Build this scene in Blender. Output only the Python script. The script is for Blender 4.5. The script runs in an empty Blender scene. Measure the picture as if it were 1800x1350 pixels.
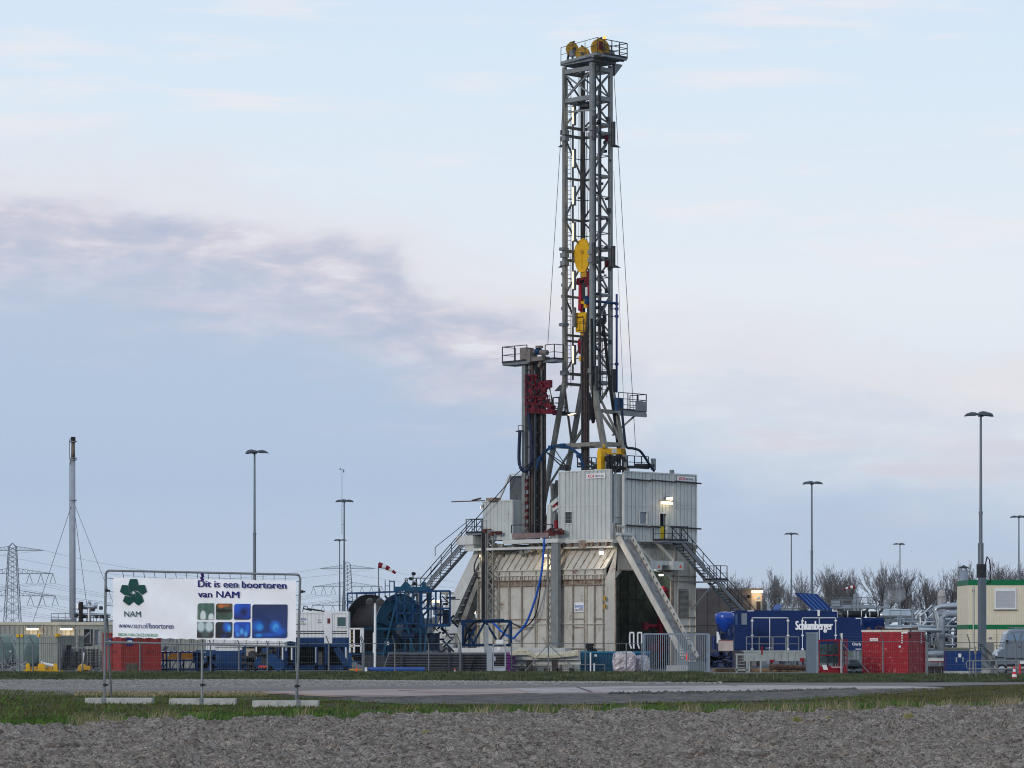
import bpy, math, random
import numpy as np
from mathutils import Vector, Matrix
V = Vector
R_ = math.radians
SC = bpy.context.scene
COL = SC.collection
random.seed(7)
RNG = np.random.default_rng(11)

# ---------------------------------------------------------------- camera
F, HZ, HC = 5700.0, 1125.0, 2.17          # focal length in photo pixels, horizon row, eye height
cam_d = bpy.data.cameras.new('camera')
cam = bpy.data.objects.new('camera', cam_d); COL.objects.link(cam)
cam.location = (0, 0, HC); cam.rotation_euler = (R_(90), 0, 0)
cam_d.sensor_width = 36; cam_d.lens = 36 * F / 1800
cam_d.shift_y = (HZ - 675) / 1800
cam_d.clip_start = 1; cam_d.clip_end = 20000
SC.camera = cam

def lin(c):
    c = c / 255.0
    return c / 12.92 if c <= 0.04045 else ((c + 0.055) / 1.055) ** 2.4
def rgb(r, g, b): return (lin(r), lin(g), lin(b), 1)

# ---------------------------------------------------------------- world: dusk sky with a cloud deck
SUN_EL, SUN_AZ = 14, 215                   # degrees; azimuth from +Y clockwise (behind the camera, to the left)
w = bpy.data.worlds.new('World'); SC.world = w; w.use_nodes = True
nt = w.node_tree; nt.nodes.clear()
def N(t, **k):
    n = nt.nodes.new(t)
    for a, b in k.items():
        if a == 'ins':
            for i, v in b.items():
                if isinstance(v, bpy.types.NodeSocket): nt.links.new(v, n.inputs[i])
                else: n.inputs[i].default_value = v
        else: setattr(n, a, b)
    return n
def M_(op, a, b=0.0, c=0.0, clamp=False):
    n = N('ShaderNodeMath', operation=op, use_clamp=clamp, ins={0: a, 1: b, 2: c}); return n.outputs[0]
def MR(v, a, b, c, d, smooth=True):
    n = N('ShaderNodeMapRange', interpolation_type='SMOOTHSTEP' if smooth else 'LINEAR', ins={0: v, 1: a, 2: b, 3: c, 4: d}); return n.outputs[0]
def MIX(f, a, b):
    n = N('ShaderNodeMix', data_type='RGBA', ins={0: f}); 
    for s, v in ((6, a), (7, b)):
        if isinstance(v, bpy.types.NodeSocket): nt.links.new(v, n.inputs[s])
        else: n.inputs[s].default_value = v
    return n.outputs[2]
def RAMP(v, stops, interp='LINEAR'):
    n = N('ShaderNodeValToRGB', ins={0: v}); cr = n.color_ramp; cr.interpolation = interp
    while len(cr.elements) < len(stops): cr.elements.new(0.5)
    for e, (p, c) in zip(cr.elements, stops): e.position = p; e.color = c
    return n.outputs[0]
tc = N('ShaderNodeTexCoord'); sep = N('ShaderNodeSeparateXYZ', ins={0: tc.outputs['Generated']})
az = M_('MULTIPLY', M_('ARCTAN2', sep.outputs[0], sep.outputs[1]), 5.7)     # 1.0 = 1000 photo pixels
el = M_('MULTIPLY', M_('ARCSINE', sep.outputs[2]), 5.7)
def cnoise(sx, sy, off, scale, detail=6, rough=0.55, dist=0.0):
    cx = N('ShaderNodeCombineXYZ', ins={0: M_('MULTIPLY', az, sx), 1: M_('MULTIPLY', el, sy), 2: off})
    return N('ShaderNodeTexNoise', ins={'Vector': cx.outputs[0], 'Scale': scale, 'Detail': detail, 'Roughness': rough, 'Distortion': dist}).outputs['Fac']
# top edge of the cloud bank, falling from left to right
g = lambda v: (v, v, v, 1)
X01 = MR(az, -0.9, 0.9, 0, 1, smooth=False)
edge = RAMP(X01, [(0, g(.800)), (.15, g(.785)), (.33, g(.715)), (.5, g(.605)), (.61, g(.525)), (.83, g(.465)), (1, g(.43))], 'EASE')
n_big = cnoise(1.0, 2.2, 3.1, 3.2, 7, .58, .3)
n_mid = cnoise(1.0, 3.4, 8.3, 5.5, 7, .6, .25)
n_str = cnoise(1.0, 7.0, 1.7, 2.6, 5, .55, .2)
s = M_('ADD', M_('SUBTRACT', edge, el), M_('MULTIPLY', M_('SUBTRACT', n_big, .5), .24))
clear = RAMP(MR(el, 0.2, 1.35, 0, 1, smooth=False),
             [(0, rgb(214, 226, 240)), (.35, rgb(234, 240, 248)), (.62, rgb(224, 238, 251)), (1, rgb(208, 231, 254))])
clear = MIX(MR(n_str, .50, .72, 0, .75), clear, rgb(242, 240, 245))
low = RAMP(MR(el, 0.0, 0.6, 0, 1, smooth=False),
           [(0, rgb(206, 218, 234)), (.14, rgb(194, 210, 231)), (.45, rgb(179, 199, 227)), (.75, rgb(182, 201, 226)), (1, rgb(187, 202, 226))])
n_fine = cnoise(1.0, 2.6, 5.1, 9.0, 8, .62, .35)
mot = M_('ADD', M_('MULTIPLY', n_mid, .6), M_('MULTIPLY', n_fine, .4))
bank = RAMP(mot, [(.38, rgb(183, 192, 216)), (.49, rgb(199, 203, 221)), (.55, rgb(215, 212, 226)), (.64, rgb(231, 231, 239))])
body = MIX(MR(s, .10, .33, 0, 1), bank, low)
leftness = MR(az, -.05, .30, 1, .28)
sb = M_('ADD', s, M_('MULTIPLY', M_('SUBTRACT', n_fine, .5), .08))
cl = MIX(M_('MULTIPLY', MR(sb, -.02, .055, 0, 1), leftness), clear, body)
cl = MIX(MR(s, .10, .32, 0, 1), cl, low)
# pale lit rim along the top of the bank
rim = M_('MULTIPLY', M_('MULTIPLY', MR(s, -.12, .0, 0, 1), MR(s, .0, .07, 1, 0)), .6)
cl = MIX(rim, cl, rgb(232, 228, 235))
# mauve under-lit bars low in the bank
bars = M_('MULTIPLY', M_('MULTIPLY', MR(n_str, .52, .7, 0, .55), MR(s, .04, .12, 0, 1)), MR(s, .36, .2, 0, 1))
cl = MIX(bars, cl, rgb(208, 207, 223))
# overhead and behind: brighter, even cloud
cl = MIX(MR(el, 1.4, 3.2, 0, 1), cl, rgb(196, 214, 236))
ground_mask = MR(el, -.03, .0, 0, 1)
sky = N('ShaderNodeTexSky', sky_type='NISHITA', sun_disc=False, sun_elevation=R_(SUN_EL), sun_rotation=R_(SUN_AZ), air_density=1.0, dust_density=1.5)
bg_sky = N('ShaderNodeBackground', ins={0: sky.outputs[0], 1: 0.10})
bg_cl = N('ShaderNodeBackground', ins={0: MIX(ground_mask, rgb(150, 160, 172), cl), 1: 1.0})
mx = N('ShaderNodeMixShader', ins={0: 0.93, 1: bg_sky.outputs[0], 2: bg_cl.outputs[0]})
N('ShaderNodeOutputWorld', ins={0: mx.outputs[0]})

# ---------------------------------------------------------------- sun: soft glow of a veiled low sun
sd = bpy.data.lights.new('sun', 'SUN'); sd.energy = 1.3; sd.angle = R_(10); sd.color = (1.0, .93, .86)
sun = bpy.data.objects.new('sun', sd); COL.objects.link(sun)
_d = V((math.sin(R_(SUN_AZ)) * math.cos(R_(SUN_EL)), math.cos(R_(SUN_AZ)) * math.cos(R_(SUN_EL)), math.sin(R_(SUN_EL))))
sun.rotation_euler = (-_d).to_track_quat('-Z', 'Y').to_euler()
SC.view_settings.view_transform = 'Standard'; SC.view_settings.look = 'None'
SC.cycles.filter_width = 1.1; SC.cycles.use_denoising = True
SC.view_settings.exposure = 0.0; SC.view_settings.gamma = 1.0

# ---------------------------------------------------------------- materials
MATS = {}
def mat(name, col, rough=.55, metal=0.0, vary=.18, bump=0.0, bscale=8.0, rust=0.0, rustcol=(96, 62, 44), scale=1.2, spec=.22, streak=0.0, smap=(3.0, 3.0, .22), emit=None, col2=None, c2=(.45, .6), grime=0.0):
    """col etc. are sRGB base colours; vary = broad blotches; rust = amount of rust patches; streak = vertical run-off stains"""
    if name in MATS: return MATS[name]
    m = bpy.data.materials.new(name); m.use_nodes = True; t = m.node_tree; b = t.nodes['Principled BSDF']
    L = t.links.new
    tcn = t.nodes.new('ShaderNodeTexCoord')
    def noise(sc, det=5, vec=None, rough_=.6):
        n = t.nodes.new('ShaderNodeTexNoise'); n.inputs['Scale'].default_value = sc; n.inputs['Detail'].default_value = det
        n.inputs['Roughness'].default_value = rough_; L(vec or tcn.outputs['Object'], n.inputs['Vector']); return n.outputs['Fac']
    def rng(v, a, b_, c, d):
        n = t.nodes.new('ShaderNodeMapRange'); L(v, n.inputs[0])
        for i, q in zip((1, 2, 3, 4), (a, b_, c, d)): n.inputs[i].default_value = q
        return n.outputs[0]
    def mix(f, a, b_, mode='MIX'):
        n = t.nodes.new('ShaderNodeMix'); n.data_type = 'RGBA'; n.blend_type = mode
        if isinstance(f, bpy.types.NodeSocket): L(f, n.inputs[0])
        else: n.inputs[0].default_value = f
        for i, q in ((6, a), (7, b_)):
            if isinstance(q, bpy.types.NodeSocket): L(q, n.inputs[i])
            else: n.inputs[i].default_value = q
        return n.outputs[2]
    c = rgb(*col)
    out = c
    if col2: out = mix(rng(noise(scale * 1.0), c2[0], c2[1], 0, 1), out, rgb(*col2))
    if vary:
        dk = tuple(x * (1 - vary * 1.6) for x in c[:3]) + (1,) if not col2 else (.5, .5, .5, 1)
        f = rng(noise(scale * 1.7 + .3), .35, .65, 0, 1)
        out = mix(f, out, dk) if not col2 else mix(rng(noise(scale * 3.1), .4, .65, 0, vary), out, (.02, .02, .02, 1))
    if grime: out = mix(rng(noise(scale * 6, 8), .5, .75, 0, grime), out, rgb(70, 66, 60))
    if streak:
        mp = t.nodes.new('ShaderNodeMapping'); mp.inputs['Scale'].default_value = smap; L(tcn.outputs['Object'], mp.inputs[0])
        out = mix(rng(noise(1.6, 6, mp.outputs[0], .65), .52, .72, 0, streak), out, rgb(*rustcol))
    if rust: out = mix(rng(noise(scale * 2.3, 9, None, .72), .66 - rust * .3, .72 - rust * .18, 0, .9), out, rgb(*rustcol))
    if isinstance(out, bpy.types.NodeSocket): L(out, b.inputs['Base Color'])
    else: b.inputs['Base Color'].default_value = out
    b.inputs['Roughness'].default_value = rough; b.inputs['Metallic'].default_value = metal
    b.inputs['Specular IOR Level'].default_value = spec
    if bump:
        bn = t.nodes.new('ShaderNodeBump'); bn.inputs['Strength'].default_value = min(1, bump); bn.inputs['Distance'].default_value = .03
        L(noise(bscale, 6), bn.inputs['Height']); L(bn.outputs[0], b.inputs['Normal'])
    if emit:
        b.inputs['Emission Color'].default_value = (*emit[0], 1); b.inputs['Emission Strength'].default_value = emit[1]
    MATS[name] = m
    return m
cream = mat('cream_painted_steel', (190, 187, 179), .5, vary=.10, streak=.38, rust=.18, rustcol=(112, 84, 66), scale=.5)
white_wall = mat('pale_corrugated_cladding', (184, 190, 190), .5, vary=.07, streak=.16, rust=.04, scale=.4)
rail_rust = mat('rust_stained_flange', (146, 134, 122), .6, rust=.6, rustcol=(104, 72, 56), scale=1.2, vary=.2)
galv = mat('galvanised_steel', (122, 128, 134), .45, metal=.35, vary=.18, scale=1.0, rust=.05)
galv_light = mat('light_grey_mast_steel', (130, 135, 137), .45, metal=.15, vary=.16, scale=.6, streak=.28, rustcol=(88, 70, 60), rust=.12)
mast_low = mat('stained_mast_steel', (138, 138, 132), .5, metal=.1, vary=.22, scale=.5, streak=.55, rustcol=(92, 66, 52), rust=.25)
dark_steel = mat('dark_steel', (58, 60, 66), .5, metal=.3, vary=.3, scale=2, rust=.2, rustcol=(80, 58, 46))
black = mat('black_paint', (26, 28, 32), .5, vary=.2)
rubber = mat('black_rubber', (20, 21, 25), .65, vary=.1)
rusty = mat('rusty_brown_steel', (92, 72, 64), .7, vary=.35, scale=1.2, rust=.4, rustcol=(66, 44, 36))
yellow = mat('yellow_machine_paint', (222, 172, 28), .45, vary=.12, scale=1.5, rust=.12)
mustard = mat('weathered_yellow_paint', (196, 150, 40), .5, vary=.2, scale=1.5, rust=.25)
blue = mat('deep_blue_paint', (10, 60, 104), .45, vary=.25, scale=1.5, rust=.08)
teal = mat('teal_blue_paint', (12, 74, 104), .5, vary=.22, scale=1.3, rust=.06)
royal = mat('royal_blue_paint', (6, 38, 90), .42, vary=.10, scale=.8)
royal_dark = mat('dark_blue_louvre_paint', (10, 36, 88), .5, vary=.2)
red = mat('red_oxide_paint', (130, 20, 34), .5, vary=.2, scale=1.6, rust=.12, rustcol=(180, 140, 136))
brick_red = mat('faded_red_container_paint', (146, 50, 44), .55, vary=.14, scale=1.2, rust=.1)
dark_red = mat('dark_red_machine_paint', (104, 16, 34), .5, vary=.3, scale=3, rust=.3, rustcol=(40, 20, 24))
white = mat('white_paint', (222, 224, 226), .45, vary=.06, streak=.18, scale=1)
offwhite = mat('grey_white_paint', (196, 198, 196), .5, vary=.1, streak=.25, rust=.05)
wood = mat('pale_timber', (158, 132, 104), .8, vary=.3, scale=4, bump=.3)
concrete = mat('pale_concrete', (178, 178, 176), .85, vary=.16, scale=2, bump=.4, bscale=14, grime=.3)
conc_wall = mat('brown_grey_concrete', (122, 112, 108), .85, vary=.14, scale=.3, streak=.2, bump=.3)
glass_dark = mat('dark_window_glass', (26, 34, 44), .08, vary=0, spec=.8)
glass_grey = mat('grey_window_glass', (112, 126, 140), .12, vary=.1, spec=.7)
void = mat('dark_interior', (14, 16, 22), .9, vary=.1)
olive_in = mat('green_grey_interior_paint', (104, 114, 104), .7, vary=.3, scale=.7, rust=.15)
orange = mat('orange_plastic', (240, 84, 44), .5, vary=.08)
purple = mat('purple_thread_protector', (98, 44, 108), .5, vary=.1)
text_navy = mat('navy_print', (24, 26, 104), .6, vary=0)
text_green = mat('dark_green_print', (14, 68, 62), .6, vary=0)
text_leaf = mat('leaf_green_print', (30, 130, 74), .6, vary=0)
text_black = mat('black_print', (18, 20, 26), .6, vary=0)
text_white = mat('white_print', (232, 234, 238), .6, vary=0)
text_red = mat('red_print', (196, 32, 62), .6, vary=0)
warm_tube = mat('lit_fluorescent_tube', (255, 232, 200), .5, vary=0, emit=((1.0, .74, .42), 1.9))
warm_glow = mat('lit_lamp_face', (255, 232, 200), .5, vary=0, emit=((1.0, .78, .50), 2.6))
white_glow = mat('lit_white_lamp_face', (255, 250, 240), .5, vary=0, emit=((1.0, .93, .82), 3.0))
amber = mat('lit_amber_beacon', (255, 140, 40), .4, vary=0, emit=((1.0, .30, .04), 2.2))

# ---------------------------------------------------------------- mesh builder
Z = V((0, 0, 1))
ORG = {}
class MB:
    def __init__(s): s.v = []; s.f = []; s.smooth = False
    def add(s, vs, fs):
        o = len(s.v); s.v += [tuple(v) for v in vs]; s.f += [tuple(i + o for i in f) for f in fs]; return s
    def obox(s, c, a, b, c3):
        c, a, b, c3 = V(c), V(a), V(b), V(c3)
        vs = [c + i * a + j * b + k * c3 for k in (-1, 1) for j in (-1, 1) for i in (-1, 1)]
        return s.add(vs, [(0, 2, 3, 1), (4, 5, 7, 6), (0, 1, 5, 4), (2, 6, 7, 3), (0, 4, 6, 2), (1, 3, 7, 5)])
    def box(s, x0, x1, y0, y1, z0, z1):
        return s.obox(((x0 + x1) / 2, (y0 + y1) / 2, (z0 + z1) / 2), (abs(x1 - x0) / 2, 0, 0), (0, abs(y1 - y0) / 2, 0), (0, 0, abs(z1 - z0) / 2))
    def bar(s, p, q, w, h=None, up=None):
        p, q = V(p), V(q); h = h or w; d = q - p; L = d.length
        if L < 1e-6: return s
        d /= L; up = V(up) if up is not None else Z
        if abs(d.dot(up)) > .98: up = V((1, 0, 0)) if abs(d.x) < .9 else V((0, 1, 0))
        a = d.cross(up).normalized(); b = a.cross(d)
        return s.obox((p + q) / 2, a * w / 2, d * L / 2, b * h / 2)
    def tube(s, p, q, r, n=8, r2=None, caps=True):
        p, q = V(p), V(q); r2 = r if r2 is None else r2; d = (q - p).normalized()
        up = Z if abs(d.z) < .95 else V((1, 0, 0)); a = d.cross(up).normalized(); b = a.cross(d)
        vs = []
        for c, rr in ((p, r), (q, r2)):
            for i in range(n):
                t = 2 * math.pi * i / n; vs.append(c + (a * math.cos(t) + b * math.sin(t)) * rr)
        fs = [(i, i + n, (i + 1) % n + n, (i + 1) % n) for i in range(n)]
        if caps: fs += [tuple(range(n)), tuple(range(2 * n - 1, n - 1, -1))]
        return s.add(vs, fs)
    def path(s, pts, r, n=6, rs=None):
        pts = [V(p) for p in pts]; rings = []
        for i, p in enumerate(pts):
            d = (pts[min(i + 1, len(pts) - 1)] - pts[max(i - 1, 0)]).normalized()
            up = Z if abs(d.z) < .9 else V((0, 1, 0)); a = d.cross(up).normalized(); b = a.cross(d)
            rr = rs[i] if rs else r
            rings.append([p + (a * math.cos(2 * math.pi * k / n) + b * math.sin(2 * math.pi * k / n)) * rr for k in range(n)])
        vs = [v for rg in rings for v in rg]; fs = []
        for i in range(len(pts) - 1):
            for k in range(n): fs.append((i * n + k, (i + 1) * n + k, (i + 1) * n + (k + 1) % n, i * n + (k + 1) % n))
        fs += [tuple(range(n)), tuple(range(len(vs) - 1, len(vs) - n - 1, -1))]
        return s.add(vs, fs)
    def rev(s, prof, c=(0, 0, 0), ax=(0, 0, 1), n=16, caps=True):
        """prof = [(r, t)] revolved about axis ax through c"""
        c, ax = V(c), V(ax).normalized(); up = V((1, 0, 0)) if abs(ax.x) < .9 else V((0, 1, 0))
        a = ax.cross(up).normalized(); b = ax.cross(a); vs = []
        for r, t in prof:
            for i in range(n):
                th = 2 * math.pi * i / n; vs.append(c + ax * t + (a * math.cos(th) + b * math.sin(th)) * max(r, 1e-4))
        fs = [(j * n + i, j * n + (i + 1) % n, (j + 1) * n + (i + 1) % n, (j + 1) * n + i) for j in range(len(prof) - 1) for i in range(n)]
        if caps: fs += [tuple(range(n - 1, -1, -1)), tuple(range((len(prof) - 1) * n, len(prof) * n))]
        return s.add(vs, fs)
    def prism(s, pts, t):
        """closed planar polygon pts (3-D) extruded by vector t"""
        pts = [V(p) for p in pts]; t = V(t); n = len(pts)
        return s.add(pts + [p + t for p in pts], [tuple(range(n - 1, -1, -1)), tuple(range(n, 2 * n))] + [(i, (i + 1) % n, (i + 1) % n + n, i + n) for i in range(n)])
    def corr(s, o, r, L, h, out, pitch=.28, dep=.05, flat=.62, up=None, end=.0):
        """corrugated sheet: origin o, along unit r for L, up for h, ribs standing out along out"""
        o, r, out = V(o), V(r).normalized(), V(out).normalized(); up = V(up) if up is not None else Z * h
        n = max(1, round(L / pitch)); p = L / n; prof = []
        for i in range(n):
            x = i * p; prof += [(x, dep), (x + p * flat, dep), (x + p * (flat + .08), .006), (x + p * .94, .006)]
        prof.append((L, dep))
        vs = []
        for x, d in prof:
            b = o + r * x + out * d; vs += [b, b + up]
        return s.add(vs, [(2 * i, 2 * i + 2, 2 * i + 3, 2 * i + 1) for i in range(len(prof) - 1)])
    def rail(s, pts, h=1.1, r=.025, step=1.2, mid=(.5,), kick=True):
        """guard rail along a polyline of floor points"""
        pts = [V(p) for p in pts]
        for p, q in zip(pts, pts[1:]):
            L = (q - p).length; n = max(1, round(L / step))
            for i in range(n + 1): b = p.lerp(q, i / n); s.bar(b, b + Z * h, 2 * r)
            s.bar(p + Z * h, q + Z * h, 2 * r)
            for m in mid: s.bar(p + Z * h * m, q + Z * h * m, 1.6 * r)
            if kick: s.bar(p + Z * .08, q + Z * .08, .02, .15)
        return s
    def ladder(s, p, q, side, w=.45, step=.3, r=.02):
        p, q, side = V(p), V(q), V(side).normalized() * w / 2
        s.bar(p - side, q - side, 2 * r); s.bar(p + side, q + side, 2 * r)
        n = int((q - p).length / step)
        for i in range(1, n): c = p.lerp(q, i / n); s.bar(c - side, c + side, 1.6 * r)
        return s
    def build(s, name, m, parent=None, smooth=None):
        me = bpy.data.meshes.new(name)
        o_ = ORG.get(parent.name, V((0, 0, 0))) if parent else V((0, 0, 0))
        me.from_pydata([(x - o_.x, y - o_.y, z - o_.z) for x, y, z in s.v], [], s.f); me.validate(); me.update()
        if smooth if smooth is not None else s.smooth:
            me.polygons.foreach_set('use_smooth', [True] * len(me.polygons)); me.update()
        o = bpy.data.objects.new(name, me); COL.objects.link(o)
        if m: me.materials.append(m)
        if parent: o.parent = parent; ORG[o.name] = o_
        return o

def tag(o, label=None, cat=None, group=None, kind=None):
    if label: o['label'] = label
    if cat: o['category'] = cat
    if group: o['group'] = group
    if kind: o['kind'] = kind
    return o
def thing(name, label, cat, org=(0, 0, 0), group=None, rz=0.0, frame=None):
    """Empty at the thing's base. Parts are given in world metres (or in the rig's own axes when frame='rig') and stored relative to it."""
    o = bpy.data.objects.new(name, None); COL.objects.link(o); o.empty_display_size = .3
    org = V(org)
    if frame == 'rig': o.location = rigw(org); o.rotation_euler.z = R_(45)
    elif rz or frame == 'local': o.location = org; o.rotation_euler.z = rz; org = V((0, 0, 0))
    else: o.location = org
    ORG[o.name] = org
    return tag(o, label, cat, group)
def struct(o): o['kind'] = 'structure'; return o
KIDS = {}
def dup(root, loc=None, rz=None, label=None, scale=None, group=None):
    def cp(o, par):
        c = o.copy(); COL.objects.link(c)
        if par: c.parent = par
        for ch in o.children: cp(ch, c)
        return c
    r = cp(root, None)
    if loc is not None: r.location = loc
    if rz is not None: r.rotation_euler.z = rz
    if scale: r.scale = (scale,) * 3 if not isinstance(scale, tuple) else scale
    if label: r['label'] = label
    if group: r['group'] = group
    return r
def W(px, py, Y): return V(((px - 900) / F * Y, Y, HC + (HZ - py) / F * Y))
def XX(px, Y): return (px - 900) / F * Y
def ZZ(py, Y): return HC + (HZ - py) / F * Y
def GY(py): return HC * F / (py - HZ)
def G(px, py, z=0.0): Y = (HC - z) * F / (py - HZ); return V((XX(px, Y), Y, z))

def text(body, m, parent, o, r, u, wdt=None, hgt=None, name='lettering', bold=0.0, ext=.004, align='L', shear=0.0):
    """lettering fitted to width wdt (and height hgt) with lower-left corner o, along r, upward u"""
    cu = bpy.data.curves.new('t', 'FONT'); cu.body = body; cu.extrude = .01; cu.resolution_u = 3; cu.shear = shear
    to = bpy.data.objects.new('t', cu); COL.objects.link(to); bpy.context.view_layer.update()
    dg = bpy.context.evaluated_depsgraph_get(); me = bpy.data.meshes.new_from_object(to.evaluated_get(dg))
    bpy.data.objects.remove(to); 
    co = np.empty(len(me.vertices) * 3); me.vertices.foreach_get('co', co); co = co.reshape(-1, 3)
    x0, x1 = co[:, 0].min(), co[:, 0].max(); y0, y1 = co[:, 1].min(), co[:, 1].max()
    sx = wdt / (x1 - x0) if wdt else hgt / (y1 - y0); sy = hgt / (y1 - y0) if hgt else sx
    o, r, u = V(o), V(r).normalized(), V(u).normalized(); nn = r.cross(u)
    b_ = ORG.get(parent.name, V((0, 0, 0))) if parent else V((0, 0, 0))
    sx *= (x1 - x0) / (x1 - x0 + bold) if wdt else 1
    polys = [tuple(p.vertices) for p in me.polygons]; vs_, fs_ = [], []
    for k in range(3 if bold else 1):       # weight: copies stepped sideways, each a hair in front of the last
        xs = (co[:, 0] - x0 + bold * k / 2) * sx; ys = (co[:, 1] - y0) * sy; zs = co[:, 2] / .01 * ext + k * .0012
        P = np.outer(xs, r) + np.outer(ys, u) + np.outer(zs + ext, nn) + np.array(o - b_); n0 = len(vs_); vs_ += [tuple(q) for q in P]; fs_ += [tuple(i + n0 for i in f) for f in polys]
    me = bpy.data.meshes.new(name); me.from_pydata(vs_, [], fs_); me.materials.append(m)
    ob = bpy.data.objects.new(name, me); COL.objects.link(ob)
    if parent: ob.parent = parent; ORG[ob.name] = b_
    return ob

# value noise for terrain, numpy only
def vnoise(x, y, seed):
    rg = np.random.default_rng(seed); T = rg.random((256, 256))
    xi = np.floor(x).astype(int); yi = np.floor(y).astype(int); fx = x - xi; fy = y - yi
    fx = fx * fx * (3 - 2 * fx); fy = fy * fy * (3 - 2 * fy)
    a = T[xi % 256, yi % 256]; b = T[(xi + 1) % 256, yi % 256]; c = T[xi % 256, (yi + 1) % 256]; d = T[(xi + 1) % 256, (yi + 1) % 256]
    return (a * (1 - fx) + b * fx) * (1 - fy) + (c * (1 - fx) + d * fx) * fy
def np_mesh(name, verts, faces, m, smooth=False):
    me = bpy.data.meshes.new(name); nf, k = faces.shape
    me.vertices.add(len(verts)); me.vertices.foreach_set('co', verts.astype(np.float32).ravel())
    me.loops.add(nf * k); me.loops.foreach_set('vertex_index', faces.astype(np.int32).ravel())
    me.polygons.add(nf); me.polygons.foreach_set('loop_start', np.arange(0, nf * k, k, dtype=np.int32))
    if smooth: me.polygons.foreach_set('use_smooth', np.ones(nf, bool))
    me.update(calc_edges=True); me.validate(); me.materials.append(m)
    o = bpy.data.objects.new(name, me); COL.objects.link(o); return o
# ================================================================ GROUND
m_earth = mat('grey_ploughed_clay', (156, 146, 136), .95, vary=0, col2=(128, 117, 107), scale=1.6, c2=(.38, .62), bump=1, bscale=18, spec=.15, grime=.2)
t_ = m_earth.node_tree; b_ = t_.nodes['Principled BSDF']; L_ = t_.links.new; n_ = t_.nodes.new      # random clod tones: damp dark soil, and shaded clod faces put into the colour
tc_ = n_('ShaderNodeTexCoord'); ns = n_('ShaderNodeTexNoise'); ns.inputs['Scale'].default_value = 4; L_(tc_.outputs['Object'], ns.inputs['Vector'])
va = n_('ShaderNodeVectorMath'); va.operation = 'MULTIPLY_ADD'; L_(ns.outputs['Color'], va.inputs[0]); va.inputs[1].default_value = (.35,) * 3; L_(tc_.outputs['Object'], va.inputs[2])
old = b_.inputs['Base Color'].links[0].from_socket
for sc_, lo_, hi_, dk_, amt in ((2.5, .0, .26, (88, 76, 66), .5), (11, .0, .26, (70, 60, 53), .8), (17, .8, .84, (186, 176, 166), .45), (34, 0, .42, (84, 74, 66), .7)):
    vo = n_('ShaderNodeTexVoronoi'); vo.inputs['Scale'].default_value = sc_; L_(va.outputs[0], vo.inputs['Vector']); sx_ = n_('ShaderNodeSeparateXYZ'); L_(vo.outputs['Color'], sx_.inputs[0])
    mr_ = n_('ShaderNodeMapRange'); L_(sx_.outputs[0], mr_.inputs[0]); mr_.inputs[1].default_value, mr_.inputs[2].default_value = (hi_, hi_ * .7) if lo_ == 0 else (lo_, hi_); mr_.inputs[4].default_value = amt
    mx_ = n_('ShaderNodeMix'); mx_.data_type = 'RGBA'; L_(mr_.outputs[0], mx_.inputs[0]); L_(old, mx_.inputs[6]); mx_.inputs[7].default_value = rgb(*dk_); old = mx_.outputs[2]
L_(old, b_.inputs['Base Color'])
m_mud = mat('dark_trampled_mud', (84, 80, 78), .9, vary=.2, col2=(112, 106, 100), scale=.9, bump=.8, bscale=9, grime=.5)
m_turf = mat('turf_soil', (56, 56, 38), .95, vary=.2, col2=(70, 70, 44), scale=.35, bump=.5)
m_far = mat('far_field_soil', (74, 82, 62), .95, vary=.2, scale=.02)
m_asph = mat('worn_asphalt', (124, 116, 112), .85, vary=.12, scale=.35, bump=.3, bscale=30, grime=.25, streak=.75, smap=(.10, 1.1, 1), rustcol=(78, 72, 68))
m_yard = mat('yard_asphalt', (86, 86, 92), .85, vary=.14, scale=.2, bump=.2, grime=.3)
m_gravel = mat('grey_gravel', (158, 152, 144), .9, vary=0, col2=(96, 90, 86), scale=5.2, c2=(.44, .56), bump=1, bscale=22, grime=.3)
m_plate = mat('pinkish_steel_road_plate', (164, 142, 134), .65, vary=.08, col2=(128, 104, 104), scale=.22, c2=(.5, .62), grime=.15, streak=.7, smap=(.14, 1.0, 1), rustcol=(108, 92, 88))
m_plate2 = mat('pale_dusty_road_plate', (178, 168, 164), .7, vary=.12, col2=(150, 138, 136), scale=.5, grime=.3, streak=.8, smap=(.12, 1.3, 1), rustcol=(116, 106, 104))

def sheet(name, pts, m, z, th=0):
    """flat ground sheet outlined by photo rows/columns projected onto the plane z"""
    vs = [G(px, py, 0) for px, py in pts]
    if th: b = MB(); b.prism([(v.x, v.y, z - th) for v in vs], (0, 0, th)); return struct(b.build(name, m))
    me = bpy.data.meshes.new(name); me.from_pydata([(v.x, v.y, z) for v in vs], [], [tuple(range(len(vs)))]); me.materials.append(m)
    o = bpy.data.objects.new(name, me); COL.objects.link(o); return struct(o)
b = MB(); b.add([(-9000, -200, -.14), (9000, -200, -.14), (9000, 12000, -.14), (-9000, 12000, -.14)], [(0, 1, 2, 3)])
struct(b.build('ground', m_far))
b = MB(); b.add([(-90, 78, -.03), (90, 78, -.03), (90, 214, -.03), (-90, 214, -.03)], [(0, 1, 2, 3)])
struct(b.build('grass_ground', m_turf))
b = MB(); b.add([(-160, 196, -.015), (160, 196, -.015), (160, 420, -.015), (-160, 420, -.015)], [(0, 1, 2, 3)])
struct(b.build('yard_pavement', m_yard))
sheet('asphalt_road', [(-900, 1222), (-300, 1222), (460, 1219), (640, 1224), (900, 1219), (1250, 1214), (1500, 1211), (1700, 1204.5), (1800, 1202.5), (2500, 1201), (2500, 1198), (1800, 1199), (1240, 1200.5), (600, 1198), (-900, 1196)], m_asph, -.01)
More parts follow.
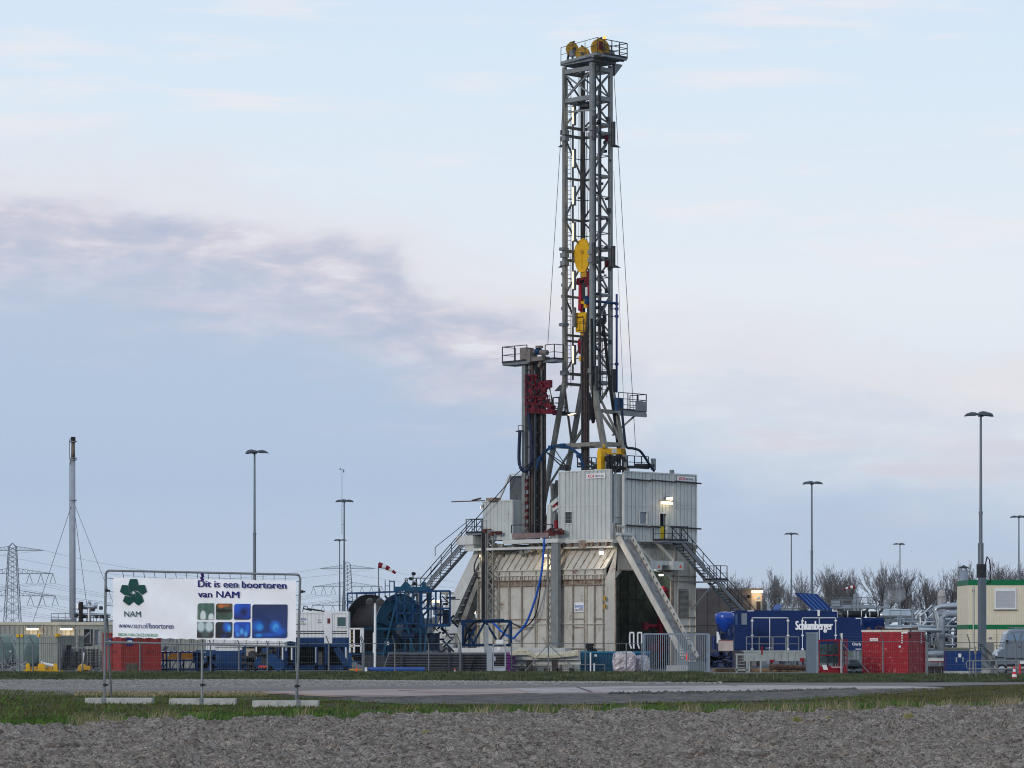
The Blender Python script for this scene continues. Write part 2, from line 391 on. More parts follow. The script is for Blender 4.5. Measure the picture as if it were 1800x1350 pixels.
sheet('access_pavement', [(1240, 1189.5), (1440, 1189), (1440, 1178), (1240, 1178)], m_asph, -.004)
# steel road plates laid over the muddy edge
plates = [[(455, 1217.6), (640, 1226.5), (700, 1225.6), (930, 1219.8), (900, 1211.5), (640, 1213.6)]]
sheet('road_plate_surface', plates[0], m_plate, .04, .06)
sheet('dusty_plate_surface', [(932, 1219.7), (1250, 1217.6), (1455, 1212.8), (1660, 1210.6), (1600, 1208), (1300, 1205.8), (1080, 1208.4), (902, 1211.4)], m_plate2, .045, .06)
for q_ in ([(1268, 1204.6), (1280, 1204.8), (1302, 1207.6), (1292, 1207.4)], [(700, 1215.2), (760, 1214.4), (760, 1214.7), (700, 1215.7)], [(1010, 1208.9), (1016, 1208.9), (1044, 1218.4), (1036, 1218.4)], [(1080, 1213.2), (1200, 1212.2), (1200, 1212.5), (1080, 1213.6)]): sheet('road_crack', q_, m_mud, .05)
sheet('muddy_ground', [(560, 1229), (640, 1226.5), (930, 1219.8), (1250, 1217.6), (1455, 1212.8), (1660, 1210.6), (1640, 1214), (1500, 1224), (1400, 1231), (1250, 1234), (1000, 1238), (720, 1238)], m_mud, -.006)

# ploughed clay: a real relief of clods
def field_edge(X): return 82 + .80 * (X + 13) + 1.4 * np.sin(X * .6) + 1.0 * np.sin(X * 1.9 + 1) + 1.6 * np.sin(X * .23 + 2) + .7 * np.sin(X * 4.3)
nx, ny = 1250, 760
xs = np.linspace(-27, 27, nx); ys = 47 + 68 * np.linspace(0, 1, ny) ** 1.1
gx, gy = np.meshgrid(xs, ys)
wx = gx + .35 * vnoise(gx * 2.3, gy * 2, 61); wy = gy + .5 * vnoise(gx * 2, gy * 1.8, 62)
h = .09 * vnoise(gx * .9, gy * .7, 1) + .10 * vnoise(wx * 2.6, wy * 1.9, 2)
def clods(x, y, seed):
    """domed clods with sharp creases: nearest of jittered cell centres, each with its own height"""
    rg = np.random.default_rng(seed); JX, JY, JH = rg.random((3, 256, 256)); xi = np.floor(x).astype(int); yi = np.floor(y).astype(int); best = np.full(x.shape, 9.); hh = np.zeros(x.shape)
    for a in (-1, 0, 1):
        for c in (-1, 0, 1):
            i, j = (xi + a) % 256, (yi + c) % 256; d = (xi + a + JX[i, j] - x) ** 2 + (yi + c + JY[i, j] - y) ** 2; k = d < best; best = np.where(k, d, best); hh = np.where(k, JH[i, j], hh)
    return np.sqrt(np.clip(1 - best * 1.5, 0, 1)) * (.25 + .75 * hh ** 1.5)
patch = np.clip(vnoise(gx * .8, gy * .6, 66) * 1.6 - .3, .2, 1)
h += .17 * clods(wx * 3.2, wy * 2.4, 3) * patch + .10 * clods(wx * 9, wy * 6, 4) + .055 * clods(wx * 19, wy * 11, 5) + .02 * RNG.random(gx.shape)
h += .10 * np.clip(vnoise(gx * .8 + gy * .3, gy * 1.4, 6) - .55, 0, 1)
edge_ = field_edge(gx); t = np.clip((edge_ + 1.4 * (vnoise(gx * 2.2, gy * 2, 8) - .5) - gy) / 1.2, 0, 1)
h = h - .20; h = h * t + (-.25) * (1 - t)
h += .05 * np.exp(-((edge_ - 1.4 - gy) / 1.2) ** 2)
vs = np.stack([gx, gy, h], -1).reshape(-1, 3)
idx = np.arange(nx * ny).reshape(ny, nx)
fs = np.stack([idx[:-1, :-1], idx[:-1, 1:], idx[1:, 1:], idx[1:, :-1]], -1).reshape(-1, 4)
struct(np_mesh('ploughed_field', vs, fs, m_earth, False))

# low relief strips: gravel shoulder, mud with ruts, and the verge bank behind the road
def relief(name, x0, x1, y0f, y1f, nx, ny, hf, m):
    xs = np.linspace(x0, x1, nx); tt = np.linspace(0, 1, ny); gx, gt = np.meshgrid(xs, tt)
    gy = y0f(gx) * (1 - gt) + y1f(gx) * gt; gz = hf(gx, gy, gt)
    vs = np.stack([gx, gy, gz], -1).reshape(-1, 3); idx = np.arange(nx * ny).reshape(ny, nx)
    fs = np.stack([idx[:-1, :-1], idx[:-1, 1:], idx[1:, 1:], idx[1:, :-1]], -1).reshape(-1, 4)
    return struct(np_mesh(name, vs, fs, m, True))
def row2Y(pts):
    """ground distance as a function of X following photo points (px,py)"""
    P = sorted([(G(a, b_).x, G(a, b_).y) for a, b_ in pts]); A = np.array(P)
    return lambda X: np.interp(X, A[:, 0], A[:, 1])
gfar = row2Y([(-500, 1195.5), (0, 1196), (500, 1197), (900, 1200), (1150, 1201), (1260, 1201.2)])
gnear = row2Y([(-500, 1212), (0, 1212), (500, 1208), (900, 1203.5), (1150, 1202), (1260, 1201.4)])
relief('gravel_path', -42, 10.5, gnear, gfar, 420, 60, lambda X, Y, t: -.02 + np.sin(np.pi * t) * .05 + .10 * np.exp(-((t - .9) / .08) ** 2) * vnoise(X * 3, Y, 3) + .07 * vnoise(X * 5, Y * 3, 12) * np.sin(np.pi * t) ** .3, m_gravel)
mn = row2Y([(560, 1229), (720, 1238), (1000, 1238), (1250, 1234), (1400, 1230), (1500, 1222), (1640, 1212)])
mf = row2Y([(560, 1228), (640, 1226.7), (930, 1220.4), (1250, 1218.2), (1455, 1213.2), (1640, 1211.0)])
relief('mud_ground', -6.2, 17.5, mn, mf, 420, 70, lambda X, Y, t: -.03 + np.sin(np.pi * t) * .02 + (.09 * vnoise(X * 4, Y * 3, 14) + .08 * np.clip(vnoise(X * 1.1, Y * .8, 15) - .5, 0, 1)) * np.sin(np.pi * t) ** .5, m_mud)
vnear = lambda X: np.where(X > 11.5, 170.5, 171.0) + .5 * np.sin(X * .35)
vfar = lambda X: 196 + 0 * X
def bankh(X, Y, t): return .30 * np.sin(np.pi * np.clip(t * 1.05, 0, 1)) ** .8 * np.where(X > 11, .6, 1) + .06 * vnoise(X * 1.2, Y * .5, 21) - .05
relief('verge_ground', -60, 60, vnear, vfar, 500, 30, bankh, m_turf)

# grass: many bent blades as one mesh per strip
def blades(name, P, hgt, wid, lean, m, label):
    n = len(P); ang = RNG.random(n) * 2 * np.pi; L = hgt * (0.45 + .75 * RNG.random(n)); wv = wid * (.6 + .8 * RNG.random(n))
    dx, dy = np.cos(ang) * wv, np.sin(ang) * wv * .6
    la = RNG.normal(0, lean, n) + lean * .6; lb_ = RNG.normal(0, lean, n)
    b0 = P + np.stack([-dx, -dy, 0 * L - .03], -1); b1 = P + np.stack([dx, dy, 0 * L - .03], -1)
    m0 = P + np.stack([-dx * .7 + la * L * .3, -dy * .7 + lb_ * L * .3, L * .6], -1); m1 = P + np.stack([dx * .7 + la * L * .3, dy * .7 + lb_ * L * .3, L * .6], -1)
    tp = P + np.stack([la * L, lb_ * L, L * (1 - .25 * np.abs(la))], -1)
    vs = np.stack([b0, b1, m1, m0, tp], 1).reshape(-1, 3); k = np.arange(n) * 5
    f1 = np.stack([k, k + 1, k + 2], -1); f2 = np.stack([k, k + 2, k + 3], -1); f3 = np.stack([k + 3, k + 2, k + 4], -1)
    o = np_mesh(name, vs, np.concatenate([f1, f2, f3]), m)
    return tag(o, label, 'grass', kind='stuff')
def grass_mat(name, c1, c2, c3=None):
    m = mat(name, c1, .8, vary=0, col2=c2, scale=.8, c2=(.4, .6), spec=.15); return m
g_green = grass_mat('green_grass_blades', (88, 116, 50), (50, 74, 32))
g_green2 = grass_mat('verge_grass_blades', (88, 96, 66), (54, 64, 46))
g_olive = grass_mat('olive_grass_blades', (96, 94, 58), (62, 64, 36))
g_dry = mat('dry_straw_blades', (158, 146, 120), .8, vary=0, col2=(122, 108, 86), scale=2, spec=.1)
gu = row2Y([(-700, 1212), (0, 1213), (130, 1217), (450, 1220), (560, 1229), (720, 1237), (1000, 1238), (1250, 1233), (1400, 1229.5), (1500, 1222), (1600, 1212.5), (1700, 1206.5), (1800, 1203.7), (2200, 1203)])
n = 330000
X = RNG.uniform(-34, 38, n); Y = 74 + 90 * RNG.random(n) ** 1.6
ok = (Y > field_edge(X) - .6) & (Y < gu(X) + RNG.normal(0, .6, n)) & (np.abs(X) < Y * .24)
dens = vnoise(X * .7, Y * .45, 31); ok &= RNG.random(n) < np.clip((dens - .16) * 3.2, .12, 1)
X, Y = X[ok], Y[ok]; P = np.stack([X, Y, 0 * X], -1)
nearer = (Y < field_edge(X) + 9)
ol = (~nearer) & ((RNG.random(len(X)) < .75) | (X > 14))
blades('grass', P[~ol], .12, .012, .9, g_green, 'green tufty grass strip between the ploughed field and the road')
blades('olive_grass', P[ol], .06, .014, .5, g_olive, 'short trodden olive grass beside the road')
# verge behind the road
n = 170000
X = RNG.uniform(-46, 46, n); t = RNG.random(n) ** 1.2; Y = vnear(X) * (1 - t) + vfar(X) * t
P = np.stack([X, Y, bankh(X, Y, t)], -1); P = P[(t < .93) & (np.abs(X) < Y * .22)]
sh = (P[:, 0] > 11) & (P[:, 0] < 60); P = P[~(sh & (RNG.random(len(P)) < .35))]
blades('verge_grass', P, .16, .016, .7, g_green2, 'long green grass on the low bank in front of the fence')
# dry straw: band left of the banner blocks, tufts along the field edge
pts = []
for _ in range(3400):
    px = random.uniform(130, 470); p = G(px, random.uniform(1216, 1224)); pts.append((p.x, p.y, 0))
P = np.array(pts); blades('dry_grass', P, .10, .012, .9, g_dry, 'flattened dry straw along the left road edge')
pts = []
tufts = [(150, 1), (172, 1.2), (200, .8), (285, 1), (296, .8), (530, .5), (700, .5), (842, .9), (872, .9), (940, .8), (965, .6), (1010, .9), (1030, .7), (1110, .7), (1208, 1), (1220, .8), (1305, 1.1), (1325, .9), (1345, .8), (1380, .7), (1410, .9), (1455, 1.1), (1465, .9), (1497, .9), (1590, .7), (1660, .8), (1745, .9), (1772, 1.4), (1785, 1.5), (1796, 1.3), (1548, .8), (1690, .8)]
for px, k in tufts:
    X0 = XX(px, 82 + .25 * px / 18); Y0 = float(field_edge(np.array(X0))) - .2; X0 = XX(px, Y0)
    for _ in range(int(60 * k)): pts.append((X0 + random.gauss(0, .22 * k), Y0 + random.gauss(0, .35), -.02))
for _ in range(200):
    X0 = random.uniform(-16, 20); Y0 = float(field_edge(np.array(X0))) + random.gauss(0, .35); pts.append((X0, Y0, -.02))
blades('dry_grass', np.array(pts), .42, .007, .45, g_dry, 'straw-coloured dead grass tufts along the ploughed edge')
# a few tall seed stems on the verge
pts = []
for _ in range(170):
    X0 = random.uniform(-2, 14); pts.append((X0, 172 + random.random() * 3, .05))
blades('dry_grass', np.array(pts), .45, .006, .25, g_dry, 'thin straw stems standing on the verge before the gravel')
# stones of the gravel berm (far too many to count) and clods at the field edge
def stones(name, P, r, m, label, cat='stones'):
    n = len(P); o = np.array([[1, 0, 0], [0, 1, 0], [-1, 0, 0], [0, -1, 0], [0, 0, .7], [0, 0, -.5]], float)
    s_ = r * (.4 + RNG.random((n, 1, 1))); vs = (P[:, None, :] + o[None] * s_ * (.6 + .8 * RNG.random((n, 6, 3)))).reshape(-1, 3)
    f = np.array([[0, 1, 4], [1, 2, 4], [2, 3, 4], [3, 0, 4], [1, 0, 5], [2, 1, 5], [3, 2, 5], [0, 3, 5]]); fs = (np.arange(n)[:, None, None] * 6 + f[None]).reshape(-1, 3)
    return tag(np_mesh(name, vs, fs, m), label, cat, kind='stuff')
X = RNG.uniform(-40, 6, 9000); Y = gfar(X) - np.abs(RNG.normal(0, 2.0, 9000)); P = np.stack([X, Y, .05 + 0 * X], -1)
stones('gravel_stones', P, .06, mat('pale_gravel_stone', (158, 156, 148), .9, vary=.2, scale=3), 'loose pale stones heaped along the gravel road edge')
X = RNG.uniform(-16, 19, 1500); Y = 50 + RNG.random(1500) * 55; k = Y < field_edge(X) - .5; P = np.stack([X, Y, .01 + 0 * X], -1)[k]
stones('clay_clods', P, .055, m_earth, 'lumps of grey clay lying on the ploughed field', 'clods')
X = RNG.uniform(4, 15, 500); Y = mf(X) - np.abs(RNG.normal(0, 1.2, 500)); P = np.stack([X, Y, .02 + 0 * X], -1)
stones('mud_clods', P, .10, m_mud, 'dark clods of mud pushed up along the road plates', 'clods')
# weeds in the field
wm = mat('yellow_green_weed', (150, 140, 50), .8, vary=.2, col2=(96, 110, 40), scale=6)
for px, py, k in ((1595, 1265, 1.0), (1398, 1270, .9), (1455, 1268, .5), (78, 1282, .6), (168, 1272, .5), (747, 1294, .6)):
    p = G(px, py); pp = np.array([(p.x + random.gauss(0, .09 * k), p.y + random.gauss(0, .1), .03) for _ in range(40)])
    o = blades('weed', pp, .2 * k, .012, .6, wm, 'x'); del o['kind']
    side = {1595: 'yellowish weed growing in the ploughed clay towards the right edge', 1398: 'small green weed in the ploughed clay below the grey mesh cage', 1455: 'tiny weed in the ploughed clay between two larger weeds', 78: 'tiny yellow weed in the clay at the far left', 168: 'tiny weed at the field edge below the left banner block', 747: 'pale yellow weed in the middle of the ploughed clay'}[px]
    tag(o, side, 'weed', 'weeds in the ploughed field')
# ================================================================ FAR BACKGROUND
pyl_m = mat('pylon_steel', (96, 104, 112), .6, vary=.1)
def pylon(px, Y, ztop, levels, name_lab):
    x = XX(px, Y); t = thing('electricity_pylon', name_lab, 'pylon', (x, Y, 0), 'electricity pylons on the horizon')
    zs = [0] ; hw0 = ztop * .088; hwt = ztop * .036
    def hw(z): return hw0 + (hwt - hw0) * min(1, z / (ztop * .93))
    b = MB(); w_ = ztop * .0032; top = ztop * .96
    for sx in (-1, 1):
        for sy in (-1, 1):
            b.bar((x + sx * hw(0), Y + sy * hw(0), 0), (x + sx * hw(top), Y + sy * hw(top), top), w_ * 2.1)
            b.bar((x + sx * hw(top), Y + sy * hw(top), top), (x, Y, ztop), w_ * 1.5)
    b.build('leg', pyl_m, t); b = MB(); z = 0
    while z < top - 1:
        h = max(2.0, hw(z) * 1.1); z2 = min(top, z + h)
        for sy in (-1, 1):
            for a, c in ((-1, 1), (1, -1)): b.bar((x + a * hw(z), Y + sy * hw(z), z), (x + c * hw(z2), Y + sy * hw(z2), z2), w_)
            b.bar((x + 0, Y + sy * hw(z), z), (x, Y + sy * hw(z2), z2), w_)
        for sx in (-1, 1): b.bar((x + sx * hw(z), Y - hw(z), z), (x + sx * hw(z2), Y + hw(z2), z2), w_)
        z = z2
    b.build('lattice', pyl_m, t); ends = []
    for z, half, v in levels:
        for s in (-1, 1):
            b = MB(); a = V((x + s * hw(z), Y, z)); e = V((x + s * half, Y, z)); up = V((x + s * hw(z), Y, z + half * .13))
            b.bar(a, e, w_ * 2); b.bar(up, e, w_ * 1.3)
            for k in range(1, 7): q = a.lerp(e, k / 7); q2 = up.lerp(e, k / 7); b.bar(q, q2, w_); b.bar(q, up.lerp(e, (k - 1) / 7), w_)
            b.build('cross_arm', pyl_m, t)
            for k in ((1.0, .70, .42) if v else ()):
                c = x + s * half * k; lo = V((c, Y, z - ztop * .095)); sp = half * .075
                i = MB(); i.bar((c - s * 0, Y, z), (c - sp, Y, lo.z), w_ * 1.4); i.bar((c, Y, z), (c + sp, Y, lo.z), w_ * 1.4); i.build('insulator', dark_steel, t); ends.append(lo)
            if not v: ends.append(e)
    return ends
Y1, Y2 = 1930, 2390; m1, m2 = Y1 / F, Y2 / F
e1 = pylon(22, Y1, 177 * m1, [(164 * m1, 55 * m1, 0), (123 * m1, 71 * m1, 1), (84 * m1, 75 * m1, 1)], 'tall dark lattice electricity pylon at the far left edge of the horizon')
e2 = pylon(611, Y2, 143 * m2, [(131 * m2, 48 * m2, 0), (99 * m2, 60 * m2, 1), (66 * m2, 62 * m2, 1)], 'fainter lattice pylon on the horizon behind the two lamp posts and windsock')
def sag(p, q, d, n=14): return [p.lerp(q, i / n) - Z * d * 4 * (i / n) * (1 - i / n) for i in range(n + 1)]
wm_ = mat('power_line_conductor', (120, 128, 138), .6, vary=0)
for i, (p, q) in enumerate(zip(e1, e2)):
    for far in (0, 1):
        b = MB(); a = p if far == 0 else q; c = q if far == 0 else q + V((290, 520, -3))
        b.path(sag(a, c, 12), .07, 4)
        o = b.build('power_line', wm_); tag(o, 'thin sagging power line strung between the two pylons' if far == 0 else 'thin sagging power line running right from the fainter pylon', 'power line', 'power lines on the pylons')
for p in e1:
    b = MB(); b.path(sag(p, p + V((-330, -160, 0)), 12), .07, 4); tag(b.build('power_line', wm_), 'thin sagging power line leaving the left pylon towards the frame edge', 'power line', 'power lines on the pylons')

# bare winter trees
bark = mat('winter_bark', (72, 66, 68), .9, vary=.2, scale=.5)
twig = mat('winter_twigs', (112, 108, 110), .9, vary=.2, scale=.3)
def bare_tree(seed, label, H=12.5, spread=1.0):
    rd = random.Random(seed); t = thing('bare_tree', label, 'tree', (0, 0, 0), 'bare trees along the horizon')
    tr, br, tw = MB(), MB(), MB()
    def grow(p, d, L, r, lev):
        n = 3; pts = [p]; rs = [r]; 
        for i in range(n):
            d = (d + V((rd.gauss(0, .09), rd.gauss(0, .09), .05 if lev else .12))).normalized(); p = p + d * L / n; pts.append(p); rs.append(max(.017, r * (1 - .42 * (i + 1) / n)))
        (tr if lev == 0 else br if lev < 3 else tw).path(pts, r, 7 if lev == 0 else 4 if lev < 3 else 3, rs)
        if lev >= 5 or L < .35: return
        k = {0: 5, 1: 4, 2: 3, 3: 3, 4: 2}[lev]
        for j in range(k):
            f = rd.uniform(.35, 1) if lev else rd.uniform(.45, 1); q = pts[0].lerp(pts[-1], f) if lev > 1 else pts[min(3, max(1, int(f * 3 + .5)))]
            az_ = rd.uniform(0, 6.283); tilt = rd.uniform(.35, .75) * spread
            side = V((math.cos(az_), math.sin(az_), 0)); nd = (d * math.cos(tilt) + side * math.sin(tilt)).normalized(); nd.z = max(nd.z, .12); nd.normalize()
            grow(q, nd, L * rd.uniform(.56, .78), rs[-1] * rd.uniform(.55, .8), lev + 1)
        grow(pts[-1], d, L * .72, rs[-1] * .9, lev + 1)
    grow(V((0, 0, 0)), V((0, 0, 1)), H * .24, H * .020, 0)
    zmax = max(v[2] for v in tw.v); k = H / zmax
    for m_ in (tr, br, tw): m_.v = [(a * k, b_ * k, c * k) for a, b_, c in m_.v]
    tr.build('trunk', bark, t); br.build('crown', bark, t); tw.build('twigs', twig, t)
    return t
protos = [bare_tree(3, 'x'), bare_tree(11, 'x', spread=.85), bare_tree(29, 'x', spread=1.15), bare_tree(41, 'x', spread=.7)]
TR = [(1308, 1016, 'small bare tree showing over the flat concrete building roof', 0), (1366, 1008, 'bare tree left of the thin lamp post, above the small blue flap', 1), (1412, 1012, 'bare tree right behind the lamp post next to the raised blue flap', 2),
      (1458, 1006, 'bare tree above the left part of the raised blue flap', 3), (1483, 1001, 'tall dense bare tree behind the top of the raised blue flap', 0), (1506, 1010, 'narrow bare tree directly behind the distant windsock', 3),
      (1552, 996, 'broad bare tree above the black silencers of the blue unit', 2), (1596, 999, 'bare tree just right of the farthest right-hand lamp post', 0), (1632, 1014, 'low bare tree left of the pale vertical vessel', 1),
      (1668, 998, 'bare tree between the pale vessel and the grey chimney', 2), (1712, 998, 'bare tree just behind the grey chimney cap', 3), (1738, 1000, 'bare tree above the cream cabin right of the thick lamp post', 0),
      (1762, 992, 'bare tree with a peaked top above the cream cabin window', 1), (1784, 998, 'bare tree crossing the lamp post over the cream cabin', 2), (1806, 996, 'bare tree at the far right frame edge', 0), (1335, 1040, 'low faint bare tree beside the lit end of the concrete building', 1)]
for i, (px, py, lab, k) in enumerate(TR):
    Y = 600 + (i * 37 % 60); H = ZZ(py - 14, Y); o = dup(protos[k], (XX(px, Y), Y, 0), random.uniform(0, 6.28), lab, (H / 12.5 * .78, H / 12.5 * .78, H / 12.5))
for p_ in protos:
    for c in list(p_.children): bpy.data.objects.remove(c)
    bpy.data.objects.remove(p_)
# low far hedge line (one mass)
n = 26000; X = RNG.uniform(-420, 420, n); Yh = 1500 + RNG.uniform(0, 60, n); P = np.stack([X * 1.6, Yh, RNG.random(n) * (.6 + 2.5 * vnoise(X * .05, Yh * 0, 51))], -1)
o = blades('far_hedge', P, 2.6, .5, .4, mat('far_hedge_leaf', (66, 76, 62), .9, vary=.2, scale=.05), 'x'); tag(o, 'far-off dark line of hedges and scrub along the horizon', 'hedge')

# lamp posts with flat petal heads
lp_m = mat('lamp_post_steel', (104, 114, 124), .45, metal=.25, vary=.1, scale=.3)
lh_m = mat('lamp_head_housing', (74, 82, 90), .45, metal=.2, vary=.15)
lens_m = mat('lamp_glass_unlit', (120, 120, 112), .2, vary=.2)
def lamp_post():
    H = 17.1; t = thing('lamp_post', 'x', 'lamp post', (0, 0, 0), 'tall lamp posts around the site')
    b = MB(); b.tube((0, 0, 0), (0, 0, H * .36), .17, 12, .15); b.tube((0, 0, H * .36), (0, 0, H * .62), .125, 12, .115); b.tube((0, 0, H * .62), (0, 0, H - .1), .095, 12, .075)
    b.tube((0, 0, H * .355), (0, 0, H * .37), .19, 12); b.tube((0, 0, H * .615), (0, 0, H * .625), .14, 12); b.build('pole', lp_m, t, smooth=False)
    for k in range(3):
        a = R_(8 + 120 * k); d = V((math.cos(a), math.sin(a), 0)); s_ = V((-d.y, d.x, 0)); b = MB()
        prof = [(.12, .13, .10, 0), (.35, .30, .20, 0), (.62, .36, .23, 0), (.9, .30, .17, -.02), (1.12, .10, .04, -.06)]
        rings = []
        for x, wd, h, dz in prof:
            c = V((0, 0, H - .02 + dz)) + d * x
            rings.append([c - s_ * wd, c - s_ * wd * .7 + Z * h * .8, c + Z * h, c + s_ * wd * .7 + Z * h * .8, c + s_ * wd])
        vs = [v for r_ in rings for v in r_]; fs = [(i * 5 + j, i * 5 + j + 1, i * 5 + j + 6, i * 5 + j + 5) for i in range(4) for j in range(4)]
        fs += [(i * 5, (i + 1) * 5, (i + 1) * 5 + 4, i * 5 + 4) for i in range(4)]; fs += [(0, 4, 3, 2, 1), (20, 21, 22, 23, 24)]
        b.add(vs, fs); h_ = b.build('lamp_head', lh_m, t)
        b = MB(); c = V((0, 0, H - .05)) + d * .66; b.prism([c + d * x + s_ * y for x, y in ((-.28, -.2), (.2, -.24), (.34, 0), (.2, .24), (-.28, .2))], (0, 0, .03)); b.build('lens', lens_m, h_)
    b = MB(); b.tube((0, 0, H - .12), (0, 0, H + .16), .2, 10, .16); b.build('hub', lh_m, t)
    return t
lp = lamp_post()
LP = [(447.5, 258, 0, 'tall lamp post rising behind the white banner'), (605, 349, 20, 'lamp post carrying a thin rod, behind the white cabin'), (597, 486, 10, 'small distant lamp post overlapping the one with the thin rod'),
      (1724, 215, 30, 'nearest and thickest lamp post, in front of the cream cabin'), (1427, 309, 5, 'lamp post behind the raised blue flap'), (1391, 457, 15, 'thin lamp post between two bare trees, left of the raised flap'),
      (1582, 506, 40, 'smallest lamp post, above the red container'), (1791, 394, 25, 'lamp post at the right edge above the cream cabin')]
for i, (px, Y, rz, lab) in enumerate(LP):
    o = lp if i == 0 else dup(lp); o.location = (XX(px, Y), Y, 0); o.rotation_euler.z = R_(rz); o['label'] = lab
    if i == 1:
        b = MB(); b.tube((-.25, 0, 13.6), (-.25, 0, 20.6), .035, 6, .02); b.bar((0, 0, 14.6), (-.25, 0, 14.6), .04); b.bar((0, 0, 16.6), (-.25, 0, 16.6), .04); b.bar((-.45, 0, 20.5), (-.05, 0, 20.5), .03); b.box(-.1, 0, -.05, .05, 20.2, 20.5); b.box(-.5, -.4, -.05, .05, 20.5, 20.65)
        b.build('weather_rod', lp_m, o)
    if i == 3:
        b = MB(); b.box(-.28, .26, -.28, .1, 6.3, 7.2); b.build('junction_box', dark_steel, o)
        b = MB(); b.path([(.2, -.2, 7.1), (.36, -.22, 7.7), (.55, -.22, 7.5), (.68, -.22, 6.6), (.6, -.22, 6.0), (.3, -.22, 5.9)], .045, 6); b.build('cable', rubber, o)
        b = MB(); b.box(-.26, .20, -.34, -.02, 0, 6.3); b.build('cable_duct', lp_m, o); b = MB(); b.tube((0, 0, 0), (0, 0, 8.6), .21, 12, .19); b.build('lower_sleeve', lp_m, o)

# vent stack with guy wires
Y = 305; x = XX(128.5, Y); zt = ZZ(768, Y)
t = thing('vent_stack', 'slim grey vent stack with a blackened tip and guy wires', 'chimney', (x, Y, 0))
b = MB(); b.tube((x, Y, 0), (x, Y, ZZ(808, Y)), .26, 14, .21); b.build('pipe', mat('stack_grey_paint', (150, 156, 168), .5, vary=.1), t, smooth=True)
b = MB(); b.tube((x, Y, ZZ(808, Y)), (x, Y, ZZ(778, Y)), .20, 14, .17); b.build('tip', mat('sooty_tip', (120, 108, 96), .7, vary=.3, rust=.3, rustcol=(30, 28, 28)), t, smooth=True)
b = MB(); b.tube((x, Y, ZZ(778, Y)), (x, Y, zt), .25, 12, .22); b.build('cap', mat('charred_metal', (34, 32, 34), .8, vary=.2), t)
b = MB()
for z in (ZZ(809, Y), ZZ(806, Y), ZZ(880, Y), ZZ(777, Y)): b.tube((x, Y, z), (x, Y, z + .08), .36, 14)
b.path([(x - .2, Y, ZZ(818, Y)), (x - .33, Y - .1, ZZ(800, Y)), (x - .33, Y - .1, ZZ(773, Y)), (x - .1, Y - .1, ZZ(769, Y))], .035, 5)
b.tube((x - .3, Y, ZZ(1085, Y)), (x - .3, Y, ZZ(812, Y)), .05, 6); b.build('collar', galv, t)
for dx, dy in ((-70, -4), (72, 12), (-22, 26)):
    b = MB(); b.path([(x, Y, ZZ(880, Y)), (x + dx * Y / F * 1.18, Y + dy, .1)], .022, 4); b.build('guy_wire', dark_steel, t)
# distant windsocks
def windsock(px, py, Y, s, dirx, label, ybot):
    x = XX(px, Y); z = ZZ(py, Y); t = thing('windsock', label, 'windsock', (x, Y, 0), 'windsocks')
    b = MB(); b.tube((x, Y, 0), (x, Y, z + .15), .05, 6); b.build('pole', galv, t)
    p = V((x, Y, z)); d = V((dirx[0], 0, dirx[1])).normalized()
    for k in range(5):
        L = s / 5; q = p + d * L; b = MB(); r = .25 - .03 * k; b.tube(p, q, r, 12, r - .035, caps=False)
        b.build('sleeve_band', red if k % 2 == 0 else white, t, smooth=True); p = q; d = (d + V((0, 0, -.12))).normalized()
windsock(665.5, 993, 262, 1.55, (1, -.25), 'red and white windsock on a thin pole above the blue reel', 1040)
windsock(1503, 1032, 420, 1.55, (-1, 0), 'small distant red and white windsock among the bare trees', 1070)

# ---------------------------------------------------------------- right: process plant, chimney, cabin
pipe_m = mat('silver_insulation_cladding', (186, 192, 198), .28, metal=.75, vary=.12, scale=.8)
pgrey = mat('process_grey_paint', (142, 152, 164), .4, metal=.1, vary=.12, scale=1)
Y = 275
t = thing('chimney', 'round grey chimney with a flat conical rain cap beside the cream cabin', 'chimney', W(1694, 1125, Y) * 1)
b = MB(); c = V((XX(1694, Y), Y, 0)); b.tube(c, c + Z * ZZ(1003, Y), .36, 18); b.build('pipe', mat('chimney_grey_paint', (136, 144, 158), .5, vary=.1), t, smooth=True)
b = MB(); b.rev([(.5, 0), (.42, .1), (.06, .25), (.02, .3)], c + Z * (ZZ(999, Y)), n=16)
for k in range(6): a = k * 1.05; b.bar(c + V((math.cos(a) * .33, math.sin(a) * .33, ZZ(1004, Y))), c + V((math.cos(a) * .4, math.sin(a) * .4, ZZ(998.5, Y))), .04)
b.build('rain_cap', dark_steel, t)
Y = 290
t = thing('pressure_vessel', 'long silver horizontal vessel behind the black silencers', 'tank', (XX(1575, Y), Y, 0))
b = MB(); z = ZZ(1082, Y); b.rev([(.02, -.5), (.35, -.42), (.58, 0), (.58, 2.6), (.35, 3.0), (.02, 3.1)], (XX(1549, Y), Y, z), (1, 0, 0), 20); b.build('shell', pipe_m, t, smooth=True)
b = MB(); b.box(XX(1556, Y), XX(1560, Y), Y - .4, Y + .4, 0, z); b.box(XX(1590, Y), XX(1594, Y), Y - .4, Y + .4, 0, z); b.build('saddle', pgrey, t)
t = thing('column_vessel', 'pale upright domed vessel among the silver pipes', 'tank', (XX(1655, Y), Y, 0))
b = MB(); b.rev([(.36, 0), (.36, ZZ(1045, Y)), (.30, ZZ(1041, Y)), (.15, ZZ(1037.5, Y)), (.02, ZZ(1036, Y))], (XX(1655, Y), Y, 0), n=20); b.build('shell', mat('beige_vessel_paint', (186, 176, 172), .5, vary=.1), t, smooth=True)
b = MB()
for py in (1050, 1068): b.tube((XX(1655, Y), Y, ZZ(py, Y)), (XX(1655, Y), Y, ZZ(py, Y) + .08), .42, 18)
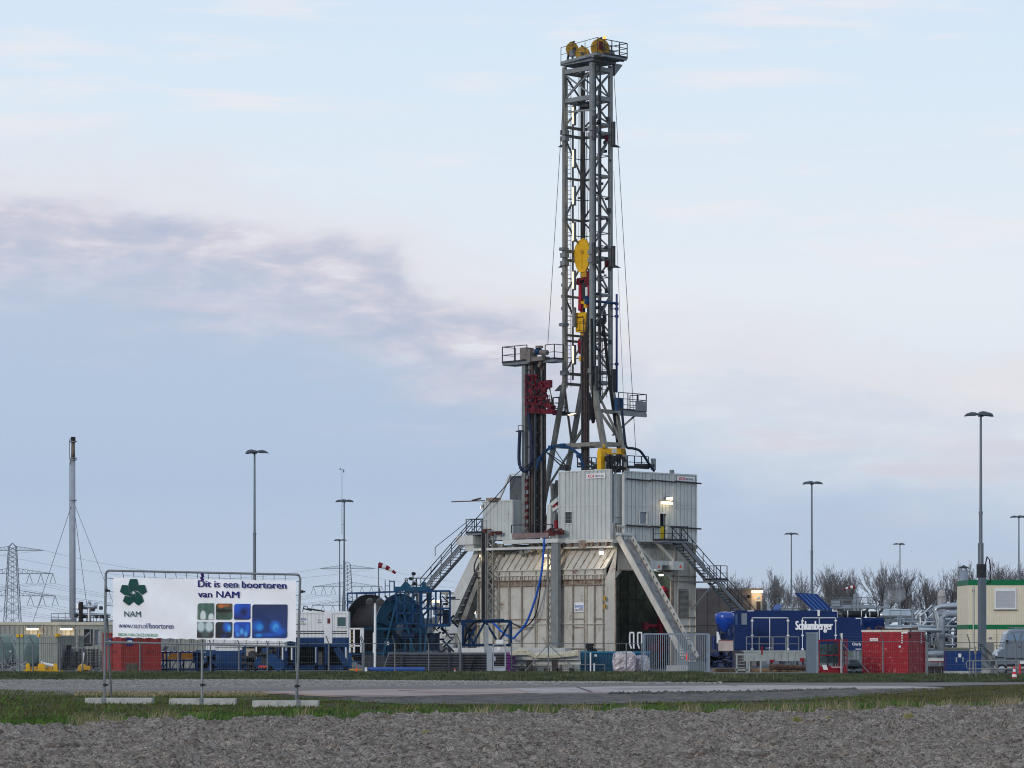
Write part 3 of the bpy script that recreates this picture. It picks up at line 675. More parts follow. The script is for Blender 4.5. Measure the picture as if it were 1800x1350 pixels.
b.path([(XX(1655, Y), Y, ZZ(1037, Y)), (XX(1657, Y), Y, ZZ(1034, Y)), (XX(1661, Y), Y, ZZ(1036, Y))], .06, 6); b.build('flange', pgrey, t)
def pipe(pts, Y, r, m, label, name='process_pipe', grp='process pipes behind the red container'):
    b = MB(); P = [V((XX(a, Y), Y, ZZ(b_, Y))) for a, b_ in pts]; out = [P[0]]
    for i in range(1, len(P) - 1):
        a, c, e = P[i - 1], P[i], P[i + 1]; k = min(.55, (c - a).length * .45, (e - c).length * .45) 
        p0 = c + (a - c).normalized() * k; p1 = c + (e - c).normalized() * k
        out += [p0.lerp(c, t_).lerp(c.lerp(p1, t_), t_) for t_ in (0, .25, .5, .75, 1)]
    out.append(P[-1]); b.path(out, r, 12); o = b.build(name, m, None, smooth=True)
    return tag(o, label, 'pipe', grp)
pipe([(1652, 1160), (1649, 1100), (1643, 1070), (1655, 1066), (1703, 1066)], 262, .20, pipe_m, 'bright silver pipe bending over from a tall riser')
pipe([(1656, 1150), (1656, 1079), (1697, 1079), (1697, 1170)], 258, .25, pgrey, 'thick grey inverted-U pipe beside the cream cabin')
pipe([(1664, 1066), (1760, 1066)], 266, .30, pipe_m, 'thick bright silver pipe running in behind the cream cabin')
pipe([(1556, 1106), (1655, 1108)], 256, .19, pipe_m, 'lower bright silver pipe just above the red container')
pipe([(1556, 1101), (1700, 1101)], 268, .12, pgrey, 'thin grey pipe above the bright pipe by the red container')
pipe([(1620, 1149), (1668, 1149)], 250, .22, pgrey, 'low grey pipe between the red container and blue cabinet')
pipe([(1561, 1095), (1575, 1088), (1700, 1088)], 275, .09, pipe_m, 'thin silver pipe halfway up the process rack')
Y = 272
t = thing('pipe_rack', 'grey steel frame crowded with valves and small pipes left of the cream cabin', 'pipe rack', (XX(1640, Y), Y, 0))
b = MB()
for px in range(1562, 1704, 18): b.bar((XX(px, Y), Y, 0), (XX(px, Y), Y, ZZ(1072 if px > 1600 else 1090, Y)), .14)
b.build('post', pgrey, t); b = MB()
for py in (1074, 1090, 1102, 1118, 1132): b.bar((XX(1600 if py < 1080 else 1556, Y), Y, ZZ(py, Y)), (XX(1703, Y), Y, ZZ(py, Y)), .12, .18)
b.build('beam', pgrey, t); b = MB(); rd = random.Random(5)
for _ in range(120):
    px = rd.uniform(1565, 1700); py = rd.uniform(1078, 1145) if px > 1600 else rd.uniform(1092, 1140); p = V((XX(px, Y), Y + rd.uniform(-3, 2), ZZ(py, Y)))
    L = rd.uniform(.3, 1.6); d = rd.choice((V((1, 0, 0)), V((0, 0, 1)), V((0, 1, 0)), V((0, 0, 1)))); b.tube(p, p + d * L, rd.choice((.04, .06, .09)), 7)
    if rd.random() < .5: b.tube(p - V((.1, 0, 0)), p + V((.1, 0, 0)), .17, 9)
b.build('pipework', pgrey, t); b = MB()
for _ in range(60):
    px = rd.uniform(1600, 1700); py = rd.uniform(1080, 1145); p = V((XX(px, Y), Y + rd.uniform(-4, 0), ZZ(py, Y)))
    L = rd.uniform(.3, 1.2); d = rd.choice((V((1, 0, 0)), V((0, 0, 1)), V((1, 0, 1)).normalized())); b.tube(p, p + d * L, rd.choice((.05, .08, .12)), 8)
b.build('bright_pipework', pipe_m, t); b = MB()
for _ in range(40):
    px = rd.uniform(1570, 1700); py = rd.uniform(1095, 1150); p = V((XX(px, Y), Y + rd.uniform(-2, 3), ZZ(py, Y))); b.obox(p, (rd.uniform(.1, .4), 0, 0), (0, .2, 0), (0, 0, rd.uniform(.1, .5)))
b.build('valve_boxes', dark_steel, t)
b = MB(); b.rail([(XX(1562, Y), Y - 1, ZZ(1094, Y)), (XX(1600, Y), Y - 1, ZZ(1094, Y))], 1.0, .03); b.rail([(XX(1380, Y), Y + 8, ZZ(1078, Y)), (XX(1560, Y), Y + 8, ZZ(1078, Y))], 1.4, .04, 2.2, (.33, .66)); b.build('guard_rail', galv_light, t)
# gantry seen above the blue unit
t = thing('walkway_gantry', 'distant grey walkway with twin uprights behind the blue unit', 'walkway', (XX(1480, 300), 300, 0)); Y = 300; b = MB()
b.box(XX(1460, Y), XX(1560, Y), Y, Y + 1.5, ZZ(1070, Y), ZZ(1066, Y)); b.build('deck', pgrey, t)
b = MB()
for px in (1502, 1508, 1350, 1391, 1560): b.bar((XX(px, Y), Y, 0), (XX(px, Y), Y, ZZ(1044 if px in (1502, 1508) else 1062, Y)), .2)
b.build('post', pgrey, t); b = MB(); b.rail([(XX(1462, Y), Y, ZZ(1066, Y)), (XX(1535, Y), Y, ZZ(1066, Y))], .6, .03, 1.0)
b.box(XX(1463, Y), XX(1476, Y), Y - .3, Y, ZZ(1066, Y), ZZ(1056, Y)); b.build('equipment', pgrey, t)

# cream site cabin, two storeys, green bands
Y = 232; x0 = XX(1702, Y); x1 = XX(1905, Y); t = thing('site_cabin', 'cream two-storey site cabin with green bands and a closed roller blind', 'cabin', (x0, Y, 0))
cc = mat('cream_cabin_cladding', (214, 206, 186), .55, vary=.05, scale=.5, streak=.12); gb = mat('green_band_paint', (0, 104, 66), .5, vary=.06)
b = MB(); b.box(x0 + .06, x1, Y + .06, Y + 6, 0.2, ZZ(1024, Y)); b.build('body', cc, t)
for a, c in ((1098, 1028.5), (1170, 1106)):
    b = MB(); b.corr((x0 + .12, Y + .04, ZZ(a, Y)), (1, 0, 0), x1 - x0 - .2, ZZ(c, Y) - ZZ(a, Y), (0, -1, 0), .12, .03); b.corr((x0 + .04, Y + 5.9, ZZ(a, Y)), (0, -1, 0), 5.8, ZZ(c, Y) - ZZ(a, Y), (-1, 0, 0), .12, .03); b.build('wall_panel', cc, t)
for a, c in ((1028.5, 1019), (1106, 1098)):
    b = MB(); b.box(x0, x1, Y - .02, Y + 6.02, ZZ(a, Y), ZZ(c, Y)); b.build('green_band', gb, t)
b = MB(); b.box(x0 + .01, x0 + .11, Y, Y + .1, .2, ZZ(1029, Y)); b.build('corner_post', cc, t)
wx0, wx1, wz0, wz1 = XX(1748, Y), XX(1786.5, Y), ZZ(1071, Y), ZZ(1034.5, Y)
b = MB()
for q in ((wx0, wx1, wz0, wz0 + .1), (wx0, wx1, wz1 - .2, wz1), (wx0, wx0 + .1, wz0 + .1, wz1 - .2), (wx1 - .1, wx1, wz0 + .1, wz1 - .2)): b.box(q[0], q[1], Y - .09, Y, q[2], q[3])
wf = b.build('window', white, t); b = MB()
for k in range(24):
    z = wz0 + .1 + k * (wz1 - wz0 - .3) / 24; b.box(wx0 + .1, wx1 - .1, Y - .05 - (k % 2) * .008, Y - .02, z, z + (wz1 - wz0 - .3) / 24)
b.build('roller_blind', mat('grey_roller_blind', (172, 176, 182), .5, vary=.05), wf)
b = MB(); b.tube((x0 + .35, Y - .08, .2), (x0 + .35, Y - .08, ZZ(1029, Y)), .035, 8); b.build('downpipe', offwhite, t); b = MB(); b.box(XX(1709, Y), XX(1712, Y), Y - .1, Y, ZZ(1040, Y), ZZ(1036, Y)); b.box(XX(1738, Y), XX(1742, Y), Y - .12, Y, ZZ(1123, Y), ZZ(1120, Y)); b.build('wall_lamp', galv, t); b = MB()
for px in (1726, 1752, 1779): b.box(XX(px, Y) - .012, XX(px, Y) + .012, Y - .035, Y, .2, ZZ(1107, Y))
b.box(wx0 - .06, wx1 + .06, Y - .14, Y - .02, wz0 - .07, wz0 - .01); b.build('seam_and_sill', mat('cabin_seam', (150, 144, 130), .7), t)
b = MB(); b.box(XX(1732, Y), XX(1746, Y), Y - .07, Y, .3, ZZ(1129, Y)); b.build('door', mat('grey_cabin_door', (120, 120, 118), .5, vary=.1), t)
# ================================================================ THE DRILLING RIG
S2 = math.sqrt(.5); CX, CY = XX(1080, 240), 240.0
def rigw(p): p = V(p); return V((CX + S2 * (p.x - p.y), CY + S2 * (p.x + p.y), p.z))     # rig axes: x right-and-back, y left-and-back
def la(px, x=0.0): t = (px - 900) / F; return (CX + S2 * x - t * (CY + S2 * x)) / (S2 * (1 + t))
def lb(px, y=0.0): t = (px - 900) / F; return (t * (CY + S2 * y) - CX + S2 * y) / (S2 * (1 - t))
def lz(py, x=0.0, y=0.0): return HC + (HZ - py) / F * (CY + S2 * (x + y))
def LA(px, py, x=0.0): y = la(px, x); return V((x, y, lz(py, x, y)))
def LB(px, py, y=0.0): x = lb(px, y); return V((x, y, lz(py, x, y)))

def rigfree(o):
    """place a one-mesh thing built in rig axes"""
    vs = [rigw(v.co) for v in o.data.vertices]; c = sum(vs, V((0, 0, 0))) / len(vs); c.z = min(v.z for v in vs)
    for v, q in zip(o.data.vertices, vs): v.co = q - c
    o.location = c; return o
# ---------------------------------------------------------------- substructure
YR = .45                                             # plane of the right face
t = thing('rig_substructure', 'cream ribbed steel base of the drilling rig with a big opening on its right face', 'substructure', (0.2, 0.6, 0), frame='rig')
aL, aR = la(842), la(1064); zk = lz(1021, 0, 5); zb = lz(1001, 0, 5); zt = lz(964, .7, 5)
def panel(pts, th=.12, m=cream, name='wall_panel', par=None):
    p0, p1, p2 = V(pts[0]), V(pts[1]), V(pts[2]); n = (p1 - p0).cross(p2 - p1).normalized() * -th
    b = MB(); b.prism(pts, n); return b.build(name, m, par or t)
# left face: upright wall, short band, inward slope
panel([(0, aL, 0), (0, aR, 0), (0, aR, zk), (0, aL, zk)], .15)
panel([(0, aL, zk), (0, aR, zk), (-.05, aR, zb), (-.05, aL, zb)], .15)
panel([(-.05, aL, zb), (-.05, aR, zb), (.70, aR - .55, zt), (.70, aL - .7, zt)], .15, name='sloping_panel')
# chamfered corner
c0 = (0, aR); c1 = (.51, YR)
panel([(c0[0], c0[1], 0), (c1[0], c1[1], 0), (c1[0], c1[1], zk), (c0[0], c0[1], zk)], .1, name='corner_panel')
panel([(c0[0], c0[1], zk), (c1[0], c1[1], zk), (.9, YR, zt + .6), (.70, aR - .55, zt)], .1, name='corner_panel')
# right face with the opening
xO = lb(1180, YR); xE = lb(1222, YR); zo = lz(1003, 3, YR); zs = lz(1020, 5, YR)
panel([(xO, YR, 0), (xE, YR, 0), (xE, YR, lz(955, 8, YR)), (xO, YR, lz(955, 8, YR))], .15)
panel([(.9, YR, zo), (xO, YR, zo), (xO, YR, lz(955, 4, YR)), (.9, YR, zt + .6)], .15)
panel([(.51, YR, zs), (1.35, YR, zo), (.9, YR, zo), (.51, YR, zs + .4)], .12, name='corner_gusset')
panel([(xO, YR, zs), (xO, YR, zo), (xO - .95, YR, zo)], .12, name='corner_gusset')
# inside: back walls, floor slab, ceiling
panel([(xE, aL, 0), (xE, YR + .15, 0), (xE, YR + .15, zt), (xE, aL, zt)], -.12)
panel([(0.15, aL, 0), (xE - .15, aL, 0), (xE - .15, aL, zt), (0.15, aL, zt)], .12)
b = MB(); b.box(.55, xE - .2, 8.0, 8.12, .1, zt); b.build('inner_wall', olive_in, t)
b = MB(); b.box(xE - .3, xE - .2, YR + .2, 8.0, .1, zt); b.build('inner_wall', olive_in, t)
b = MB()
for k in range(9): b.bar((.8 + k * .85, 7.95, .1), (.8 + k * .85, 7.95, zt - .2), .12); b.bar((xE - .34, YR + .6 + k * .85, .1), (xE - .34, YR + .6 + k * .85, zt - .2), .1)
for z in (1.6, 3.4, 5.3): b.bar((.6, 7.9, z), (xE - .4, 7.9, z), .1); b.bar((xE - .36, YR + .3, z), (xE - .36, 7.9, z), .09)
b.build('inner_rib', mat('inner_rib_paint', (92, 98, 90), .7, rust=.2, vary=.3), t)
b = MB()
for k in range(6): b.bar((.7 + k * 1.2, .7, zo + .2), (.7 + k * 1.2, 7.9, zo + .2), .2, .35)
b.build('ceiling_beam', mat('ceiling_beam_paint', (60, 66, 58), .8, vary=.3), t)
# ribs on the left face
b = MB()
for px in (843, 853, 869, 879, 897, 919, 943.5, 964, 987, 1009, 1030, 1047, 1062.5):
    y = la(px); b.box(-.2, 0, y - .03, y + .03, .05, zk); b.box(-.17, -.04, y - .025, y + .025, zk, zb)
b.build('upright_rib', mat('stained_rib_paint', (164, 158, 148), .55, rust=.35, rustcol=(112, 86, 68), vary=.2), t)
b = MB(); k = 0
y = aL - .35
while y > aR + .3:
    b.prism([(-.05, y, zb), (-.17, y, zb), (.58, y - .62, zt), (.70, y - .62, zt)], (0, .04, 0)); y -= .70
b.build('slope_rib', mat('slope_rib_paint', (168, 162, 152), .55, rust=.4, rustcol=(110, 82, 62), vary=.2), t)
for py, d, m_ in ((1001.5, .2, cream), (1011, .16, cream), (1019.5, .2, rail_rust), (1029, .2, rail_rust), (1097, .15, cream), (1139, .28, cream)):
    z = lz(py, 0, 6); b = MB()
    if py != 1011: b.box(-d, 0, aR, aL, z - .035, z + .035)
    else: b.box(-.16, -.04, aR, aL, z - .03, z + .03)
    b.build('flange', m_, t)
b = MB()   # rusty recessed strip between the two flanges, small verticals
z0, z1 = lz(1028, 0, 6), lz(1020, 0, 6); b.box(-.03, 0, aR + .05, aL - .05, z0, z1); b.build('rust_strip', rail_rust, t)
b = MB()
for y in np.arange(aR + .4, aL, .42): b.box(-.16, -.05, y - .02, y + .02, lz(1019, 0, 6), lz(1011, 0, 6))
b.build('stiffener', cream, t)
for px0, px1, py in ((899, 960, 1088.5), (899, 936, 1103), (1009, 1029, 1088), (1009, 1029, 1103), (1048, 1063, 1088)):
    b = MB(); z = lz(py, 0, 5); b.box(-.10, 0, la(px1), la(px0), z - .03, z + .03); b.build('flange', rail_rust, t)
# brown joint posts
for px in (896, 943, 1031): b = MB(); y = la(px); b.box(-.12, 0, y - .12, y + .12, .1, zk - .3); b.build('joint_post', mat('joint_post_paint', (186, 178, 166), .55, rust=.25, streak=.5), t)
# right-face ribs, louvre
b = MB()
for px in (1184, 1190, 1211, 1221): x = lb(px, YR); b.box(x - .03, x + .03, YR - .12, YR, .1, lz(957, 8, 0))
for px in (1110, 1128, 1146, 1165): x = lb(px, YR); b.box(x - .03, x + .03, YR - .1, YR, zo, lz(957, 5, 0))
b.build('upright_rib', cream, t); b = MB()
for py in (1013, 1022, 1085, 1100, 1112): z = lz(py, 8, YR); b.box(xO, xE, YR - .14, YR, z - .03, z + .03)
b.box(.9, xO, YR - .16, YR, zo - .05, zo + .05); b.build('flange', rail_rust, t)
x0, x1 = lb(1192.5, YR), lb(1209, YR); b = MB(); b.box(x0, x1, YR - .05, YR - .01, lz(1083, 8, 0), lz(1035, 8, 0))
for k in range(22):
    z = lz(1083, 8, 0) + k * .09; b.prism([(x0 + .04, YR - .06, z), (x0 + .04, YR - .13, z), (x0 + .04, YR - .06, z + .06)], (x1 - x0 - .08, 0, 0))
b.build('louvre', mat('louvre_grey', (140, 138, 134), .6, vary=.2), t)
b = MB(); b.box(xO - .03, xO + .06, YR - .13, YR, .1, zs); b.build('opening_frame', rail_rust, t); b = MB(); b.box(.51, .58, YR - .1, YR, .1, zs); b.build('opening_frame', rail_rust, t)
# sign on the wall
ys0, ys1 = la(1029.5), la(1011.5); z0, z1 = lz(1075.5, 0, 3), lz(1059, 0, 3); b = MB(); b.box(-.14, -.11, ys0, ys1, z0, z1); sg = b.build('sign_board', white, t)
text('bentec', mat('blue_print', (28, 84, 170), .5, vary=0), sg, (-.145, ys1 - .08, z0 + .32), (0, -1, 0), (0, 0, 1), ys1 - ys0 - .16, .26, bold=.03)
text('EUROMATIC RIG', text_black, sg, (-.145, ys1 - .1, z0 + .08), (0, -1, 0), (0, 0, 1), ys1 - ys0 - .2, .12)
b = MB(); b.box(-.15, -.14, ys0 + .1, ys1 - .5, z0 + .25, z0 + .29); b.build('underline', text_navy, sg)
# deck: floor beams, edge channel and brackets under the walls
zf = lz(951, 0, 5)
b = MB(); b.box(.42, .6, aR, aL - .2, zt + .31, zf - .17); b.build('dark_recess_backing', mat('brown_recess_shade', (74, 62, 56), .8, vary=.4, rust=.3), t)  # added backing; the darkness of the recess is put into its brown colour
b = MB(); b.box(.2, xE + .1, .3, aL, zt + .02, zt + .30); b.build('deck_slab', mast_low, t)
b = MB()
for px0, px1 in ((985, 1078),): b.box(-.08, .25, la(px1), la(px0), zf - .16, zf); b.box(-.05, .2, la(px1), la(px0), zf - .58, zf - .46)
b.build('edge_beam', cream, t); b = MB()
for px in (990, 1004, 1025, 1032, 1040, 1052, 1066): y = la(px); b.box(-.06, .2, y - .07, y + .07, zf - .5, zf - .15)
for px in (1022, 1028): y = la(px); b.box(-.12, .2, y - .16, y + .16, zf - .62, zf + .02)
b.build('bracket', rail_rust, t)
# hoisted hinge boxes and props over the opening
for px in (1150, 1188):
    b = MB(); x = lb(px, -.5); b.box(x - .62, x + .62, -.75, .3, lz(1002, x, -.5), lz(987, x, -.5)); o = b.build('hinge_box', offwhite, t)
    b = MB(); p = V((x + .1, -.76, lz(998, x, -.5))); b.prism([p, p + V((.26, 0, 0)), p + V((.13, 0, .24))], (0, -.01, 0)); b.build('warning_triangle', orange, o)
    b = MB(); b.bar((x - 1.9, -.2, lz(953, x, 0)), (x - .3, -.5, lz(986, x, 0)), .16, .2); b.build('prop', cream, t)
b = MB(); b.box(lb(1128, -.2), lb(1180, -.2), -.35, .3, lz(993, 3, 0), lz(985, 3, 0)); b.build('header_beam', offwhite, t)
# interior lamp
b = MB(); b.obox((lb(1162, 3), 3, lz(1009, 3, 3)), (.12, 0, 0), (0, .12, 0), (0, 0, .07)); b.build('lamp', white_glow, t)
# left balcony and beams (x 842-985)
b = MB(); ya, yb = la(985, -.6), la(888, -.6)
b.box(-.9, .6, ya, yb, lz(956, 0, 9), lz(949, 0, 9)); b.box(-.7, .5, la(985), la(843), lz(966, 0, 9), lz(962, 0, 9)); b.build('balcony_deck', offwhite, t)
b = MB(); b.box(-.85, -.78, la(965, -.8), la(901, -.8), lz(947, 0, 9), lz(938, 0, 9)); b.build('kick_plate', mat('rosy_kick_plate', (132, 112, 112), .6, rust=.3), t)
b = MB(); b.rail([(-.85, la(972, -.8), lz(938, 0, 8)), (-.85, la(900, -.8), lz(938, 0, 10))], .62, .03, 1.9, (), False); b.build('guard_rail', dark_steel, t)
for px in (880, 915, 948): b = MB(); y = la(px); b.prism([(-.85, y, lz(957, 0, 9)), (.1, y, lz(957, 0, 9)), (.4, y, lz(978, 0, 9)), (.3, y, lz(978, 0, 9))], (0, .1, 0)); b.build('bracket', mast_low, t)
# two guide columns on the left face
def guide(pxl, pxr, pyt, pyb, lat_l, lat_r):
    b = MB(); y0, y1 = la(pxr, -.5), la(pxl, -.5); b.box(-.75, -.45, y0, y1, lz(pyb, 0, 8), lz(pyt, 0, 8)); g_ = b.build('guide_column', galv_light, t)
    b = MB(); ya, yb = la(lat_r, -.5), la(lat_l, -.5); z0, z1 = lz(pyb, 0, 8), lz(pyt, 0, 8)
    b.bar((-.6, ya, z0), (-.6, ya, z1), .09); b.bar((-.6, yb, z0), (-.6, yb, z1), .09); n = 18
    for i in range(n):
        za, zb2 = z0 + (z1 - z0) * i / n, z0 + (z1 - z0) * (i + 1) / n; b.bar((-.6, ya if i % 2 else yb, za), (-.6, yb if i % 2 else ya, zb2), .07)
    b.build('lattice', mast_low, g_)
guide(973, 985, 932, 1136, 965, 971)
guide(850, 858, 932, 1092, 859, 868)
b = MB(); y = la(852, -.6); b.box(-.80, -.74, y - .18, y + .14, lz(1090, 0, 13), lz(935, 0, 13)); b.build('rubber_track', rubber, t)
b = MB()
rd = random.Random(3)
for _ in range(26):
    px = rd.choice((rd.uniform(852, 880), rd.uniform(958, 987))); p = LA(px, rd.uniform(930, 940), -.7); b.obox(p, (.12, 0, 0), (0, rd.uniform(.08, .3), 0), (0, 0, rd.uniform(.05, .16)))
b.build('winch_gear', mat('rusty_red_winch', (96, 44, 42), .6, vary=.3, rust=.4), t)
b = MB()
for _ in range(70):
    px = rd.uniform(850, 985); p = LA(px, rd.uniform(944, 972), rd.uniform(-.4, .5)); b.obox(p, (.1, 0, 0), (0, rd.uniform(.04, .25), 0), (0, 0, rd.uniform(.04, .2)))
b.build('small_fittings', mast_low, t)
# plinth beam
b = MB(); b.box(-1.0, -.3, la(1000, -.6), la(800, -.6), .9, lz(1139, 0, 9)); b.build('plinth', offwhite, t)
# bottom fittings and floodlights on the wall
def flood(p, n, parent, w_=.30, m=white_glow, lit=True):
    p, n = V(p), V(n).normalized(); s_ = n.cross(Z).normalized(); b = MB(); b.obox(p, s_ * w_ * .5, n * .12, Z * w_ * .36); b.bar(p - n * .1, p - n * .45 + Z * .1, .05)
    o = b.build('floodlight', mat('cast_lamp_housing', (176, 176, 172), .4, metal=.3), parent); b = MB(); b.obox(p + n * .125, s_ * w_ * .42, n * .012, Z * w_ * .28); b.build('lamp_face', m if lit else glass_grey, o); return o
flood(LA(1057, 970, -.45), (-.6, -.6, -.6), t, .34); flood(LA(932, 967, -.4), (-1, 0, .3), t, .36, lit=False)
flood(LA(846, 976, -.5), (-.6, .6, -.4), t, .32, warm_glow); flood(LA(961, 975, -.3), (-1, 0, -.5), t, .3, warm_glow)
def rig_spot(p, energy, size=.3, col=(1, .8, .5)):
    l = bpy.data.lights.new('lamp_light', 'POINT'); l.energy = energy; l.shadow_soft_size = size; l.color = col; o = bpy.data.objects.new('lamp_light', l); COL.objects.link(o); o.location = rigw(p)
rig_spot(LA(960, 988, -.35), 60); rig_spot(LA(1055, 976, -.7), 60, col=(1, .85, .65)); rig_spot(LA(845, 982, -.8), 25); rig_spot(V((lb(1150, 2.2), 2.0, lz(1020, 3, 3))), 130, col=(.9, 1, .88))
b = MB(); y = la(1063, -.2); 
for py in (1052, 1066): b.obox((-.2, y, lz(py, 0, 1)), (.05, 0, 0), (0, .08, 0), (0, 0, .16))
b.build('switch_box', mustard, t)
# blowout preventer in the cellar opening
t = thing('blowout_preventer', 'dark red blowout preventer stack hanging inside the rig opening', 'blowout preventer', (lb(1161, 2.2), 2.2, 0), frame='rig')
yB = 2.2; x = lb(1161, yB); zc = lz(1045, x, yB); c = V((x, yB, zc)); bop = mat('bop_red_paint', (128, 16, 40), .4, vary=.2, rust=.1)
b = MB(); b.rev([(.25, -.85), (.32, -.7), (.56, -.45), (.56, -.25), (.66, -.2), (.66, 0), (.54, .05), (.54, .18), (.64, .22), (.64, .36), (.50, .42), (.40, .58), (.28, .62)], c, n=20); b.build('annular_body', bop, t, smooth=False)
b = MB(); b.tube((x, yB, .6), (x, yB, zc - .8), .22, 12)
for z in (1.2, 1.9, 2.6): b.tube((x, yB, z), (x, yB, z + .2), .42, 14)
b.obox((x, yB, 1.6), (1.2, 0, 0), (0, .3, 0), (0, 0, .28)); b.tube((x - 1.6, yB, 3.2), (x - .2, yB, 3.2), .16, 10); b.tube((x - 1.7, yB, 2.95), (x - 1.7, yB, 3.5), .25, 10); b.build('spool', bop, t)
b = MB()
for k in range(9): b.bar((x + .9 + .1 * k, 1.6, .3), (x + .2 + .12 * k, 1.7, 5.4 + .1 * k), .025)
b.build('hanging_line', galv, t)

# ---------------------------------------------------------------- wind walls (rig floor enclosure)
def wallthing(label, org): return thing('wind_wall', label, 'wind wall', org, 'corrugated wind walls of the rig floor', frame='rig')
def rib_wall(t, axis, c0, c1, z0, z1, pl, depth, pitch=.41, holes=()):
    """corrugated wall box in rig axes. axis 'y': plane x=pl spanning y c0..c1 ; axis 'x': plane y=pl spanning x"""
    b = MB(); d = depth; segs = [(c0, c1, z0, z1)]
    for h0, h1, g0, g1 in holes:
        new = []
        for s0, s1, q0, q1 in segs:
            if h0 >= s1 or h1 <= s0: new.append((s0, s1, q0, q1)); continue
            new += [(s0, h0, q0, q1), (h1, s1, q0, q1), (h0, h1, q0, g0), (h0, h1, g1, q1)]
        segs = [s_ for s_ in new if s_[1] - s_[0] > .01 and s_[3] - s_[2] > .01]
    for s0, s1, q0, q1 in segs:
        if axis == 'y': b.box(pl + .08, pl + d, s0, s1, q0, q1); b.corr((pl + .08, s0, q0), (0, 1, 0), s1 - s0, q1 - q0, (-1, 0, 0), pitch, .08, .72)
        else: b.box(s0, s1, pl + .08, pl + d, q0, q1); b.corr((s0, pl + .08, q0), (1, 0, 0), s1 - s0, q1 - q0, (0, -1, 0), pitch, .08, .72)
    o = b.build('cladding', white_wall, t)
    return o
x_s = 0.0
# left-hand block
t = wallthing('large corrugated wind wall with a barred window, left of the gap', (x_s, la(1027), zf))
y0, y1 = la(1072.5), la(982); zw0, zw1 = lz(950.5, 0, 3), lz(826.5, 0, 3)
wy0, wy1, wz0, wz1 = la(1005.8), la(993.6), lz(920, 0, 5), lz(900.3, 0, 5)
rib_wall(t, 'y', y0 + .08, y1 - .08, zw0 + .1, zw1 - .1, x_s, .2, holes=((wy0, wy1, wz0, wz1),))
b = MB(); fr = .06
b.box(x_s - .03, x_s + .22, y0, y0 + .08, zw0, zw1); b.box(x_s - .03, x_s + .22, y1 - .08, y1, zw0, zw1); b.box(x_s - .03, x_s + .22, y0 + .08, y1 - .08, zw0, zw0 + .1); b.box(x_s - .03, x_s + .22, y0 + .08, y1 - .08, zw1 - .1, zw1)
ym = la(1024); b.box(x_s - .03, x_s, ym - .05, ym + .05, zw0 + .1, zw1 - .1); zm = lz(888.5, 0, 4); b.box(x_s - .02, x_s + .01, y0 + .08, y1 - .08, zm - .02, zm + .02)
b.build('frame', offwhite, t)
def window(t, ax, c0, c1, z0, z1, pl, bars=True, gl=glass_dark):
    b = MB(); w_ = .07
    def bx(a0, a1, q0, q1, d0, d1): b.box(pl + d0, pl + d1, a0, a1, q0, q1) if ax == 'y' else b.box(a0, a1, pl + d0, pl + d1, q0, q1)
    bx(c0 - w_, c1 + w_, z0 - w_, z0, -.05, .1); bx(c0 - w_, c1 + w_, z1, z1 + w_, -.05, .1); bx(c0 - w_, c0, z0, z1, -.05, .1); bx(c1, c1 + w_, z0, z1, -.05, .1); f = b.build('window', offwhite, t)
    b = MB(); bx(c0, c1, z0, z1, .08, .1); b.build('pane', gl, f)
    if bars:
        b = MB()
        for k in range(1, 4): c = c0 + (c1 - c0) * k / 4; bx(c - .02, c + .02, z0, z1, .0, .04)
        for k in range(1, 3): z = z0 + (z1 - z0) * k / 3; bx(c0, c1, z - .015, z + .015, .0, .03)
        b.build('window_bars', galv, f)
window(t, 'y', wy0, wy1, wz0, wz1, x_s)
def kca(t, o, r, w_):
    r = V(r); n = r.cross(Z); b = MB(); p = V(o); b.prism([p, p + r * w_, p + r * w_ + Z * .36, p + Z * .36], n * .03); s_ = b.build('sign_board', white, t); n_ = n * .035
    text('KCA', text_red, s_, p + n_ + r * w_ * .07 + Z * .07, r, Z, w_ * .33, .23, bold=.05, shear=.3); text('DEUTAG', mat('plum_print', (84, 52, 92), .5, vary=0), s_, p + n_ + r * w_ * .45 + Z * .09, r, Z, w_ * .46, .15, bold=.02)
yk = la(1032); kca(t, (x_s - .04, yk, lz(841, 0, 2)), (0, -1, 0), abs(la(1065) - yk))
b = MB(); 
for px in (990, 1003): b.obox((x_s - .06, la(px), lz(862, 0, 4)), (.02, 0, 0), (0, .02, 0), (0, 0, .02))
# narrow panel in the gap
t = wallthing('narrow corrugated panel in the gap between the two large walls', (0.6, .4, zf))
b = MB(); xg0, xg1 = lb(1079.5, .5), lb(1095, .5); b.box(xg0, xg1, .55, .7, lz(919, 0, 0), lz(832, 0, 0)); b.corr((xg0, .55, lz(908, 0, 0)), (1, 0, 0), xg1 - xg0, lz(832, 0, 0) - lz(908, 0, 0), (0, -1, 0), .2, .05, .8); b.build('cladding', white_wall, t)
b = MB()
for px in (1081, 1086, 1090, 1094): x = lb(px, .5); b.box(x - .05, x + .05, .5, .62, lz(948, 0, 0), lz(920, 0, 0))
b.build('post', cream, t)
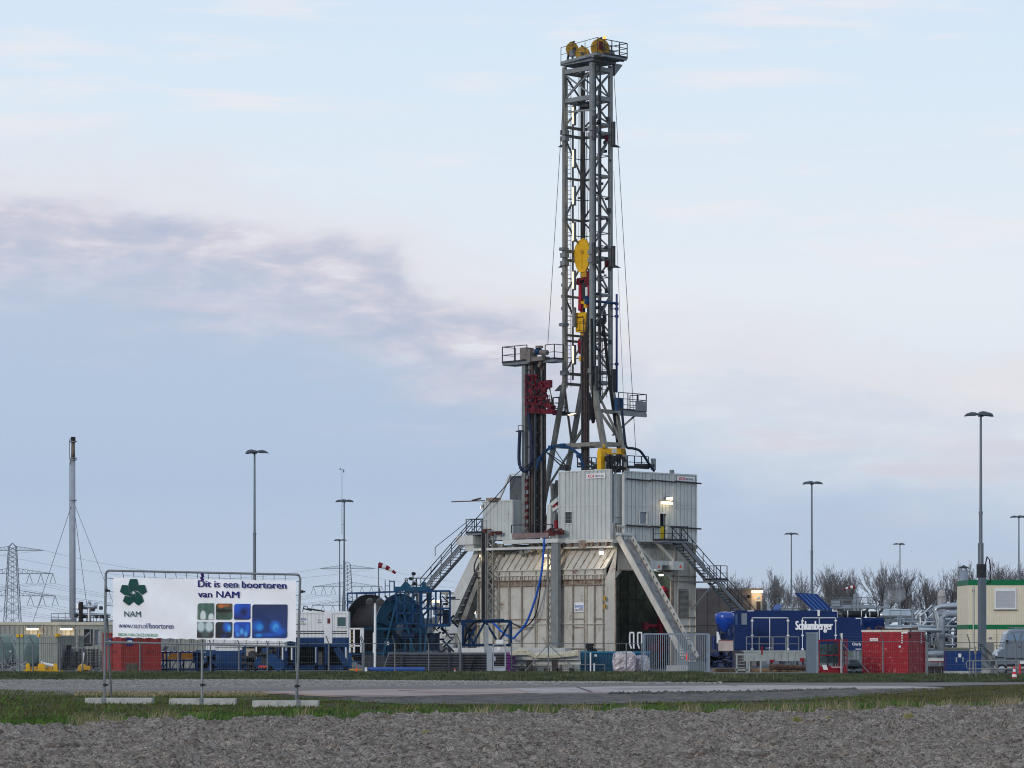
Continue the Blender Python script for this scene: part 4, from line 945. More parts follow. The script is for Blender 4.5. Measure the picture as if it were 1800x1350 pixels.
# right-hand block
xr0, xr1 = lb(1097), lb(1225); t = wallthing('widest corrugated wind wall with an open door and a lit lamp, on the right', (4.5, 0, zf)); zr1 = lz(826.5, 0, 0); zr0 = lz(951, 1, 0)
dx0, dx1, dz0, dz1 = lb(1159.5), lb(1171), lz(949, 4.5, 0), lz(902.5, 4.5, 0); wx0, wx1, wz0, wz1 = lb(1124.5), lb(1136.5), lz(920, 2, 0), lz(899, 2, 0)
rib_wall(t, 'x', xr0 + .08, xr1 - .1, zr0 + .1, zr1 - .1, 0, .2, .40, holes=((wx0, wx1, wz0, wz1), (dx0, dx1, zr0 + .1, dz1)))
b = MB(); b.box(xr0, xr0 + .08, -.03, .22, zr0, zr1); b.box(xr1 - .1, xr1, -.03, .22, zr0, zr1); b.box(xr0 + .08, dx0 - .08, -.03, .22, zr0, zr0 + .1); b.box(dx1 + .08, xr1 - .1, -.03, .22, zr0, zr0 + .1); b.box(xr0 + .08, xr1 - .1, -.03, .22, zr1 - .1, zr1)
zm = lz(889.5, 4, 0); b.box(xr0 + .08, xr1 - .1, -.02, .01, zm - .02, zm + .02); b.box(dx0 - .08, dx0, -.05, .22, zr0, dz1 + .08); b.box(dx1, dx1 + .08, -.05, .22, zr0, dz1 + .08); b.box(dx0, dx1, -.05, .22, dz1, dz1 + .08)
for px in (1097 + 44, 1097 + 86): x = lb(px); b.box(x - .04, x + .04, -.03, 0, zr0 + .1, zr1 - .1)
b.build('frame', offwhite, t); window(t, 'x', wx0, wx1, wz0, wz1, 0, False, glass_grey)
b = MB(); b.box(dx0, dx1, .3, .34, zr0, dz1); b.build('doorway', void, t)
b = MB(); b.box(dx0 + .1, dx1 - .08, .12, .18, lz(948, 4.5, 0), lz(925, 4.5, 0)); b.build('half_door', mat('acid_yellow_paint', (200, 176, 20), .5, vary=.1), t)
for py in (846, 927): 
    for k in range(3):
        b = MB(); a, c = xr0 + .1 + k * (xr1 - xr0) / 3, xr0 + .1 + (k + 1) * (xr1 - xr0) / 3; 
        if py == 927 and k == 1: c = dx0 - .1
        if py == 927 and k == 2: a = dx1 + .3
        z = lz(py, 4, 0) + .05; b.tube((a, -.16, z + .04), (c + (.2 if k == 2 else 0), -.16, z - .04), .06, 8)
        for q in (.1, .5, .9): b.bar((a + (c - a) * q, 0, z), (a + (c - a) * q, -.16, z), .05)
        b.build('fender_pipe', dark_steel, t)
kca(t, (lb(1190), -.05, lz(845.5, 7, 0)), (1, 0, 0), lb(1220) - lb(1190))
b = MB(); x = lb(1169); b.obox((x, -.2, lz(884.3, x, 0)), (.56, 0, 0), (0, .09, 0), (0, 0, .09)); b.build('lamp', warm_glow, t); b = MB(); b.obox((x, -.2, lz(884.3, x, 0) + .14), (.7, 0, 0), (0, .11, 0), (0, 0, .03)); b.rev([(.26, 0), (.24, .12), (.14, .26), (.02, .3)], (x, -.22, lz(879, x, 0)), n=14); b.build('lamp_hood', galv, t)
b = MB(); b.obox((x + .05, -.42, lz(877, x, 0)), (.28, 0, 0), (0, .05, 0), (0, 0, .1)); b.build('lamp', warm_glow, t); rig_spot((x, -.7, lz(886, x, 0)), 22)
# returns and back walls so that the floor is enclosed
t = wallthing('corrugated back wall seen as a thin edge beyond the rig floor', (xr1 - .1, 4, zf))
b = MB(); b.box(xr1 - .2, xr1 - .02, .25, 9.5, zr0, zr1 - .02); b.corr((xr1 - .02, .25, zr0), (0, 1, 0), 9.2, zr1 - zr0 - .05, (1, 0, 0), .4, .05, .8); b.build('cladding', white_wall, t)
# small left cab + dark booth
t = thing('rig_floor_cab', 'small corrugated cab with a sloping roof bar at the left end of the rig floor', 'cab', (0, la(875), zf), frame='rig')
yc0, yc1 = la(900, -.2), la(848.5, -.2); zc0, zc1 = lz(949, 0, 11), lz(881.5, 0, 11)
b = MB(); b.box(-.15, 2.2, yc0, yc1, zc0, zc1); b.corr((-.15, yc0, zc0), (0, 1, 0), yc1 - yc0, zc1 - zc0, (-1, 0, 0), .42, .05, .82); b.build('cladding', white_wall, t)
b = MB(); b.box(-.24, 2.25, yc0, yc1 + .05, zc1, zc1 + .12); b.box(-.24, -.1, yc0 - .1, yc0, zc0 - .6, zc1 + .1); b.build('frame', offwhite, t)
b = MB(); b.obox((-.3, la(872), lz(877, 0, 11)), (.3, 0, 0), (0, .5, 0), (0, 0, .12)); b.build('roof_unit', rail_rust, t)
b = MB(); b.bar(LA(876, 882, .5), LA(897, 834, .5), .14); b.bar(LA(897, 834, .5), LA(918, 834, .5), .12); b.build('roof_bar', offwhite, t)
flood(LA(847, 890, -.3), (-.6, .4, -.5), t, .25, warm_glow)
t = thing('operator_booth', 'dark grey booth with a lit opening and blue gear beside the pipe column', 'booth', (1.2, la(908, 1.2), zf), frame='rig')
b = MB(); ya, yb = la(919, 1.2), la(896, 1.2); b.box(1.2, 3.4, ya, yb, lz(880, 1, 10), lz(835, 1, 10)); b.build('body', mat('booth_dark_grey', (84, 88, 92), .6, vary=.15), t)
b = MB(); b.box(1.15, 1.3, ya, ya + .12, lz(945, 1, 10), lz(880, 1, 10)); b.box(1.15, 1.3, yb - .12, yb, lz(945, 1, 10), lz(880, 1, 10)); b.box(1.1, 1.3, ya, yb, lz(884, 1, 10), lz(878, 1, 10)); b.build('frame', galv_light, t)
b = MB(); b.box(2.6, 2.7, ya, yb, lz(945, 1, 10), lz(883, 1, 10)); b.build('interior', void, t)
b = MB(); b.box(1.7, 2.2, ya + .3, yb - .2, lz(924, 1, 10), lz(902, 1, 10)); b.build('tool_drum', royal, t)
b = MB(); b.obox(LA(904, 889, 1.6), (.1, 0, 0), (0, .15, 0), (0, 0, .05)); b.build('lamp', warm_glow, t)

# floor rails and clutter above the walls
t = thing('roof_walkway', 'railed walkway with dark gear above the right-hand wind wall', 'walkway', (3, 2, zr1), frame='rig')
b = MB(); b.rail([LB(1103, 823, 2), LB(1140, 825, 2)], .95, .03, .7); b.rail([LA(1015, 822, 2.2), LA(1048, 822, 2.2)], .75, .03, .5); b.build('guard_rail', dark_steel, t)
b = MB(); b.bar(LB(1106, 821, 1.5), LB(1141, 821, 1.5), .2, .22); b.obox(LB(1133, 818, 1.5), (.9, 0, 0), (0, .2, 0), (0, 0, .1)); b.bar(LA(1018, 815, 2), LA(1050, 823, 2), .2, .16); b.build('winch', dark_steel, t)
b = MB(); b.bar(LB(1148.5, 826, 1.5), LB(1148.5, 806, 1.5), .28); b.bar(LB(1181, 833, .6), LB(1181, 826, .6), .25); b.build('stub_post', galv_light, t)

# ---------------------------------------------------------------- V-door ramp
def beamthing(name, label, cat, org): return thing(name, label, cat, org, frame='rig')
x0r, x1r = lb(1087, 0) , lb(1112, 0)
t = beamthing('pipe_ramp', 'steep steel pipe slide running from the rig floor down to the ground', 'ramp', (1.2, -6.3, 0))
top = V(((x0r + x1r) / 2, 0.1, lz(946, 1, 0))); bot = V(((x0r + x1r) / 2 - .1, -6.6, .75)); wd = 1.4
b = MB(); d = (bot - top); b.bar(top, bot, wd - .3, .08); b.build('slide_plate', mat('worn_slide_steel', (140, 138, 138), .45, metal=.3, vary=.3, streak=.3, rust=.25), t)
for s_ in (-1, 1):
    b = MB(); o_ = V((s_ * wd / 2, 0, .12)); b.bar(top + o_, bot + o_, .13, .42); b.build('side_beam', cream, t)
b = MB()
for k in range(20):
    p = top.lerp(bot, k / 19.5) + V((wd / 2 - .1, 0, .32)); b.obox(p, (.04, 0, 0), (0, .04, 0), (0, 0, .09)); p = p - V((wd - .2, 0, 0)); b.obox(p, (.04, 0, 0), (0, .04, 0), (0, 0, .09))
b.build('rail_lug', galv, t)
b = MB(); b.bar(top + V((-.9, -.1, .3)), top + V((.9, -.1, .3)), .2); b.bar(top + V((-.9, -.1, .9)), top + V((.9, -.1, .9)), .08); b.build('top_sill', offwhite, t)
b = MB(); b.box(bot.x - 1.0, bot.x + 1.2, bot.y - .6, bot.y + .4, .05, .6); b.build('foot_frame', galv_light, t)

# ---------------------------------------------------------------- stairs
def stairs(t, p, q, side, w_=.9, st=None, rail=True, m=None):
    """flight of steps from top p to bottom q; side = horizontal unit across"""
    p, q = V(p), V(q); side = V(side).normalized(); n = max(4, int(abs(p.z - q.z) / .2)); m = m or dark_steel
    for s_ in (-1, 1):
        b = MB(); o_ = side * w_ / 2 * s_; b.bar(p + o_, q + o_, .06, .26); b.build('stringer', galv, t)
    b = MB(); run = (q - p); h = V((run.x, run.y, 0)).normalized()
    for i in range(1, n): c = p.lerp(q, i / n); b.obox(c, side * (w_ / 2 - .03), h * .13, Z * .02)
    b.build('treads', m, t)
    for s_ in (-1, 1):
        b = MB(); o_ = side * w_ / 2 * s_; L = run.length; k = max(2, round(L / 1.5))
        for i in range(k + 1): c = p.lerp(q, i / k) + o_; b.bar(c, c + Z * 1.05, .045)
        b.bar(p + o_ + Z * 1.05, q + o_ + Z * 1.05, .05); b.bar(p + o_ + Z * .55, q + o_ + Z * .55, .04); b.build('handrail', dark_steel, t)
def landing(t, c, hx, hy, open_=(), th=.12):
    c = V(c); b = MB(); b.box(c.x - hx, c.x + hx, c.y - hy, c.y + hy, c.z - th, c.z); b.build('landing', galv, t)
    cor = [V((c.x - hx, c.y - hy, c.z)), V((c.x + hx, c.y - hy, c.z)), V((c.x + hx, c.y + hy, c.z)), V((c.x - hx, c.y + hy, c.z))]; b = MB()
    for i in range(4):
        if i in open_: continue
        b.rail([cor[i], cor[(i + 1) % 4]], 1.1, .025, .9)
    b.build('guard_rail', dark_steel, t)
t = beamthing('steel_stairs', 'dark two-flight steel stairs down the right side of the rig', 'stairs', (11, -1, 0)); t['group'] = 'external stairs of the rig'
yS = -.75; l0 = LB(1171, 951, yS); landing(t, l0 + V((.5, 0, 0)), 1.3, .55, (1, 2))
s0 = LB(1190, 952, yS); s1 = LB(1247, 1018, yS); stairs(t, s0, s1, (0, 1, 0)); landing(t, LB(1257, 1020, yS) , .75, .55, (3, 1))
s2 = LB(1251, 1022, yS); s3 = V((s2.x + 9.1, yS, .2)); stairs(t, LB(1251, 1021, yS - .02), s3 + V((0, -.02, 0)), (0, 1, 0))
b = MB(); c = LB(1257, 1020, yS); b.bar((c.x, yS, c.z - .1), (lb(1222), .3, c.z - 2.2), .1); b.bar((c.x - .6, yS, c.z - .15), (lb(1222), .4, c.z - .15), .12); b.build('bracket', galv, t)
# left stairs along the left face, climbing to the rig floor
t = beamthing('steel_stairs', 'steel stairs climbing from the blue reel up to the left end of the rig floor', 'stairs', (-.6, 22, 0)); t['group'] = 'external stairs of the rig'
xS = -.2; p = LA(838, 938, xS); q = LA(748, 1040, xS); stairs(t, p, q, (1, 0, 0), 1.0, m=galv)
landing(t, p + V((0, -.3, 0)), .55, .9, (0, 2)); landing(t, q + V((0, .8, -.03)), .6, .9, (0,)); stairs(t, q + V((0.05, 1.6, -.05)), V((xS, q.y + 8.5, .3)), (1, 0, 0), 1.0, m=galv)
b = MB()
for pz in (q + V((-.5, 1.5, -.1)), q + V((.5, 1.5, -.1)), q + V((-.5, .2, -.1)), q + V((.5, .2, -.1))): b.bar(pz, (pz.x, pz.y, 0), .14)
b.build('post', galv, t)
b = MB(); b.bar(LA(825, 914, .3), LA(845, 912, .3), .04); b.bar(LA(825, 914, .3), LA(765, 962, .3), .04); b.bar(LA(765, 962, .3), LA(765, 978, .3), .04); b.build('upper_rail', dark_steel, t)
# inclined shear leg beside it
t = beamthing('inclined_leg', 'broad inclined cream box leg bracing the left end of the rig', 'rig leg', (-.3, 20, 0))
for pts, x, th, m_, nm in (([(838, 960), (752, 1133), (776, 1133), (843, 985)], .35, .7, offwhite, 'side_beam'), ([(843, 985), (776, 1133), (793, 1133), (850, 985)], .75, .15, dark_steel, 'back_plate'), ([(850, 985), (793, 1133), (803, 1133), (856, 985)], .35, .7, mast_low, 'side_beam')):
    b = MB(); b.prism([LA(p, q, x) for p, q in pts], (th, 0, 0)); b.build(nm, m_, t)
b = MB()
for k in range(12): f = (k + .5) / 12; p, q = V((843, 985, 0)).lerp(V((776, 1133, 0)), f), V((850, 985, 0)).lerp(V((793, 1133, 0)), f); b.bar(LA(p.x + 3, p.y, .6), LA(q.x - 2, q.y - 2, .6), .09)
b.build('rungs', galv_light, t)
b = MB(); b.obox(LA(833, 950, .2), (1.0, 0, 0), (0, .9, 0), (0, 0, .35)); b.obox(LA(838, 962, .2), (.8, 0, 0), (0, .5, 0), (0, 0, .3)); b.build('hinge_head', offwhite, t)
# outrigger pole at the left top
b = MB(); b.bar(LA(794, 882, -.1), LA(852, 880, -.1), .08); b.bar(LA(830, 880, -.1), LA(845, 876, -.1), .12)
tag(rigfree(b.build('outrigger_pole', rusty, None)), 'thin rusty pole sticking out left from the small rig cab', 'pole')
# ================================================================ MAST
x0 = 3.2; y0 = la(1041, x0); y1 = la(992.5, x0); x1 = lb(1073, y0)
xc, yc = (x0 + x1) / 2, (y0 + y1) / 2
def mz(py, x=None, y=None): return lz(py, xc if x is None else x, yc if y is None else y)
t = thing('drill_mast', 'tall grey open lattice mast with a railed crown platform on top', 'mast', (xc, yc, mz(826)), frame='rig')
zt, zk = mz(124), mz(672); zb = mz(835)
spl = 1.75
LEGS = {'l': (x0, y1, 1), 'f': (x0, y0, -1), 'r': (x1, y0, -1), 'k': (x1, y1, 1)}
def leg_at(k, z):
    x, y, s_ = LEGS[k]
    if z < zk: y += s_ * spl * (zk - z) / (zk - zb)
    return V((x, y, z))
for k in 'lfrk':
    w_ = .33 if k == 'f' else .28; zz = zb - 5
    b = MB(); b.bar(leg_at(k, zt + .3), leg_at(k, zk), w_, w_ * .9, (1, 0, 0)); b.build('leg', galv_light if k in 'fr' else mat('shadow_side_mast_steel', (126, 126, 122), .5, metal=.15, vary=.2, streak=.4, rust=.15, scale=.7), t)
    b = MB(); b.bar(leg_at(k, zk), leg_at(k, zz), w_ * 1.15, w_ * 1.1, (1, 0, 0)); b.build('leg', mast_low, t)
    if k in 'lf':
        for py in (232, 243, 448, 462, 655): z = mz(py); c = leg_at(k, z); b = MB(); b.obox(c, (.25, 0, 0), (0, .25, 0), (0, 0, .18)); b.build('joint_block', galv_light, t)
def beam(a, z, c, zc=None, w_=.2, h=None, m=None, name='cross_beam'):
    b = MB(); b.bar(leg_at(a, z), leg_at(c, z if zc is None else zc), w_, h or w_, ); return b.build(name, m or galv_light, t)
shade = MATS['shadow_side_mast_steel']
# horizontal levels (photo rows), the front-left face is open below the crown
for py in (126, 177): 
    for a, c in ('lf', 'fr', 'rk', 'kl'): beam(a, mz(py), c, w_=.22, h=.34)
for py in (222, 237, 312, 384, 440, 456, 520, 588, 598, 656, 674):
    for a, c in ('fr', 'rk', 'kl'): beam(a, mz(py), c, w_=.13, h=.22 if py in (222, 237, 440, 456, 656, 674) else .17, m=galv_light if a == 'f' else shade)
b = MB()
def brace(a, z, c, zc, w_=.15, m=None): beam(a, z, c, zc, w_, w_, m, 'brace')
for a, c in ('lf', 'fr', 'rk', 'kl'): brace(a, mz(130), c, mz(174), .11); brace(c, mz(130), a, mz(174), .11)
zig = [(180, 220), (240, 311), (313, 383), (385, 438), (458, 519), (521, 587), (600, 655)]
for i, (p, q) in enumerate(zig):
    for a, c in ('fr', 'rk', 'kl'):
        if (i + (a == 'r')) % 2: a, c = c, a
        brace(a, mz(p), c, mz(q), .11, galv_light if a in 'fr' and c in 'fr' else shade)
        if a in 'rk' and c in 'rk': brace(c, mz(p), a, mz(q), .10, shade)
rd = random.Random(23)
for p, q in zig[1:]:                                       # light girts half way up each bay
    for a, c in ('fr', 'rk', 'kl'): beam(a, mz((p + q) / 2), c, w_=.06, h=.06, m=galv, name='girt')
for i in range(5):
    b = MB(); x = xc - .5 + .22 * i; b.tube((x, yc + .5 - .1 * i, mz(135)), (x, yc + .5 - .1 * i, mz(420 if i < 3 else 690)), .022, 4); b.build('drill_line', dark_steel, t)
b = MB()
for _ in range(34):
    z = mz(rd.uniform(200, 700)); y = y0 - .12; b.obox((rd.uniform(x0 + .1, x1 - .1), y, z), (rd.uniform(.05, .2), 0, 0), (0, .06, 0), (0, 0, rd.uniform(.04, .16)))
for _ in range(22): z = mz(rd.uniform(200, 660)); b.obox((x1 - rd.uniform(0, .4), rd.uniform(y0, y1), z), (.08, 0, 0), (0, rd.uniform(.05, .2), 0), (0, 0, rd.uniform(.04, .2)))
b.build('junction_boxes', dark_steel, t)
# splayed base bracing
for py in (725, 783):
    for a, c in ('fr', 'lk'): beam(a, mz(py), c, w_=.2, h=.26, m=mast_low)
beam('l', mz(783), 'f', w_=.2, h=.3, m=mast_low); beam('k', mz(783), 'r', w_=.2, h=.3, m=mast_low)
for a, c in ('kr',):
    brace(a, mz(676), c, mz(780), .17, mast_low); brace(c, mz(676), a, mz(780), .17, mast_low); brace(a, mz(786), c, mz(860), .17, mast_low); brace(c, mz(786), a, mz(860), .17, mast_low)
brace('l', mz(676), 'k', mz(780), .15, mast_low); brace('f', mz(676), 'r', mz(780), .15, mast_low); brace('r', mz(786), 'f', mz(860), .15, mast_low); brace('k', mz(786), 'l', mz(860), .15, mast_low)
# inner rails / guide track (dark, central) and panels
b = MB(); b.bar((x1 - .35, y1 - .35, mz(150)), (x1 - .35, y1 - .35, mz(700)), .3, .22); b.build('guide_rail', mat('dark_guide_rail', (70, 66, 66), .6, vary=.3, streak=.4), t)
b = MB(); b.bar((x1 - .25, y0 + .9, mz(150)), (x1 - .25, y0 + .9, mz(700)), .26, .14); b.build('guide_rail', galv, t)
b = MB(); p = LA(1007, 150, xc + .4); b.bar((p.x, p.y, mz(200)), (p.x, p.y, mz(665)), .1); b.build('light_rail', dark_steel, t)
for a, bb, lit in ((187, 217, 1), (263, 292, 1), (328, 358, 1), (392, 422, 1), (477, 507, 1), (542, 572, 0), (608, 638, 1)):
    p = LA(1009, 150, x0 + .5); m_ = MB(); m_.box(p.x - .1, p.x + .1, p.y - .02, p.y + .10, mz(bb), mz(a)); m_.build('lamp', warm_tube if lit else mat('unlit_tube_cover', (150, 152, 152), .4), t)
    m_ = MB(); m_.box(p.x - .08, p.x + .1, p.y - .14, p.y - .021, mz(bb), mz(a)); m_.box(p.x - .12, p.x + .12, p.y - .12, p.y + .12, mz(a), mz(a) + .1); m_.box(p.x - .12, p.x + .12, p.y - .12, p.y + .12, mz(bb) - .1, mz(bb)); m_.build('lamp_housing', galv, t)
yl = la(999, x0 + .4); b = MB(); b.ladder((x0 + .5, yl, mz(680)), (x0 + .5, yl, mz(140)), (0, 1, 0), .36, .32, .018); b.build('ladder', dark_steel, t)
b = MB(); b.ladder((xc + .3, y0 - .05, mz(700)), (xc + .3, y0 - .05, mz(595)), (1, 0, 0), .5, .3, .02); b.build('ladder', dark_steel, t)
for px in (1047, 1055): # cable runs on the right face
    b = MB(); x = lb(px, y0 - .2); b.tube((x, y0 - .2, mz(120)), (x, y0 - .2, mz(700)), .07 if px == 1055 else .045, 6); b.build('cable_run', dark_steel, t)
# hoisting cylinders / guide posts at the joints
for (px, a, bb) in ((1044.5, 212, 252), (1078, 216, 258), (1044, 432, 470), (1078, 434, 472), (1048, 647, 690), (1079, 650, 690)):
    p = LB(px, a, y0 - .3); b = MB(); b.tube((p.x, y0 - .3, mz(bb)), (p.x, y0 - .3, mz(a)), .17, 8); b.build('guide_post', dark_steel, t)
for py in (258, 470):
    b = MB(); p = LB(1080, py, y0); b.prism([(p.x, y0, p.z), (p.x + .75, y0, p.z + .04), (p.x, y0, p.z + .22)], (0, .3, 0)); p = LA(989, py, x0); b.prism([(x0, p.y, p.z), (x0, p.y + .55, p.z + .04), (x0, p.y, p.z + .22)], (.3, 0, 0)); b.build('guide_horn', dark_steel, t)
b = MB(); p = LA(989, 684, x0); b.prism([(x0, p.y, p.z - .1), (x0, p.y + .9, p.z - .1), (x0, p.y + .3, p.z + .35), (x0, p.y, p.z + .35)], (.3, 0, 0)); b.build('guide_horn', mast_low, t)
b = MB()
for py in (437, 570): b.box(x0 - .3, x0 + .3, y1 - .15, y1 + .3, mz(py) - .12, mz(py) + .12); b.bar((x0, y1 + .2, mz(py)), (x0, y1 + .6, mz(py)), .08)
for py in (480, 500, 520, 541): b.box(x0 - .1, x0 + .1, y1 + .15, y1 + .28, mz(py) - .12, mz(py) + .12)
b.build('clamp', galv, t)
# things inside the crown bay
b = MB(); b.rev([(.62, 0), (.62, .35), (.2, .42)], (xc, yc, mz(190)), n=16); b.build('drum', dark_steel, t)
b = MB(); b.bar(LB(1066, 238, y0 + .1), LB(1066, 250, y0 + .1), .22); b.bar(LB(1066, 458, y0 + .1), LB(1066, 470, y0 + .1), .22); b.bar(LB(1072, 676, y0 + .1), LB(1072, 684, y0 + .1), .22); b.build('red_fitting', dark_red, t)
b = MB(); b.bar(LA(1000, 197, x0 - .1), LA(1046, 192, x0 - .1), .14); b.bar(LA(1027, 195, x0 - .1), LA(1027, 232, x0 - .1), .12); b.build('tugger_arm', galv_light, t)

# crown platform
zc = mz(110); cp = MB()
px_l, px_c, px_r = 988, 1062, 1103
yA = la(px_l, x0 - .35); yF = la(1040, x0 - .35); 
cp.box(x0 - .2, x1 + .3, y0 - .3, y1 + .25, zc - .2, zc); cp.build('crown_beam', galv, t)
xR = lb(1102.5, y0 - 1.3); 
cp = MB(); cp.box(lb(1062, y0 - 1.3), xR, y0 - 1.3, y0 + 1.2, zc, zc + .14); cp.build('crown_platform', galv, t)
cp = MB(); cp.bar((x0 - .2, y1 + .2, zc + .0), (x0 - .5, y0 - .9, zc + .2), .12, .22); cp.bar((x0 - .5, y0 - .9, zc + .2), (xR, y0 - .9, zc + .05), .14, .24); cp.prism([(x1 + .5, y0, zc - .05), (x1 + 1.4, y0, zc - .05), (x1 + .5, y0, zc - 1.0)], (0, .3, 0)); cp.build('crown_girder', galv_light, t)
cp = MB(); P = [V((lb(1062, y0 - 1.3), y0 - 1.3, zc + .14)), V((xR, y0 - 1.3, zc + .14)), V((xR, y0 + 1.2, zc + .14))]
cp.rail(P, 1.15, .028, .9, (.33, .66)); cp.rail([V((x0 - .2, y1 + .2, zc + .1)), V((x0 - .5, y0 - 1.0, zc + .3))], 1.1, .018, 1.6, (.5,), False); cp.rail([V((x0 - .5, y0 - 1.0, zc + .3)), V((lb(1062, y0 - 1.3), y0 - 1.3, zc + .14))], 1.1, .02, 1.5, (.5,), False)
cp.build('guard_rail', dark_steel, t)
def sheave(px, py, r, x, ang, label=None):
    y = la(px, x); z = lz(py, x, y); n = V((math.cos(ang), math.sin(ang), 0)); b = MB()
    b.rev([(.12, -.16), (.12, -.2), (r * .7, -.14), (r - .03, -.12), (r, -.10), (r - .06, 0), (r, .10), (r - .03, .12), (r * .7, .14), (.12, .2)], (x, y, z), n, 28); o = b.build('sheave', mat('grimy_sheave_yellow', (178, 138, 40), .55, vary=.3, scale=3, rust=.4, rustcol=(60, 48, 36)), t)
    b = MB(); b.tube(V((x, y, z)) - n * .35, V((x, y, z)) + n * .35, .13, 10); u = n.cross(Z)
    b.bar(V((x, y, z)) - n * .26 + u * .12, V((x, y, zc)) - n * .26 + u * .3, .12); b.bar(V((x, y, z)) - n * .26 - u * .12, V((x, y, zc)) - n * .26 - u * .3, .12)
    b.bar(V((x, y, z + r + .02)) - n * .3, V((x, y, z + r + .02)) + n * .3, .1); b.bar(V((x, y, z + r)) - n * .26, V((x, y, z)) - n * .26, .1); b.build('sheave_frame', dark_steel, o)
sheave(1006, 87, .54, x0 + .6, R_(-100)); sheave(1024, 95, .56, x0 + .3, R_(-150)); sheave(1055, 85.5, .76, x0 + .3, R_(-112))
b = MB(); b.obox(LA(1006, 94, x0 - .2), (.1, 0, 0), (0, .22, 0), (0, 0, .25)); b.obox(LB(1070, 95, y0 - .6), (.45, 0, 0), (0, .2, 0), (0, 0, .3)); b.build('machinery_box', galv, t)
b = MB(); b.obox(LB(1056, 80, y0 - .9), (.12, 0, 0), (0, .1, 0), (0, 0, .3)); b.build('red_fitting', dark_red, t)
p = LB(1062.5, 68, y0 - .4); b = MB(); b.tube(p - Z * .25, p - Z * .12, .13, 10); b.tube((p.x, p.y, zc), p - Z * .25, .035, 6); bo = b.build('beacon', dark_steel, t); b = MB(); b.rev([(.10, -.12), (.12, 0), (.10, .16), (.04, .22)], p, n=12); b.build('beacon_dome', amber, bo, smooth=True)

# monkeyboard platform low on the mast
zmb = mz(725); b = MB(); b.box(x0 + 1.2, lb(1131, y0 - 1.6), y0 - 1.9, y0 - .2, zmb - .15, zmb); mp = b.build('monkeyboard', galv, t)
xe = lb(1131, y0 - 1.6); b = MB(); b.rail([(x0 + .9, y0 - 1.9, zmb), (xe, y0 - 1.9, zmb), (xe, y0 - .2, zmb)], 1.35, .028, .9, (.33, .66)); b.build('guard_rail', dark_steel, mp)
b = MB(); b.box(xe - 1.25, xe - .02, y0 - 1.94, y0 - 1.92, zmb + .05, zmb + .8); b.build('side_plate', galv, mp)
b = MB()
for dx in (-2.5, -2.1): b.tube((xe + dx, y0 - 1.2, zmb), (xe + dx, y0 - 1.2, zmb + 1.0), .22, 12)
b.build('blue_cylinder', blue, mp)
b = MB(); b.bar((x0 + .9, y0 - 1.9, zmb - .25), (xe, y0 - 1.9, zmb - .25), .12, .28); b.bar((x1, y0 - .2, zmb - 1.8), (xe - .8, y0 - 1.6, zmb - .2), .14); b.build('girder', galv_light, mp)
b = MB(); b.box(x0 + .2, x0 + 1.4, y1 + .1, y1 + 1.5, zmb - .1, zmb); b.rail([(x0 + .2, y1 + .1, zmb), (x0 + .2, y1 + 1.4, zmb), (x0 + 1.4, y1 + 1.4, zmb)], 1.25, .028, .6, (.33, .66)); b.build('side_platform', dark_steel, t)
b = MB(); b.rev([(.9, 0), (.5, .35), (.35, .9), (.3, 1.6)], (xc + .8, yc + .6, mz(735)), n=4); b.build('racking_board', galv, t)
b = MB(); b.obox(LA(1003, 729, x0), (.1, 0, 0), (0, .2, 0), (0, 0, .035)); b.obox(LA(1008, 727, x0), (.1, 0, 0), (0, .18, 0), (0, 0, .03)); b.build('lamp', warm_glow, t)
# guy / tugger lines
def line(t, p, q, r=.03, name='guy_wire', m=None, sagd=0):
    b = MB(); b.path(sag(V(p), V(q), sagd, 8) if sagd else [p, V(p).lerp(V(q), .5), q], r, 4); return b.build(name, m or dark_steel, t)
line(t, LA(993, 128, x0 - .3), LA(963, 606, x0 - .3)); line(t, LB(1079, 128, y0 - .3), LB(1118, 800, y0 - .3)); line(t, LB(1079, 300, y0 + .4), LB(1090, 560, y0 + .4), .02); line(t, LB(1090, 560, y0 + .4), LB(1096, 700, y0 + .4), .02)

# ---------------------------------------------------------------- travelling block and top drive
xb = xc; 
def at(px, py, x=None): return LA(px, py, xb if x is None else x)
t = thing('travelling_block', 'yellow pear-shaped travelling block hanging in the mast', 'travelling block', at(1022, 487), frame='rig')
def plate(parent, pts, m, th, name, x=None):
    b = MB(); P = [at(a, c, x) for a, c in pts]; b.prism(P, V((th, 0, 0))); return b.build(name, m, parent)
prof = [(1025, 418), (1017, 423), (1011, 433), (1008, 444), (1009, 455), (1012, 468), (1016, 477), (1022, 478.5), (1029, 477), (1033, 467), (1036, 452), (1036, 440), (1034, 430), (1031, 423)]
plate(t, prof, yellow, .14, 'cheek_plate'); plate(t, prof, yellow, .14, 'cheek_plate', xb + .5)
b = MB(); c = at(1023, 443); b.rev([(.5, .16), (.5, .46)], c, (1, 0, 0), 20); b.build('sheave', dark_steel, t)
b = MB(); b.rev([(.20, -.03), (.20, 0)], c, (1, 0, 0), 16); b.rev([(.12, -.06), (.12, 0)], c, (1, 0, 0), 12); b.bar(at(1023, 449, xb - .02), at(1023, 472, xb - .02), .03); b.build('axle_cap', mustard, t)
b = MB(); b.box(c.x + .1, c.x + .5, at(1029, 480).y, at(1020, 480).y, mz(486), mz(477)); b.build('becket', mustard, t)
for k, (dx, dy) in enumerate(((-.3, -.15), (.1, -.2), (.3, .1), (-.1, .2), (.2, .3), (-.3, .3))):
    b = MB(); b.path([(c.x + .25 + dx * .2, c.y + dy, c.z + .5), (xc + dx, yc + dy * 2, zc)], .022, 4); tag(rigfree(b.build('hoisting_cable', dark_steel, None)), 'steel hoisting cables from the crown sheaves to the yellow travelling block', 'cable', 'hoisting cables')
